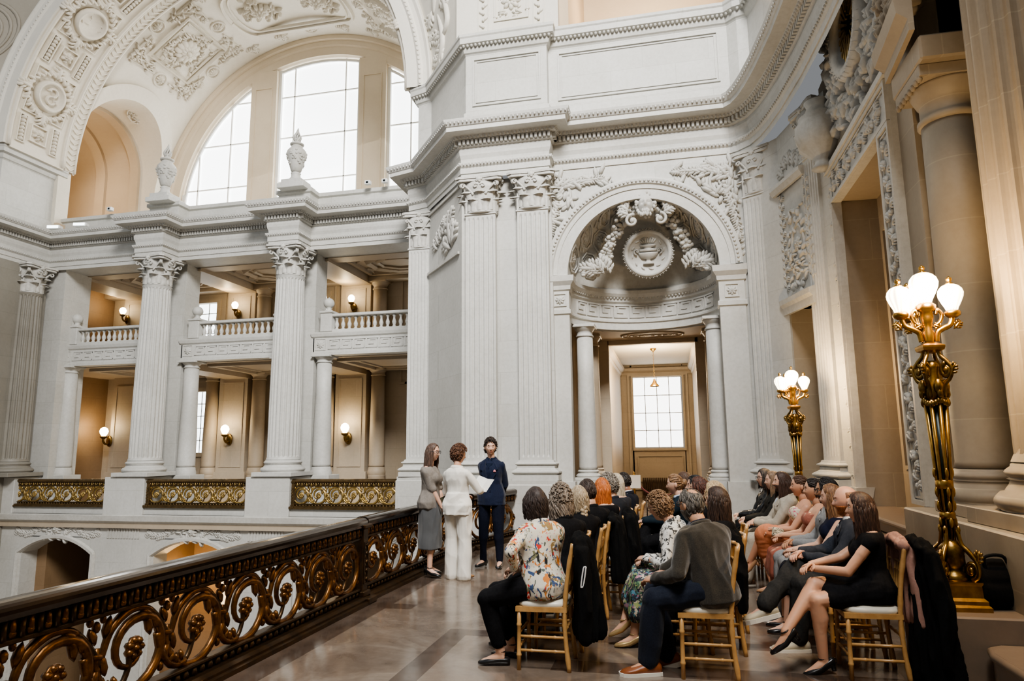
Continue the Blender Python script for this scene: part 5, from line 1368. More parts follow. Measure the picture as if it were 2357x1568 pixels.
def skin(c):
    if c not in SKINS:
        t = NT('skin'); n = t.noise(t.obj(), 30, 3); t.col(t.mix(t.ramp(n, [(.3, (0, 0, 0)), (.7, (1, 1, 1))]), c, tuple(min(1, q * k) for q, k in zip(c, (1.08, 1.0, .96))))).rough(.48)
        t.b.inputs['Subsurface Weight'].default_value = .06; t.b.inputs['Subsurface Radius'].default_value = (.02, .01, .005); SKINS[c] = t.m
    return SKINS[c]
M_EYEW = plain('eye white', (.75, .72, .68), .2); M_EYED = plain('dark iris', (.05, .03, .02), .15)
def lipm(c): return plain('lips', (c[0] * .8, c[1] * .55, c[2] * .55), .4)
HAIRS = {}
def hairm(c, c2=None):
    k = (c, c2)
    if k not in HAIRS:
        t = NT('hair'); o = t.obj(); mp = t.new('ShaderNodeMapping'); mp.inputs['Scale'].default_value = (55, 55, 9); t.l.new(o, mp.inputs[0])
        n = t.noise(mp.outputs[0], 1.6, 4, .65); c2 = c2 or tuple(min(1, q * 1.9 + .01) for q in c); d = tuple(q * .45 for q in c)
        t.col(t.ramp(n, [(.28, d), (.48, c), (.72, c2)])).rough(.55); t.bump(n, .7, .004); HAIRS[k] = t.m
    return HAIRS[k]
def fabric(name, c, c2=None, rough=.85, sheen=.0, sc=60, bump=.15): return plain(name, c, rough, 0, c2, sc, bump, sheen=sheen, dist=.002, spec=.15)
def printed(name, base, cols, sc=9, thr=.42, extra=None):
    """cloth with irregular coloured motifs"""
    t = NT(name); o = t.obj(); mix = None; col = base
    for k, c in enumerate(cols):
        mp = t.new('ShaderNodeMapping'); mp.inputs['Location'].default_value = (k * 3.7, k * 1.9, k * 5.3); mp.inputs['Scale'].default_value = (1.25, 1.25, .7 if k % 2 else 1.0); t.l.new(o, mp.inputs[0])
        n = t.noise(mp.outputs[0], sc * (1 + .23 * (k % 3)), 3, .6, dist=1.1)
        f = t.ramp(n, [(1 - thr, (0, 0, 0)), (1 - thr + .015, (1, 1, 1))]); col = t.mix(f, col, c)
    t.col(col).rough(.75); return t.m
def head_shape(x, y, z, fem):
    """unit sphere direction -> head surface (metres), face along +y"""
    X, Y, Z = x * .076, y * .097, z * .117
    if z < 0:
        k = (-z) ** 1.4; X *= 1 - (.34 if fem else .26) * k; Y = Y * (1 - .05 * k) if y > 0 else Y * (1 - .42 * k)
    if y > .55: Y -= (y - .55) * .022 * (1 - max(0, -z) * .5)
    if y < 0: Y *= 1.05
    if y > 0:
        g = lambda a, s: math.exp(-(a / s) ** 2)
        ax = abs(x); fr = min(1, y * 1.6)
        nz = max(0, min(1, (.16 - z) / .42)) if z > -.26 else max(0, 1 - (-.26 - z) / .1)
        Y += fr * .030 * g(x, .1 + .07 * nz) * nz
        Y -= fr * .013 * g(ax - .36, .17) * g(z - .09, .11)
        Y += fr * .006 * g(ax - .3, .28) * g(z - .27, .09)
        Y += fr * .007 * g(ax - .5, .2) * g(z + .2, .2)
        Y += fr * .009 * g(x, .26) * (g(z + .47, .05) + g(z + .58, .055))
        Y -= fr * .004 * g(x, .26) * g(z + .525, .022)
        Y += fr * .016 * g(x, .3) * g(z + .88, .16)
    return X, Y, Z
def build_head(mb, M, fem, detail, ears=True):
    nu, nv = (56, 44) if detail else (36, 28)
    def fn(u, v):
        a = 2 * pi * u - pi / 2 - pi; th = -pi / 2 + pi * v
        # concentrate columns on the face side
        a = a - .45 * sin(2 * pi * u) * -1 if False else a
        p = head_shape(cos(th) * cos(a), cos(th) * sin(a), sin(th), fem); return tuple(M @ Vector(p))
    b = len(mb.f); mb.grid(fn, nu, nv, 0, True, cu=True)
    iM = M.inverted()
    for i in range(b, len(mb.f)):
        c = sum((Vector(mb.v[j]) for j in mb.f[i]), Vector()) / len(mb.f[i]); q = iM @ c
        if q.y > .07 and abs(q.x) < .021 and -.071 < q.z < -.051: mb.mi[i] = 3
    for s in (-1, 1):
        if ears: mb.ell((s * .076, -.008, -.005), (.012, .022, .032), 10, 8, 0, M, Matrix.Rotation(s * .35, 4, 'Z')); mb.ell((s * .081, -.006, -.002), (.006, .012, .02), 8, 6, 0, M)
        mb.ell((s * .0275, .0765, .0095), (.012, .009, .0055), 10, 8, 1, M); mb.ell((s * .027, .0836, .0095), (.005, .003, .005), 8, 6, 2, M); mb.ell((s * .0275, .0768, .0165), (.0155, .0095, .0055), 10, 8, 0, M); mb.ell((s * .0275, .0762, .002), (.0145, .0085, .0045), 10, 8, 0, M)
        mb.ell((s * .0275, .081, .0205), (.015, .004, .0022), 8, 6, 4, M, Matrix.Rotation(s * -.12, 4, 'Y'))
        mb.ell((s * .0275, .0795, .034), (.021, .0055, .0032), 8, 6, 4, M, Matrix.Rotation(s * .12, 4, 'Y'))
    return mb
def build_hand(mb, wrist, d, nrm, side, curl=.5, s=1.0, spread=.1):
    """hand reaching along d, back of the hand facing nrm; thumb on the `side` of d x nrm"""
    d = Vector(d).normalized(); n = Vector(nrm); n = (n - d * n.dot(d)).normalized(); t = d.cross(n) * side; w = Vector(wrist)
    def P(a, b, c): return tuple(w + d * a * s + t * b * s + n * c * s)
    pal = []
    mb.tube([P(-.02, 0, 0), P(.01, 0, 0), P(.045, 0, .003), P(.08, 0, .002), P(.092, -.0, .0)], [.026 * s, .031 * s, .04 * s, .041 * s, .03 * s], 12, flat=.42, up=n)
    for k, (b, L, r) in enumerate(((.03, .072, .0088), (.01, .08, .0092), (-.011, .074, .0088), (-.03, .058, .0078))):
        a0 = .075; pts = [Vector(P(a0 - .015, b, 0)), Vector(P(a0 + .012, b * 1.06, 0))]; ang = curl * .45; cur = pts[-1]; dirv = d + t * (b * spread * 3)
        for j, fr in enumerate((.45, .32, .23)):
            dd = (dirv * cos(ang) - n * sin(ang)).normalized(); cur = cur + dd * L * fr * s; pts.append(cur); ang += curl * (.75 + .1 * k)
        mb.tube(pts, [r * s, r * s * 1.05, r * s, r * s * .92, r * s * .72], 8); mb.ell(tuple(pts[-1]), r * s * .72, 8, 6)
    pts = [Vector(P(.012, .025, -.006)), Vector(P(.04, .05, -.014)), Vector(P(.065, .058, -.024 - .012 * curl)), Vector(P(.09, .055 - .02 * curl, -.032 - .02 * curl))]
    mb.tube(pts, [.015 * s, .0125 * s, .0105 * s, .0075 * s], 8); mb.ell(tuple(pts[-1]), .0076 * s, 8, 6)
def build_shoe(mb, ank, d, kind, s=1.0):
    """shoe under an ankle; d = toe direction (may slope)"""
    d = Vector(d).normalized(); up = Vector((0, 0, 1)); x = d.cross(up).normalized(); up = x.cross(d); a = Vector(ank)
    heel = {'heel': .055, 'boot': .03}.get(kind, .0)
    secs = [(-.075, .028, .055), (-.055, .036, .075), (0, .04, .08), (.05, .042, .062), (.1, .047, .045), (.14, .045, .036), (.17, .034, .028), (.19, .012, .016)]
    if kind == 'sneaker': secs = [(t * 1.06, w * 1.15, h * 1.08) for t, w, h in secs]
    z0 = -.085
    v = []; n = 12; f = []
    for (t, w, h) in secs:
        lift = heel * max(0, (.05 - t) / .125) if heel else 0
        lift = min(lift, heel)
        for k in range(n):
            q = 2 * pi * k / n; c, sn = cos(q), sin(q)
            zz = max(0, h * (.5 + .5 * sn)) if sn > -.3 else 0
            hh = z0 + lift * .8 + (zz if not (kind in ('pump', 'heel') and zz > .035 and t < .06) else .035 + (zz - .035) * .45)
            v.append(tuple(a + d * t * s + x * w * c * s * (1.0 if sn > -.3 else .95) + up * hh * s))
    for i in range(len(secs) - 1):
        for k in range(n): f.append((i * n + k, i * n + (k + 1) % n, (i + 1) * n + (k + 1) % n, (i + 1) * n + k))
    f.append(tuple(range(n))[::-1]); f.append(tuple((len(secs) - 1) * n + k for k in range(n)))
    mb.add(v, f, 0, True)
    if kind in ('sneaker', 'sole'):
        v = []; f = []
        for (t, w, h) in secs:
            for (c, zz) in ((-1, -.018), (1, -.018), (1, .014), (-1, .014)): v.append(tuple(a + d * t * 1.03 * s + x * (w + .005) * c * s + up * (z0 + zz) * s))
        for i in range(len(secs) - 1):
            for k in range(4): f.append((i * 4 + k, i * 4 + (k + 1) % 4, (i + 1) * 4 + (k + 1) % 4, (i + 1) * 4 + k))
        f.append((0, 3, 2, 1)); f.append(tuple((len(secs) - 1) * 4 + k for k in range(4))); mb.add(v, f, 1)
    if heel:
        b = a - d * .055 * s; mb.tube([b + up * (z0 + heel * .8) * s, b + up * (z0 - .012) * s], [.022 * s, .017 * s], 8)
    if kind in ('heel', 'pump') :
        mb.tube([a + d * (.036 * cos(q)) * s + x * .034 * sin(q) * s + up * .012 * s for q in np.linspace(0, 2 * pi, 15)[:-1]], .006 * s, 5, closed=True)
def hair_shell(mb, M, style, seed=1, fem=True):
    rg = random.Random(seed)
    def th(x, y, z):
        """hair thickness (fraction) at a head direction; below zero = bare"""
        fl = .62 if fem else .58
        line = z - (fl - .55 * max(0, abs(x) - .2)) if y > .0 else 1
        side = 1
        if y > .28: h = line * 6
        elif y > -.05: h = (z + .1 - .35 * (y > .1)) * 5
        else: h = (z + .62) * 5
        if style == 'bald': h = min(h, (.62 - z) * 5 if y < .35 else -1, (.1 - y) * 6)
        if style == 'thin' and z > .3: h = min(h, (hypot(x * .9, y + .22) - .42) * 6)
        if style in ('curly', 'bob', 'curlymid', 'long', 'braid') and y < .22: h = max(h, (z + .85) * 5 if y < 0.05 else (z + .3) * 4)
        return max(-1, min(1, h))
    T = {'short': .07, 'bald': .04, 'curly': .17, 'bob': .13, 'curlymid': .2, 'long': .1, 'tied': .05, 'braid': .08, 'quiff': .12, 'buzz': .03, 'thin': .07}[style]
    amp = {'curly': .09, 'curlymid': .1, 'quiff': .06, 'bob': .03, 'long': .02, 'braid': .03, 'tied': .012}.get(style, .015)
    def fn(u, v):
        a = 2 * pi * u; t = -pi / 2 + pi * v; x, y, z = cos(t) * cos(a), cos(t) * sin(a), sin(t)
        p = Vector(head_shape(x, min(y, .6) if y > .6 else y, z, fem)); h = th(x, y, z)
        k = (1 + T * max(0, h) + .015) if h > 0 else 1 - .12 * min(1, -h * 2)
        if style in ('quiff', 'curly') and z > .5: k += .07 * (z - .5) * 2 * max(0, y + .5)
        if h > 0: k += amp * (mnoise.noise(Vector((x * 5 + seed, y * 5, z * 5))) + .6 * mnoise.noise(Vector((x * 11 + seed, y * 11, z * 11)))) * min(1, h * 2)
        return tuple(M @ (p * k))
    mb.grid(fn, 48, 36, 0, True, cu=True)
    # locks
    def lock(a, el, L, r, wav, out=.0, drift=0, front=False):
        x, y, z = cos(el) * cos(a), cos(el) * sin(a), sin(el); p = Vector(head_shape(x, y, z, fem)) * (1 + T * .8)
        pts = [p * .9, p * .975]; n = 10; o = Vector((x, y, 0)).normalized() if abs(x) + abs(y) > 1e-3 else Vector((0, -1, 0)); ph = rg.uniform(0, 6.28)
        side = Vector((-o.y, o.x, 0))
        for i in range(1, n + 1):
            t = i / n; drop = L * t; R0 = Vector((o.x * .082, o.y * .1, 0)) * (1.06 + out * sin(pi * min(1, t * 1.2)))
            tgt = Vector((R0.x, R0.y, p.z - drop)); w = min(1, t * 2.5); q = Vector((p.x, p.y, p.z - drop)).lerp(tgt, w)
            q += side * (wav * sin(ph + t * 9) + drift * t) + o * (wav * .7 * cos(ph + t * 9)) 
            pts.append(q)
        rr = [r * .7] + [r * (1.0 if t < .7 else 1 - (t - .7) * 2.6) for t in [i / (n + 1) for i in range(n + 1)]] 
        rr = rr[:len(pts)]; mb.tube([tuple(M @ q) for q in pts], rr, 6, flat=.6)
    if style in ('long', 'bob', 'braid', 'curlymid'):
        L0 = {'long': .36, 'bob': .13, 'braid': .14, 'curlymid': .2}[style]; wv = {'long': .006, 'bob': .009, 'braid': .008, 'curlymid': .014}[style]
        def curt(u, v):
            a = R(158 + 224 * u); e = .5; p = Vector(head_shape(cos(e) * cos(a), cos(e) * sin(a), sin(e), fem)) * (1 + T * .75)
            o = Vector((cos(a), sin(a), 0)); t = v; q = Vector((p.x, p.y, p.z - (L0 + .05) * (.93 if style != 'curlymid' else .8) * t)).lerp(Vector((o.x * .084, o.y * .104, p.z - (L0 + .05) * .93 * t)), min(1, t * 2.5))
            q += o * (.006 * sin(u * 46 + seed) + .004 * sin(u * 17 + 3 * t)) * (.4 + t); 
            return tuple(M @ q)
        mb.grid(curt, 60, 10)
        for k in range(230 if style != 'braid' else 120):
            a = R(rg.uniform(150, 390)); e = rg.uniform(-.1, 1.0)
            lock(a, e, (L0 + .12 * sin(e)) * rg.uniform(.88, 1.08), .0085 if style != 'curlymid' else .011, wv * rg.uniform(.6, 1.3), .12 if style == 'curlymid' else (.1 if style == 'bob' else .02), rg.uniform(-.012, .012))
    if style in ('curly', 'quiff', 'curlymid'):
        for k in range(420):
            a = rg.uniform(0, 2 * pi); e = rg.uniform(-.55, 1.5); x, y, z = cos(e) * cos(a), cos(e) * sin(a), sin(e)
            if th(x, y, z) < .25: continue
            p = Vector(head_shape(x, y, z, fem)) * (1 + T + .03); rr = rg.uniform(.006, .013)
            c = rg.uniform(0, 6.28); tn = Vector((-sin(a), cos(a), 0)); bt = Vector((x, y, z)).cross(tn)
            mb.tube([tuple(M @ (p + tn * rr * cos(c + q) + bt * rr * sin(c + q) + Vector((x, y, z)) * .004 * q)) for q in np.linspace(0, 4.2, 7)], [.0045] * 7, 4)
    if style in ('short', 'thin', 'bald', 'buzz', 'quiff', 'tied', 'curly', 'curlymid'):
        for k in range(300):
            a = rg.uniform(0, 2 * pi); e = rg.uniform(-.6, 1.5); x, y, z = cos(e) * cos(a), cos(e) * sin(a), sin(e)
            if th(x, y, z) < .35: continue
            nn = Vector((x, y, z)); dn = (Vector((0, -.75, .15)) if style == 'tied' else Vector((rg.uniform(-.3, .3), -.3, -.6 + .2 * (y > .2)))); dn = (dn - nn * dn.dot(nn)).normalized(); pts = []
            L_ = .05 if style != 'buzz' else .02
            for i in range(5):
                q = (nn + dn * (i * L_ / .36)).normalized(); pts.append(tuple(M @ (Vector(head_shape(q.x, min(q.y, .6), q.z, fem)) * (1 + T + .02 + (.012 * sin(i * .8) if style != 'tied' else .004)))))
            mb.tube(pts, [.004, .006, .006, .005, .001], 4)
    if style == 'tied':
        mb.ell((0, -.115, .01), (.04, .035, .045), 12, 10, 0, M)
    if style == 'braid':
        for k in range(9):
            for s in (-1, 1): mb.ell((s * .014 * (1 - k * .05) , -.115 - .004 * k, -.1 - .034 * k + .012 * s), (.024 * (1 - k * .06), .02 * (1 - k * .05), .028), 8, 6, 0, M, Matrix.Rotation(s * .7, 4, 'Y'))
def beard(mb, M, full=True):
    def fn(u, v):
        a = 2 * pi * u; t = -pi / 2 + pi * v; x, y, z = cos(t) * cos(a), cos(t) * sin(a), sin(t); p = Vector(head_shape(x, y, z, False))
        on = z < -.28 - (.0 if abs(x) > .4 else 0) and y > -.05
        lip = abs(x) < .3 and -.62 < z < -.42 and y > .6
        k = 1.07 if on and not lip else .88
        if on and abs(x) < .36 and -.44 < z < -.33: k = 1.05
        return tuple(M @ (p * k))
    mb.grid(fn, 48, 40, 0, True, cu=True)
def glasses(mb, M, r=.024):
    for s in (-1, 1):
        mb.tube([tuple(M @ Vector((s * .031 + r * 1.1 * cos(q), .098 - .004 * abs(cos(q)), .008 + r * .85 * sin(q)))) for q in np.linspace(0, 2 * pi, 17)[:-1]], .0028, 6, closed=True)
        mb.tube([tuple(M @ Vector(p)) for p in ((s * .057, .094, .014), (s * .079, .05, .014), (s * .083, -.01, .012))], .0026, 6)
    mb.tube([tuple(M @ Vector(p)) for p in ((-.006, .1, .01), (0, .103, .013), (.006, .1, .01))], .0026, 6)

def person(label, x, y, rz, sp, group=None):
    """sp: pose and look. Local frame: +y forward, +x the figure's own right"""
    g = sp.get; fem = g('fem', True); s = g('s', 1.0); seat = g('seat', True); vox = g('vox', .011); near = g('near', False); seed = g('seed', 1)
    sk = g('skin', (.60, .37, .26)); lean, twist = R(g('lean', 4)), R(g('twist', -20)); wd = g('w', 1.0)
    HZ = g('hipz', .60 if seat else min(q[2] for q in g('ankles')) + .868 * s); hy = (-.06 + g('fwd', .0)) if seat else 0
    TL = s * .97 * g('tk', .92) if seat else s
    def T(px, py, h):
        h *= TL; q = min(1, max(0, h / .4)); th = lean * (.55 + .45 * q); tw = twist * (q * q * (3 - 2 * q))
        a = py * cos(th) + h * sin(th); z = h * cos(th) - py * sin(th)
        return Vector((px * cos(tw) - a * sin(tw), hy + px * sin(tw) + a * cos(tw), HZ + z))
    def Tdir(v): 
        return (T(v[0], v[1], .45 + v[2]) - T(0, 0, .45))
    HW = .092
    hips = [Vector((sx * HW * s, hy, HZ)) for sx in (1, -1)]  # right, left
    # torso rings: h, half width, half depth, y shift
    if fem: rings = [(-.13, .10, .085, 0), (-.08, .165, .115, -.01), (0, .178, .12, -.015), (.07, .16, .105, -.005), (.16, .128, .09, .005), (.24, .13, .092, .005), (.32, .148, .105, .01), (.39, .155, .1, .0), (.435, .15, .085, -.01), (.47, .115, .066, -.015), (.5, .065, .055, -.012), (.54, .05, .052, -.005), (.62, .047, .05, .01)]
    else: rings = [(-.13, .10, .085, 0), (-.08, .16, .115, -.01), (0, .165, .12, -.01), (.07, .158, .112, .0), (.16, .15, .108, .005), (.24, .155, .11, .005), (.32, .17, .117, .005), (.39, .18, .11, -.002), (.435, .178, .092, -.012), (.47, .14, .072, -.015), (.5, .075, .062, -.012), (.54, .06, .06, -.005), (.62, .057, .058, .01)]
    def torso(mb, off=0.0, h0=-1, h1=9, wk=wd, flare=0):
        N = 20; v = []; f = []; rs = [r for r in rings if h0 - .001 <= r[0] <= h1 + .001]
        for (h, a, b, ys) in rs:
            fl = flare * max(0, (.12 - h) / .25)
            for k in range(N):
                q = 2 * pi * k / N; c, sn = cos(q), sin(q); e = (abs(c) ** 2.4 + abs(sn) ** 2.4) ** (-1 / 2.4)
                kk = wk if h < .5 else 1
                v.append(tuple(T((a * kk + off + fl) * c * e * s, ((b * kk + off + fl) * sn * e + ys) * s, h)))
        for i in range(len(rs) - 1):
            for k in range(N): f.append((i * N + k, i * N + (k + 1) % N, (i + 1) * N + (k + 1) % N, (i + 1) * N + k))
        f.append(tuple(range(N))[::-1]); f.append(tuple((len(rs) - 1) * N + k for k in range(N))); mb.add(v, f, 0, True)
        if fem and h1 > .3:
            bu = g('bust', 1.0)
            for sx in (-1, 1): mb.ell(tuple(T(sx * .066 * s, (.06 + .022 * bu) * s * wk, .31)), ((.066) * s + off, (.03 + .024 * bu) * s + off, .066 * s + off), 12, 8)
    SW = (.158 if fem else .185) * (.5 + .5 * wd)
    sh = [T(sx * SW * .95 * s, -.012 * s, .405) for sx in (1, -1)]
    # arms
    HT = g('hands'); pol = g('poles', ((.5, -.5, -.6), (-.5, -.5, -.6)))
    arms = []
    for i in (0, 1):
        e, w = ik(sh[i], Vector(HT[i]), .285 * s, .25 * s, Matrix.Rotation(twist * .8, 3, 'Z') @ Vector(pol[i])); arms.append((sh[i], e, w))
    AR = [.046, .042, .036, .026] if fem else [.053, .048, .042, .03]
    AR = [q * s * (.4 + .6 * wd) for q in AR]
    # legs
    AT = g('ankles'); kp = g('kpoles', ((.1, 1, .6), (-.1, 1, .6))); legs = []
    for i in (0, 1):
        k, a = ik(hips[i], Vector(AT[i]), .44 * s, .43 * s, kp[i]); legs.append((hips[i], k, a))
    LR = [.088, .06, .058, .036] if fem else [.09, .066, .06, .042]
    LR = [q * s * (.4 + .6 * wd) for q in LR]
    # ---- body
    mb = MB(); cov = -.008 if g('top') else 0; torso(mb, cov); slv = g('top')[2] if g('top') and len(g('top')) > 2 else (1 if g('top') and g('top')[0] != 'strapless' else 0); AB = [q - (.006 if slv >= 1 else 0) for q in AR]; LB_ = [q - (.007 if g('bottom') and g('bottom')[0] in ('pants', 'wide', 'slim', 'capri') else (.016 if g('bottom') and g('bottom')[0] == 'longskirt' else 0)) for q in LR]; LB_[3] = LR[3]; AB[3] = AR[3]
    for (a, e, w) in arms: limb(mb, [a, e, w], [AB[0] - (.006 if slv > 0 else 0), AB[2] * 1.05, AB[3]]); limb(mb, [a, a.lerp(e, .45)], [AB[0] - (.006 if slv > 0 else 0), AB[1]]); m_ = e.lerp(w, .3); limb(mb, [e, m_], [AB[2], AB[2]])
    for (a, k, n) in legs:
        limb(mb, [a, k, n], [LB_[0], LB_[1], LB_[3]]); c = k.lerp(n, .3); bk = Vector((0, -.012, 0)) if True else 0; limb(mb, [k, c + bk, k.lerp(n, .6)], [LB_[1] * .95, LB_[2], LR[3] * 1.15])
    FD = g('feet', ((.1, 1, 0), (-.1, 1, 0)))
    for i in (0, 1):
        a = legs[i][2]; d = Vector(FD[i]).normalized(); upv = Vector((0, 0, 1)); xx = d.cross(upv).normalized(); uu = xx.cross(d)
        mb.tube([a - d * .03 * s - uu * .03 * s, a + d * .03 * s - uu * .035 * s, a + d * .1 * s - uu * .06 * s, a + d * .16 * s - uu * .07 * s], [.036 * s, .036 * s, .03 * s, .018 * s], 10)
    co, no, f = remesh(mb, vox * .9, 5)
    B = MB(); B.add([tuple(q) for q in co], f, 0, True)
    hy_, hp_, hr_ = (R(q) for q in g('head', (0, 0, 0)))
    tw = twist + hy_
    hc = T(0, .035 * s, .665) if not g('headpos') else Vector(g('headpos'))
    HM = Matrix.Translation(hc) @ Matrix.Rotation(tw, 4, 'Z') @ Matrix.Rotation(-hp_, 4, 'X') @ Matrix.Rotation(hr_, 4, 'Y') @ Matrix.Scale(g('hs', 1.0) * (.985 if fem else 1.03) * (s ** .5), 4)
    build_head(B, HM, fem, near, g('hair') not in ('long', 'bob', 'curlymid', 'braid'))
    B.tube([T(0, -.012 * s, .47), T(0, 0, .54), HM @ Vector((0, -.025, -.05))], [.058 * s, .05 * s if fem else .058 * s, .05 * s if fem else .058 * s], 14)
    HN = g('hnorm', ((.2, .2, 1), (-.2, .2, 1))); HC = g('curl', (.6, .6))
    HDR = g('hdir', (None, None))
    for i in (0, 1):
        a, e, w = arms[i]; d = (w - e).normalized() if HDR[i] is None else Vector(HDR[i])
        build_hand(B, w, d, HN[i], -1 if i == 0 else 1, HC[i], s * (.95 if fem else 1.06))
    hc1, hc2 = g('hairc', (.05, .03, .02)), g('hairc2')
    brow = plain('brow hair', tuple(q * .8 for q in hc1), .7)
    root = link('person', B, [skin(sk), M_EYEW, M_EYED, lipm(sk), brow]); root.location = (x, y, 0); root.rotation_euler = (0, 0, R(rz)); tag(root, label, 'person', group, 'thing')
    def part(nm, m, mat): return link(nm, m, mat, root)
    # ---- hair
    if g('hair'):
        m = MB(); hair_shell(m, HM, g('hair'), seed, fem); part('hair', m, hairm(hc1, hc2))
    if g('beard'): m = MB(); beard(m, HM); part('beard', m, hairm(g('beard')))
    if g('glasses'): m = MB(); glasses(m, HM); part('glasses', m, plain('spectacle frame', g('glasses'), .3))
    # ---- clothes
    def cloth(nm, m, mat, vx=vox, amp=.010, sc=9, sm=4):
        co, no, f = remesh(m, vx, sm); co = folds(co, no, amp, sc, seed * 1.7)
        o = MB(); o.add([tuple(q) for q in co], f, 0, True); return part(nm, o, mat)
    top = g('top')
    if top:
        kind, mat = top[0], top[1]; off = {'jacket': .017, 'blouse': .022, 'shirt': .014, 'tee': .016, 'dress': .012, 'strapless': .02}[kind] + g('loose', 0)
        m = MB(); torso(m, off, -.13 if kind in ('jacket', 'blouse', 'shirt') else -.08, .5 if kind in ('jacket', 'shirt') else (.47 if kind != 'strapless' else .39), flare=.015 if kind in ('jacket', 'blouse') else 0)
        sl = top[2] if len(top) > 2 else 1
        for (a, e, w) in arms:
            ex = .011 if kind == 'jacket' else (.014 if kind == 'blouse' else .009)
            if kind == 'strapless': continue
            if sl >= 1: limb(m, [a, e, e.lerp(w, .93)], [AR[0] + ex, AR[2] + ex * 1.15, AR[3] + ex * 1.05])
            elif sl > 0: limb(m, [a, a.lerp(e, sl)], [AR[0] + ex, AR[1] + ex * 1.4])
            m.ell(tuple(a), AR[0] + ex, 10, 8) if sl > 0 else None
        if kind == 'jacket' and seat:
            for hcent in hips: m.ell(tuple(hcent + Vector((0, -.02, .02))), (.1 * s, .1 * s, .09 * s), 10, 8)
        if kind == 'jacket' and not seat:
            N = 24; v = []; fs = []
            for (h, a, b) in ((.16, .15, .115), (.08, .172, .13), (-.02, .19, .145), (-.13, .198, .15)):
                for k in range(N): q = 2 * pi * k / N; v.append(tuple(T(a * wd * cos(q) * s, b * wd * sin(q) * s - .01, h)))
            for i in range(3):
                for k in range(N): fs.append((i * N + k, i * N + (k + 1) % N, (i + 1) * N + (k + 1) % N, (i + 1) * N + k))
            fs.append(tuple(range(N))); fs.append(tuple(3 * N + k for k in range(N))[::-1]); m.add(v, fs)
        nm = g('topname', {'jacket': 'jacket', 'blouse': 'blouse', 'shirt': 'shirt', 'tee': 'top', 'dress': 'dress_bodice', 'strapless': 'dress_bodice'}[kind])
        tp = cloth(nm, m, mat, amp=.014 if kind in ('blouse', 'jacket') else .006)
        if kind == 'jacket':
            m = MB(); P = [T(.075 * s * cos(q), (-.012 + .07 * sin(q)) * s, .478 + .012 * -sin(q)) for q in np.linspace(R(150), R(390), 13)]
            m.tube(P, .017, 8, flat=2.2, up=(0, 0, 1)); part('collar', m, mat)
            # lapels
            m = MB()
            for sx in (1, -1):
                y_ = lambda h: (.122 if h < .36 else .122 - (h - .36) * .5) + .012
                pl = [(.055, .475), (.045, .36), (.004, .15), (.025, .165), (.105, .30), (.092, .34), (.128, .365), (.10, .43)]
                F = [T(sx * a * s, y_(h) * s * (.86 if a > .085 else 1.0) * (wd * .5 + .5), h) for a, h in pl]; K = [p + Vector(Tdir((0, .007, 0))) for p in F]
                n = len(pl); m.add([tuple(p) for p in F + K], [tuple(range(n)), tuple(range(2 * n - 1, n - 1, -1))] + [(i, (i + 1) % n, n + (i + 1) % n, n + i) for i in range(n)])
            part('lapel', m, mat)
            inner = g('inner')
            if inner:
                m = MB(); torso(m, -.002, .1, .5); co, no, f = remesh(m, vox, 3); o = MB(); o.add([tuple(q) for q in co], f, 0, True); part('shirt', o, inner)
                m = MB(); v = []
                vv = [T(.05 * s, .098 * s, .45), T(-.05 * s, .098 * s, .45), T(0, .132 * s, .17), T(0, .128 * s, .38)]
                m.add([tuple(p) for p in vv], [(0, 3, 2), (3, 1, 2), (0, 1, 3)]); part('shirt_front', m, inner)
                m = MB(); m.tube([T(.064 * s * cos(q), (-.006 + .062 * sin(q)) * s, .5 + .01 * -sin(q)) for q in np.linspace(R(100), R(440), 15)], .014, 8, flat=2.0, up=(0, 0, 1)); part('shirt_collar', m, inner)
        elif kind in ('shirt', 'blouse') and g('collar', True):
            m = MB(); m.tube([T(.068 * s * cos(q), (-.01 + .064 * sin(q)) * s, .485 - .016 * sin(q)) for q in np.linspace(R(110), R(430), 15)], .014, 8, flat=1.9, up=(0, 0, 1)); part('collar', m, mat)
    bot = g('bottom')
    if bot:
        kind, mat = bot[0], bot[1]; m = MB()
        if kind in ('pants', 'wide', 'slim', 'capri'):
            ex = {'pants': .018, 'wide': .03, 'slim': .012, 'capri': .014}[kind]; torso(m, .012, -.13, .16)
            for (a, k, n) in legs:
                e_ = n if kind != 'capri' else k.lerp(n, .8)
                fl = {'wide': .075, 'pants': .055, 'slim': .028, 'capri': .035}[kind]
                if kind == 'wide': e_ = n + Vector((0, 0, -.05))
                limb(m, [a, k, e_], [LR[0] + ex, LR[1] + ex * 1.1, LR[3] * .5 + fl])
            cloth('trousers', m, mat, amp=.012, sc=8)
        elif kind == 'skirt':   # seated skirt over both thighs; bot[2] = how far down the shin
            torso(m, .016, -.13, .16); dn = bot[2]
            A, Bq = legs
            for t in (0, .25, .5, .75, 1):
                L = [A[j].lerp(Bq[j], t) for j in range(3)]; e_ = L[1].lerp(L[2], dn) if dn > 0 else L[0].lerp(L[1], 1 + dn)
                limb(m, [L[0], L[1] if dn > 0 else e_] + ([e_] if dn > 0 else []), [LR[0] + .02, (LR[1] + .02)] + ([LR[1] + .03] if dn > 0 else []))
            cloth('skirt', m, mat, amp=.014, sc=9)
        elif kind == 'longskirt':
            N = 28; v = []; fs = []; pr = ((.17, .135, .1), (.1, .155, .115), (0, .188, .135), (-.15, .185, .152), (-.4, .18, .155), (-.62, .19, .165))
            for (h, a, b) in pr:
                for k in range(N): q = 2 * pi * k / N; kk = 1 + .05 * sin(q * 5 + 1) * max(0, -h); v.append(tuple(T(a * kk * cos(q) * s, b * kk * sin(q) * s + .004, h)))
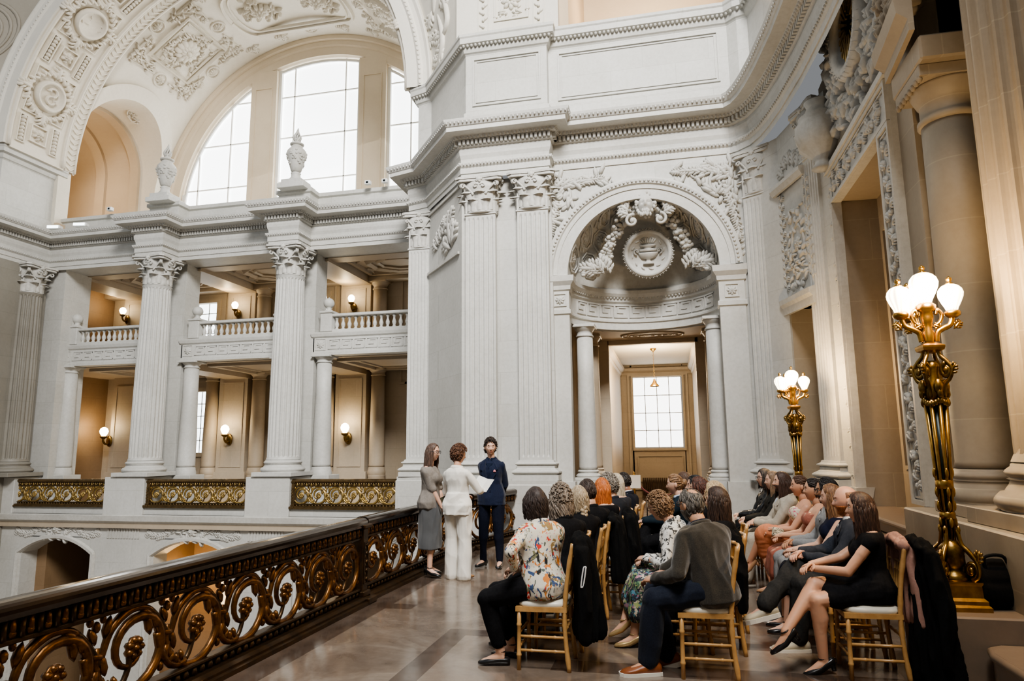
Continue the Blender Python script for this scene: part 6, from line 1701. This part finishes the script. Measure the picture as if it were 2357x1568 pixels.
            for i in range(len(pr) - 1):
                for k in range(N): fs.append((i * N + k, i * N + (k + 1) % N, (i + 1) * N + (k + 1) % N, (i + 1) * N + k))
            fs.append(tuple(range(N))); fs.append(tuple((len(pr) - 1) * N + k for k in range(N))[::-1]); m.add(v, fs); cloth('skirt', m, mat, amp=.014, sc=7)
    shoe = g('shoes')
    if shoe:
        kind, mat = shoe[0], shoe[1]
        for i in (0, 1):
            m = MB(); build_shoe(m, legs[i][2], FD[i], kind, s * (.95 if fem else 1.08)); part('shoe', m, [mat, M_SOLE])
            if g('socks'): m2 = MB(); n = legs[i][2]; k = legs[i][1]; m2.tube([n + (k - n).normalized() * .13, n, n + Vector(FD[i]).normalized() * .02 - Vector((0, 0, .03))], [LR[3] * 1.25, LR[3] * 1.2, LR[3]], 12); part('sock', m2, g('socks'))
    return root, HM, legs, arms, T
M_SOLE = plain('pale rubber sole', (.72, .69, .62), .6)
# ------------------------------------------------------------------ cast
BLK = fabric('black cloth', (.006, .006, .007), (.011, .011, .013)); NAVYT = fabric('navy trouser cloth', (.007, .009, .02), (.011, .014, .027))
LEA = plain('black leather', (.012, .012, .013), .28, coat=.3); LEAB = plain('brown leather', (.28, .09, .03), .42, 0, (.2, .06, .02), 12)
SKL = (.60, .36, .25); SKF = (.66, .42, .31); SKT = (.52, .29, .18)
SIT = dict(ankles=((.11, .40, .09), (-.1, .42, .09)), kpoles=((.25, 1, 1), (-.25, 1, 1)), feet=((.15, 1, 0), (-.15, 1, 0)), hands=((.06, .30, .70), (-.05, .31, .71)), hdir=((-.7, .6, -.15), (.7, .6, -.15)), hnorm=((.3, .3, 1), (-.3, .3, 1)), curl=(.5, .55))
CROSS = dict(SIT, ankles=((-.17, .52, .32), (-.06, .30, .09)), kpoles=((.1, .5, 1), (-.2, 1, 1)), feet=((-.15, 1, -.75), (-.1, 1, 0)))
CROSSL = dict(SIT, ankles=((.06, .30, .09), (.17, .52, .32)), kpoles=((.2, 1, 1), (-.1, .5, 1)), feet=((.1, 1, 0), (.15, 1, -.75)))
STAND = dict(seat=False, ankles=((.1, .0, .09), (-.1, .02, .09)), kpoles=((.1, 1, 0), (-.1, 1, 0)), feet=((.25, 1, 0), (-.2, 1, 0)), lean=0, twist=0)
def P(base, **k): d = dict(base); d.update(k); return d
# --- the three standing at the railing
GREY = fabric('taupe grey crepe', (.20, .18, .16), (.25, .225, .20), .7); SATIN = plain('slate satin', (.085, .088, .092), .32, 0, (.11, .115, .12), 5, sheen=.3)
person('standing person in grey blouse and slate satin skirt with hands clasped, wearing glasses', -3.13, 8.78, -88, P(STAND, s=.965, near=True, vox=.009, hands=((.05, .2, .84), (-.04, .2, .86)), hdir=((-.5, .6, -.5), (.6, .5, -.4)), hair='long', hairc=(.085, .05, .035), glasses=(.02, .015, .015), skin=SKF, head=(-8, 4, 0), twist=-4, w=.98,
    top=('blouse', GREY, .85), collar=False, bottom=('longskirt', SATIN), shoes=('heel', LEA), feet=((.2, 1, -.1), (-.2, 1, -.1)), ankles=((.09, .03, .115), (-.09, -.03, .115)), seed=3))
WHITE = fabric('ivory suiting', (.80, .77, .70), (.84, .81, .74), .7, .2, 40)
r_, HM2, _, arms2, _ = person('standing person in ivory trouser suit seen from behind, reading from a paper', -2.7, 8.62, -14, P(STAND, s=.955, near=True, vox=.009, hands=((.17, .33, 1.08), (-.1, .28, 1.0)), hdir=((-.2, .9, .2), (.5, .8, .1)), hnorm=((.8, -.2, .5), (-.5, .2, 1)), poles=((.8, -.6, -.6), (-.8, -.5, -.6)), curl=(.8, .6), hair='curly', hairc=(.10, .045, .025), hairc2=(.25, .12, .06), skin=SKL, head=(-28, 8, 0), w=1.04, bust=.5,
    top=('jacket', WHITE), bottom=('wide', WHITE), shoes=('heel', plain('tan shoe', (.3, .17, .08), .4)), seed=5, ankles=((.1, .0, .1), (-.1, .03, .1))))
NAVY = fabric('navy suiting', (.008, .013, .034), (.013, .020, .048), .75, .15)
r3_, _, _, _, T3 = person('standing person in navy double-breasted suit, hands behind back, short curly hair', -2.5, 9.58, 178, P(STAND, s=1.015, fem=True, near=True, vox=.009, hands=((.06, -.19, .88), (-.07, -.19, .9)), poles=((1, -.4, 0), (-1, -.4, 0)), hdir=((-.9, 0, -.3), (.9, 0, -.3)), hair='quiff', hairc=(.035, .022, .016), hairc2=(.09, .055, .04), skin=SKF, head=(22, 4, 0), w=1.0, bust=.15,
    top=('jacket', NAVY), inner=fabric('dark navy shirt', (.01, .016, .035)), bottom=('slim', NAVYT), shoes=('boot', LEA), seed=8, ankles=((.13, -.03, .1), (-.13, .04, .1)), feet=((.35, 1, 0), (-.1, 1, 0))))
m = MB(); q = T3(-.088, .128, .335)
for k in range(3): m.ell((q.x + .008 * (k - 1), q.y + .006, q.z + .008 * (k % 2)), (.012, .005, .014), 8, 6)
link('pocket_square', m, fabric('pink silk', (.75, .28, .30)), r3_)
for sx in (-.028, .028):
    m = MB(); q = T3(sx, .146, .085); m.ell(tuple(q), (.009, .006, .009), 8, 6); link('button', m, LEA, r3_)
# --- seated guests: left block
def seat_at(x, y, rz, clabel): return make_chair(clabel, x, y, R(rz), 'chiavari chairs of the guests')
PRINT = printed('cream shirt with bird print', (.74, .70, .60), [(.10, .12, .10), (.30, .20, .08), (.62, .05, .04), (.02, .02, .02), (.05, .09, .20), (.70, .25, .06), (.22, .22, .12)], 8.5, .40)
LB = [
 ('seated person with dark bobbed hair in cream bird-print shirt, nearest of the left block', -1.0, 5.5, P(SIT, near=True, vox=.009, s=.98, fem=True, twist=-52, head=(-4, -2, 0), hair='bob', hairc=(.035, .022, .018), top=('shirt', PRINT), bottom=('capri', BLK), shoes=('pump', LEA), hands=((.1, .25, .68), (-.14, .22, .72)), seed=11, w=1.08, loose=.034, tk=.97, poles=((.5, -.5, -.6), (-.8, -.35, -.9)), lean=7, fwd=.08, ankles=((.1, .30, .09), (-.1, .34, .09)))),
 ('seated person with grey curly hair in black, second in the left block', -.97, 6.02, P(SIT, s=1.0, twist=-52, head=(-10, 0, 0), hair='curlymid', hairc=(.22, .17, .13), hairc2=(.48, .42, .36), top=('shirt', BLK), bottom=('pants', BLK), shoes=('pump', LEA), seed=12, w=1.05)),
 ('seated person with blonde grey braid in black, third in the left block', -.88, 6.55, P(SIT, s=.96, twist=-50, head=(-8, 0, 0), hair='braid', hairc=(.33, .25, .16), hairc2=(.58, .50, .38), top=('shirt', BLK), bottom=('pants', BLK), shoes=('pump', LEA), seed=13)),
 ('seated person with short dark hair and black top, fourth in the left block', -.86, 7.12, P(SIT, s=1.00, fem=False, twist=-46, head=(-8, 0, 0), hair='short', hairc=(.04, .024, .018), top=('shirt', BLK), bottom=('pants', BLK), shoes=('sole', LEA), seed=14)),
 ('seated person with long ginger hair and bare shoulders in the left block', -.76, 7.7, P(SIT, s=0.99, twist=-42, head=(-6, 0, 0), hair='long', hairc=(.42, .11, .025), hairc2=(.72, .26, .07), top=('tee', BLK, 0), bottom=('skirt', BLK, .4), shoes=('pump', LEA), skin=SKF, seed=15)),
 ('seated person with grey curly crop behind the ginger haired guest', -.73, 8.3, P(SIT, s=1.00, fem=False, twist=-30, hair='curly', hairc=(.25, .21, .17), hairc2=(.5, .46, .4), top=('shirt', fabric('dark slate cloth', (.02, .023, .03))), bottom=('pants', BLK), shoes=('sole', LEA), seed=16)),
 ('seated person with long blonde grey hair near the end of the left block', -.68, 8.82, P(SIT, s=1.0, twist=-30, hair='long', hairc=(.46, .38, .27), hairc2=(.75, .68, .55), top=('tee', fabric('charcoal cloth', (.03, .032, .04)), .6), bottom=('pants', BLK), shoes=('pump', LEA), seed=17)),
 ('seated person in dark suit with shaved head, last in the left block', -.62, 9.4, P(SIT, s=0.98, fem=False, twist=-20, hair='buzz', hairc=(.02, .014, .01), skin=(.26, .12, .07), top=('jacket', fabric('black suiting', (.012, .014, .022))), inner=fabric('white shirt', (.8, .8, .8)), bottom=('pants', BLK), shoes=('sole', LEA), seed=18)),
]
TWEED = fabric('brown grey tweed', (.030, .026, .020), (.052, .045, .036), .95, .4, 120, .35); DENIM = fabric('dark denim', (.009, .012, .022), (.015, .02, .034), .8, .1, 90)
FLOR2 = printed('dark floral dress', (.03, .035, .05), [(.45, .20, .28), (.10, .22, .12), (.10, .28, .36), (.6, .52, .42), (.02, .02, .03), (.35, .42, .18)], 13, .42)
MB_ = [
 ('seated person in brown tweed jacket and jeans with grey hair, nearest in the middle block', .2, 5.52, P(SIT, near=True, vox=.009, fem=False, s=1.00, tk=.95, lean=13, twist=-46, head=(0, 2, 0), loose=.02, hair='thin', hairc=(.10, .085, .07), hairc2=(.30, .27, .24), skin=(.58, .33, .21), beard=(.16, .14, .12), glasses=(.06, .03, .02), top=('jacket', TWEED), inner=DENIM, bottom=('pants', DENIM), shoes=('sneaker', LEAB), socks=printed('striped sock', (.02, .02, .03), [(.7, .7, .7)], 20, .5), hands=((.06, .38, .64), (-.08, .36, .66)), ankles=((.12, .30, .09), (-.13, .42, .1)), feet=((.1, 1, -.35), (-.3, 1, 0)), seed=21, w=1.16)),
 ('seated person with glasses leaning forward in dark floral dress, behind the tweed jacket', .06, 6.15, P(SIT, s=.97, lean=22, twist=-20, head=(-5, 14, 0), hair='curly', hairc=(.22, .13, .07), glasses=(.10, .05, .02), top=('jacket', printed('black white check', (.7, .68, .64), [(.03, .03, .03)], 22, .46)), bottom=('skirt', FLOR2, .55), shoes=('heel', plain('gold sandal', (.55, .40, .2), .35, .6)), seed=22, ankles=((-.05, .50, .2), (-.1, .42, .1)), feet=((0, 1, -.4), (-.1, 1, -.1)))),
 ('seated person with long dark brown hair in black, right of the tweed jacket', .31, 6.15, P(SIT, lean=-3, s=0.98, twist=-25, head=(5, 0, 0), hair='long', hairc=(.035, .018, .012), hairc2=(.11, .06, .04), top=('shirt', BLK), bottom=('pants', BLK), shoes=('pump', LEA), seed=23)),
 ('seated person with blonde hair and white top, partly hidden in the middle block', .40, 6.85, P(SIT, s=1.0, twist=-20, hair='bob', hairc=(.42, .30, .17), hairc2=(.72, .58, .38), top=('shirt', fabric('white blouse', (.75, .73, .68))), bottom=('pants', BLK), shoes=('pump', LEA), seed=24)),
 ('seated person with dark auburn hair and headband in the middle block', .29, 7.45, P(SIT, s=1.02, twist=-10, hair='bob', hairc=(.06, .02, .012), hairc2=(.2, .07, .04), top=('shirt', BLK), bottom=('pants', BLK), shoes=('pump', LEA), seed=25)),
 ('seated person with cropped black hair, fifth in the middle block', .27, 8.1, P(SIT, s=1.00, fem=False, twist=0, head=(10, -4, 0), hair='short', hairc=(.012, .011, .012), hairc2=(.03, .028, .028), skin=SKL, top=('shirt', fabric('grey shirt', (.2, .2, .22))), bottom=('pants', BLK), shoes=('sole', LEA), seed=26)),
 ('seated person in profile with tied back fair hair, dark jacket and crossed legs', .05, 8.6, P(CROSS, s=1.00, twist=-5, head=(6, 6, 0), hair='tied', hairc=(.25, .14, .07), hairc2=(.45, .28, .15), skin=SKF, top=('jacket', fabric('teal black jacket', (.012, .022, .032))), inner=fabric('pale blue shirt', (.5, .6, .75)), bottom=('pants', BLK), shoes=('pump', LEA), seed=27, hands=((.02, .42, .75), (-.05, .40, .76)))),
 ('seated person with dark brown hair at the far end of the middle block', .17, 9.2, P(SIT, s=1.00, twist=-10, hair='bob', hairc=(.07, .035, .02), top=('shirt', BLK), bottom=('pants', BLK), shoes=('pump', LEA), seed=28)),
]
GREYJ = fabric('light grey suiting', (.24, .245, .25), (.30, .305, .31)); BEIGE = fabric('beige linen suiting', (.42, .38, .31), (.48, .44, .37)); CORAL = fabric('coral silk', (.62, .23, .12), (.68, .28, .15), .5)
STRAPF = printed('cream strapless floral', (.72, .66, .52), [(.62, .10, .16), (.25, .35, .12), (.75, .35, .35), (.5, .08, .2)], 11, .40)
CHAR = fabric('charcoal trousers', (.028, .028, .028), (.04, .04, .04)); CREAMS = plain('cream suede sneaker', (.50, .45, .34), .8)
RB = [
 ('seated person in sleeveless black dress with crossed bare legs, nearest of the right block', 1.36, 5.72, P(CROSS, poles=((.7, -.6, -.8), (-.7, -.6, -.8)), near=True, vox=.009, s=0.98, tk=.9, twist=-14, head=(4, 2, 0), hair='long', hairc=(.045, .022, .014), hairc2=(.14, .07, .045), skin=(.62, .36, .24), top=('dress', BLK, .12), bottom=('skirt', BLK, -.28), shoes=('heel', LEA), seed=31, lean=1, hands=((.03, .36, .75), (-.03, .35, .73)), ankles=((-.17, .60, .30), (-.08, .34, .1)), feet=((-.1, 1, -.6), (-.1, 1, -.25)))),
 ('seated person with ginger beard and dark suit, crossed leg in cream sneaker', 1.36, 6.28, P(CROSS, poles=((.7, -.6, -.8), (-.7, -.6, -.8)), near=True, vox=.01, s=1.00, tk=.9, fem=False, twist=-10, head=(4, 2, 0), hair='bald', hairc=(.22, .10, .05), hairc2=(.4, .2, .1), beard=(.34, .12, .04), skin=(.64, .37, .27), top=('jacket', fabric('dark blue grey suit', (.03, .036, .048), (.045, .05, .065))), inner=fabric('white shirt b', (.75, .75, .74)), bottom=('pants', CHAR), shoes=('sneaker', CREAMS), socks=BLK, seed=32, lean=-2, hands=((.04, .33, .76), (-.06, .32, .74)), ankles=((-.12, .66, .36), (-.08, .42, .1)), feet=((-.1, 1, -.25), (-.15, 1, 0)))),
 ('seated person with long wavy fair brown hair in navy dress, third in the right block', 1.36, 6.82, P(SIT, poles=((.7, -.6, -.8), (-.7, -.6, -.8)), s=0.98, tk=.9, twist=-8, head=(2, 2, 0), hair='long', hairc=(.20, .10, .05), hairc2=(.45, .27, .14), skin=SKF, top=('dress', fabric('navy dress', (.012, .015, .035)), 0), bottom=('skirt', NAVYT, .2), shoes=('pump', LEA), seed=33, lean=-2)),
 ('seated person with black hair, glasses and light grey jacket in the right block', 1.42, 7.3, P(SIT, poles=((.7, -.6, -.8), (-.7, -.6, -.8)), near=True, s=1.03, tk=.9, fem=False, twist=-6, head=(8, 3, 0), hair='short', hairc=(.012, .01, .01), hairc2=(.03, .026, .025), glasses=(.015, .015, .015), beard=(.03, .02, .015), skin=(.46, .25, .15), top=('jacket', GREYJ), inner=fabric('white shirt c', (.7, .72, .75)), bottom=('pants', GREYJ), shoes=('sole', LEA), seed=34, lean=-2, hands=((.05, .30, .72), (-.06, .29, .71)))),
 ('seated person with dark hair and rose satin top in the right block', 1.40, 7.85, P(SIT, poles=((.7, -.6, -.8), (-.7, -.6, -.8)), s=0.99, tk=.9, twist=-4, head=(5, 0, 0), hair='tied', hairc=(.02, .014, .012), hairc2=(.06, .04, .035), skin=(.62, .36, .24), top=('strapless', fabric('rose satin', (.34, .12, .085), (.42, .17, .12), .4)), bottom=('skirt', fabric('rose satin skirt', (.34, .12, .085), None, .4), .4), shoes=('heel', plain('nude sandal', (.5, .3, .2), .4)), seed=35, lean=-2)),
 ('seated person in cream floral strapless top and coral skirt, legs crossed', 1.36, 8.4, P(CROSSL, poles=((.7, -.6, -.8), (-.7, -.6, -.8)), s=1.00, tk=.9, twist=-2, head=(3, 0, 0), hair='tied', hairc=(.10, .05, .03), hairc2=(.2, .11, .07), skin=(.64, .36, .24), top=('strapless', STRAPF), bottom=('skirt', CORAL, .15), shoes=('heel', plain('tan strappy sandal', (.42, .24, .13), .4)), seed=36, lean=-2)),
 ('seated person with long brown hair in beige linen suit, right block', 1.27, 9.05, P(SIT, poles=((.7, -.6, -.8), (-.7, -.6, -.8)), near=True, s=1.02, tk=.9, fem=False, twist=2, head=(4, -3, 0), hair='long', hairc=(.05, .026, .018), beard=(.08, .045, .03), skin=SKF, top=('jacket', BEIGE), inner=fabric('pale blue shirt d', (.55, .62, .72)), bottom=('pants', BEIGE), shoes=('sole', plain('brown shoe', (.10, .05, .03), .4)), seed=37, lean=-2, hands=((.06, .31, .72), (-.07, .30, .71)), ankles=((.16, .42, .09), (-.16, .44, .09)))),
 ('seated person in black jacket behind the beige suit', 1.24, 9.6, P(SIT, poles=((.7, -.6, -.8), (-.7, -.6, -.8)), s=1.00, tk=.9, fem=False, twist=4, head=(6, 0, 0), hair='long', hairc=(.2, .13, .08), skin=SKF, top=('jacket', fabric('olive black', (.03, .028, .024))), bottom=('pants', BLK), shoes=('sole', LEA), seed=38, lean=-2)),
 ('seated person with glasses and black leather jacket at the far end of the right block', 1.2, 10.1, P(SIT, poles=((.7, -.6, -.8), (-.7, -.6, -.8)), s=1.02, tk=.9, fem=False, twist=6, head=(8, 0, 0), hair='bob', hairc=(.04, .028, .022), glasses=(.02, .02, .02), skin=SKF, top=('jacket', LEA), bottom=('skirt', BLK, -.1), shoes=('sole', LEA), seed=39, lean=-2)),
]
PEOPLE = {}
for blk, nm in ((LB, 'left'), (MB_, 'middle'), (RB, 'right')):
    for i, (lab, x, y, sp) in enumerate(blk):
        who = lab.split(',')[0].replace('seated person', 'guest').split(' leaning')[0]
        seat_at(x, y, 90, 'bamboo-look chair under the ' + ' '.join(who.split()[:11]))
        PEOPLE[(nm, i)] = person(lab, x, y, 90, sp)
# ------------------------------------------------------------------ coats, bags, papers
def drape(name, label, cat, cx, cy, rz, mat, z0=.3, w=.2, dep=.05, sleeves=(1, -1), seed=1, zt=.93, y0=-.29, extra=None, amp=.016, slen=.5):
    m = MB(); N = 18; v = []; f = []; zs = [zt + .02, zt - .03, zt - .15, (zt + z0) / 2, z0 + .06, z0]
    ws = [w * .55, w * .9, w, w * 1.06, w * 1.12, w * 1.1]; ds = [.035, .055, .06 + dep * .2, .05 + dep * .6, .05 + dep, .04 + dep]
    for z, a, b in zip(zs, ws, ds):
        for k in range(N):
            q = 2 * pi * k / N; kk = 1 + .12 * sin(q * 4 + seed) * (z < .7)
            v.append((a * cos(q) * kk, y0 - .02 - .04 * (zt - z) + b * sin(q) * kk, z))
    for i in range(len(zs) - 1):
        for k in range(N): f.append((i * N + k, i * N + (k + 1) % N, (i + 1) * N + (k + 1) % N, (i + 1) * N + k))
    f.append(tuple(range(N))); f.append(tuple((len(zs) - 1) * N + k for k in range(N))[::-1]); m.add(v, f)
    limb(m, [(-w * .8, y0 + .02, zt - .01), (0, y0 + .02, zt + .02), (w * .8, y0 + .02, zt - .01)], [.04, .045, .04], 10)
    for s in sleeves: limb(m, [(s * w * .95, y0 - .02, zt - .06), (s * (w + .05), y0 - .05, zt - .06 - slen * .5), (s * (w + .03), y0 - .04, zt - .06 - slen)], [.055, .052, .042], 10)
    if extra: extra(m)
    co, no, fc = remesh(m, .011, 4); co = folds(co, no, amp * 1.7, 11, seed * 2.3, (1.4, 1.4, .22)); o = MB(); o.add([tuple(p) for p in co], fc, 0, True)
    r = link(name, o, mat); r.location = (cx, cy, 0); r.rotation_euler = (0, 0, R(rz)); tag(r, label, cat, kind='thing'); return r
BLKC = fabric('black wool', (.004, .004, .0045), (.008, .008, .008), .9, 0, 80, .3)
j = drape('jacket', 'black jacket with white zipped pocket hung on the nearest left chair', 'jacket', -1.0, 5.5, 90, BLKC, .22, .19, .07, (-1, 1), 2, slen=.62)
m = MB(); m.tube([(-.282 + .0 * sin(q), -.335 + .010 * cos(q) - .02 * sin(q), .70 + .085 * max(-.85, min(.85, sin(q) * 1.4))) for q in np.linspace(0, 2 * pi, 25)[:-1]], .0055, 6, closed=True); link('white_pocket_zip', m, plain('white zip', (.8, .8, .8), .4), j)
drape('coat', 'long black coat hung over a chair back in the left block, under the ginger hair', 'coat', -.76, 7.7, 90, BLKC, .2, .19, .06, (1, -1), 4)
drape('coat', 'black coat hung on the chair of the short dark haired guest', 'coat', -.86, 7.12, 90, BLKC, .34, .18, .05, (1,), 5)
drape('coat', 'dark coat draped behind the long brown haired guest in the middle block', 'coat', .17, 6.15, 90, BLKC, .36, .17, .01, (-1,), 6)
drape('coat', 'long black coat hanging to the floor on the nearest right chair', 'coat', 1.42, 5.6, 90, BLKC, .03, .2, .12, (-1,), 7, amp=.02, slen=.7)
drape('coat', 'dusty pink coat tucked behind the long black coat', 'coat', 1.36, 5.74, 90, fabric('dusty pink wool', (.36, .20, .16), (.42, .25, .2)), .38, .2, .03, (1,), 8, y0=-.262)
# black tote on the step by the big lamp
m = MB(); limb(m, [(-.2, 0, .12), (.2, 0, .12)], [.12, .12]); limb(m, [(-.18, .0, .2), (.2, 0, .19)], [.1, .11]); limb(m, [(-.1, .02, .27), (.12, .0, .26)], [.06, .06])
co_, no_, f_c = remesh(m, .011, 4); co_ = folds(co_, no_, .03, 6, 3); o = MB(); o.add([tuple(p) for p in co_], f_c, 0, True)
b_ = link('tote_bag', o, BLKC); b_.location = (2.33, 5.83, .47); b_.rotation_euler = (0, 0, .2); tag(b_, 'slouching black tote bag on the step beside the big lamp', 'bag', kind='thing')
m = MB(); m.tube(smooth_curve([(-.16, -.05, .26), (-.17, -.06, .36), (-.05, -.07, .37), (-.0, -.06, .28)], 6), .012, 6); m.tube(smooth_curve([(.05, .0, .3), (.1, -.02, .38), (.2, -.02, .36), (.22, 0, .26)], 6), .012, 6); link('handle', m, BLK, b_)
# handbags of the left block
m = MB(); limb(m, [(0, 0, -.06), (0, 0, .06)], [.07, .06], flat=.5); o = MB(); c_, n_, f_c = remesh(m, .011, 3); o.add([tuple(p) for p in c_], f_c, 0, True)
b_ = link('handbag', o, LEA); b_.location = (-.33, 9.36, .62); tag(b_, 'small black handbag hanging from the last chair of the left block', 'handbag', kind='thing')
m = MB(); m.tube([(0, -.04, .05), (.0, -.02, .3), (0, .02, .3), (0, .04, .05)], .006, 5); link('strap', m, LEA, b_)
m = MB(); m.bbox(-.16, .16, -.05, .05, 0, .24, .02); b_ = link('folded_bag', m, LEA); b_.location = (-.42, 8.75, .32); b_.rotation_euler = (.1, .35, .5); tag(b_, 'flat black leather bag hung low beside a left block chair', 'bag', kind='thing')
# things held
def paper(m):
    for s in (1, -1): m.add([(0, -.1, 0), (s * .145, -.1, .035), (s * .145, .1, .035), (0, .1, 0)], [(0, 1, 2, 3)])
m = MB(); paper(m); p_ = link('paper_sheet', m, plain('white paper', (.82, .81, .77), .7)); p_.location = (-2.7 + .27, 8.62 + .30, 1.16); p_.rotation_euler = (R(52), R(10), R(-30)); tag(p_, 'open white folded paper read aloud by the person in ivory', 'paper', kind='thing')
m = MB(); m.bbox(-.1, .1, -.07, .07, -.012, .012, .004); p_ = link('folder', m, plain('dark olive cover', (.05, .045, .025), .5)); p_.location = (-3.13 + .23, 8.78, .93); p_.rotation_euler = (R(30), R(60), 0); tag(p_, 'small dark folder held against the grey blouse', 'folder', kind='thing')
m = MB(); m.bbox(-.12, .12, -.06, .06, -.02, .02, .012); p_ = link('clutch_bag', m, printed('black cream check', (.6, .55, .42), [(.03, .025, .02)], 40, .5)); p_.location = (1.08, 7.95, .72); p_.rotation_euler = (R(15), R(-10), R(80)); tag(p_, 'checked clutch bag on the lap of the rose satin guest', 'clutch bag', kind='thing')
# visitors on the floor below
RED = fabric('bright red coat', (.5, .02, .03)); BLUE = fabric('blue jacket', (.02, .06, .18))
for lab, x, y, rz, k in (('visitor in blue on the lower floor, seen through the near railing', -11.3, 14.5, 30, dict(top=('jacket', BLUE), hair='short', hairc=(.03, .02, .015), fem=False)), ('second visitor in blue on the lower floor beside the first', -10.6, 14.9, 60, dict(top=('jacket', BLUE), hair='curlymid', hairc=(.3, .25, .2))), ('visitor in red coat on the lower floor below the railing', -11.4, 13.6, -30, dict(top=('jacket', RED), hair='bob', hairc=(.05, .03, .02))), ('visitor in dark coat with red scarf on the lower floor', -11.6, 12.6, 140, dict(top=('jacket', BLK), inner=RED, hair='long', hairc=(.04, .02, .015)))):
    q_ = person(lab, x, y, rz, P(STAND, vox=.016, hands=((.22, .1, .85), (-.22, .1, .85)), bottom=('pants', BLK), shoes=('sole', LEA), **k))[0]; q_.location.z = -5.2
bpy.data.scenes.remove(TMP)
# ------------------------------------------------------------------ camera, light, colour
cam = bpy.data.cameras.new('camera'); co = bpy.data.objects.new('camera', cam); COL.objects.link(co)
cam.sensor_width = 36; cam.lens = 36 * 1571 / 2357; cam.clip_end = 200
yaw, pit, rol = R(12.8), R(8.9), R(-.6)
f_ = Vector((-sin(yaw) * cos(pit), cos(yaw) * cos(pit), sin(pit))); r_ = Vector((cos(yaw), sin(yaw), 0)); u_ = r_.cross(f_)
r2 = r_ * cos(rol) + u_ * sin(rol); u2 = -r_ * sin(rol) + u_ * cos(rol)
mw = Matrix((r2, u2, -f_)).transposed().to_4x4(); mw.translation = (0, 0, 1.65)
co.matrix_world = mw; SC.camera = co
w = bpy.data.worlds.new('sky'); SC.world = w; w.use_nodes = True
w.node_tree.nodes['Background'].inputs[0].default_value = (.93, .96, 1.0, 1); w.node_tree.nodes['Background'].inputs[1].default_value = .17
def lamp(name, typ, loc, energy, color, size=.1, rot=None, **k):
    l = bpy.data.lights.new(name, typ); l.energy = energy; l.color = color
    if typ == 'AREA': l.size = size; 
    elif typ in ('POINT', 'SPOT'): l.shadow_soft_size = size
    for a, b in k.items(): setattr(l, a, b)
    o = bpy.data.objects.new(name, l); COL.objects.link(o); o.location = loc
    if rot: o.rotation_euler = rot
    return o
def aim(o, t): o.rotation_euler = (Vector(t) - o.location).to_track_quat('-Z', 'Y').to_euler()
# unseen key light added to favour the centre wall; daylight from left-hand windows
l = lamp('added_key_light', 'AREA', (1.4, -1.8, 17.5), 2150, (1.0, .98, .95), 6); aim(l, (-7, 13, 6)); l.data.spread = R(105)
l = lamp('left_window_daylight', 'AREA', (-22, 3, 10), 260, (.90, .96, 1.0), 8); aim(l, (0, 10, 4))
l = lamp('lunette_daylight', 'AREA', (-11.95, 20.6, 12.5), 160, (1.0, .97, .9), 7); aim(l, (-10, 8, 2))
# warm lamps in the gallery and corridor
for x, z, e in ((-14.25, 2.45, 45), (-9.97, 2.45, 45), (-19.0, 2.5, 40), (-14.3, 6.75, 30), (-9.98, 6.75, 30), (-18.9, 6.75, 25)):
    lamp('sconce_light', 'POINT', (x, 19.75, z), e * .6, (1.0, .78, .48), .1)
lamp('corridor_light', 'POINT', (-.35, 18.5, 3.4), 170, (1.0, .8, .55), .2)
lamp('upper_room_light', 'POINT', (0, 15.2, 12.0), 220, (1.0, .8, .55), .3)
lamp('lower_hall_light', 'POINT', (-13.5, 17.2, -2), 60, (1.0, .65, .3), .3)
lamp('side_vault_light', 'POINT', (-20.2, 18.7, 11.0), 60, (1.0, .8, .55), .3)
SC.view_settings.view_transform = 'AgX'
SC.view_settings.look = 'AgX - Medium High Contrast'
SC.view_settings.exposure = .42
SC.cycles.use_denoising = True
SC.cycles.max_bounces = 6; SC.cycles.diffuse_bounces = 4; SC.cycles.glossy_bounces = 3; SC.cycles.transmission_bounces = 4; SC.cycles.transparent_max_bounces = 6
SC.cycles.sample_clamp_indirect = 6; SC.cycles.caustics_reflective = False; SC.cycles.caustics_refractive = False
SC.cycles.use_adaptive_sampling = True; SC.cycles.adaptive_threshold = .03
bpy.context.view_layer.update()
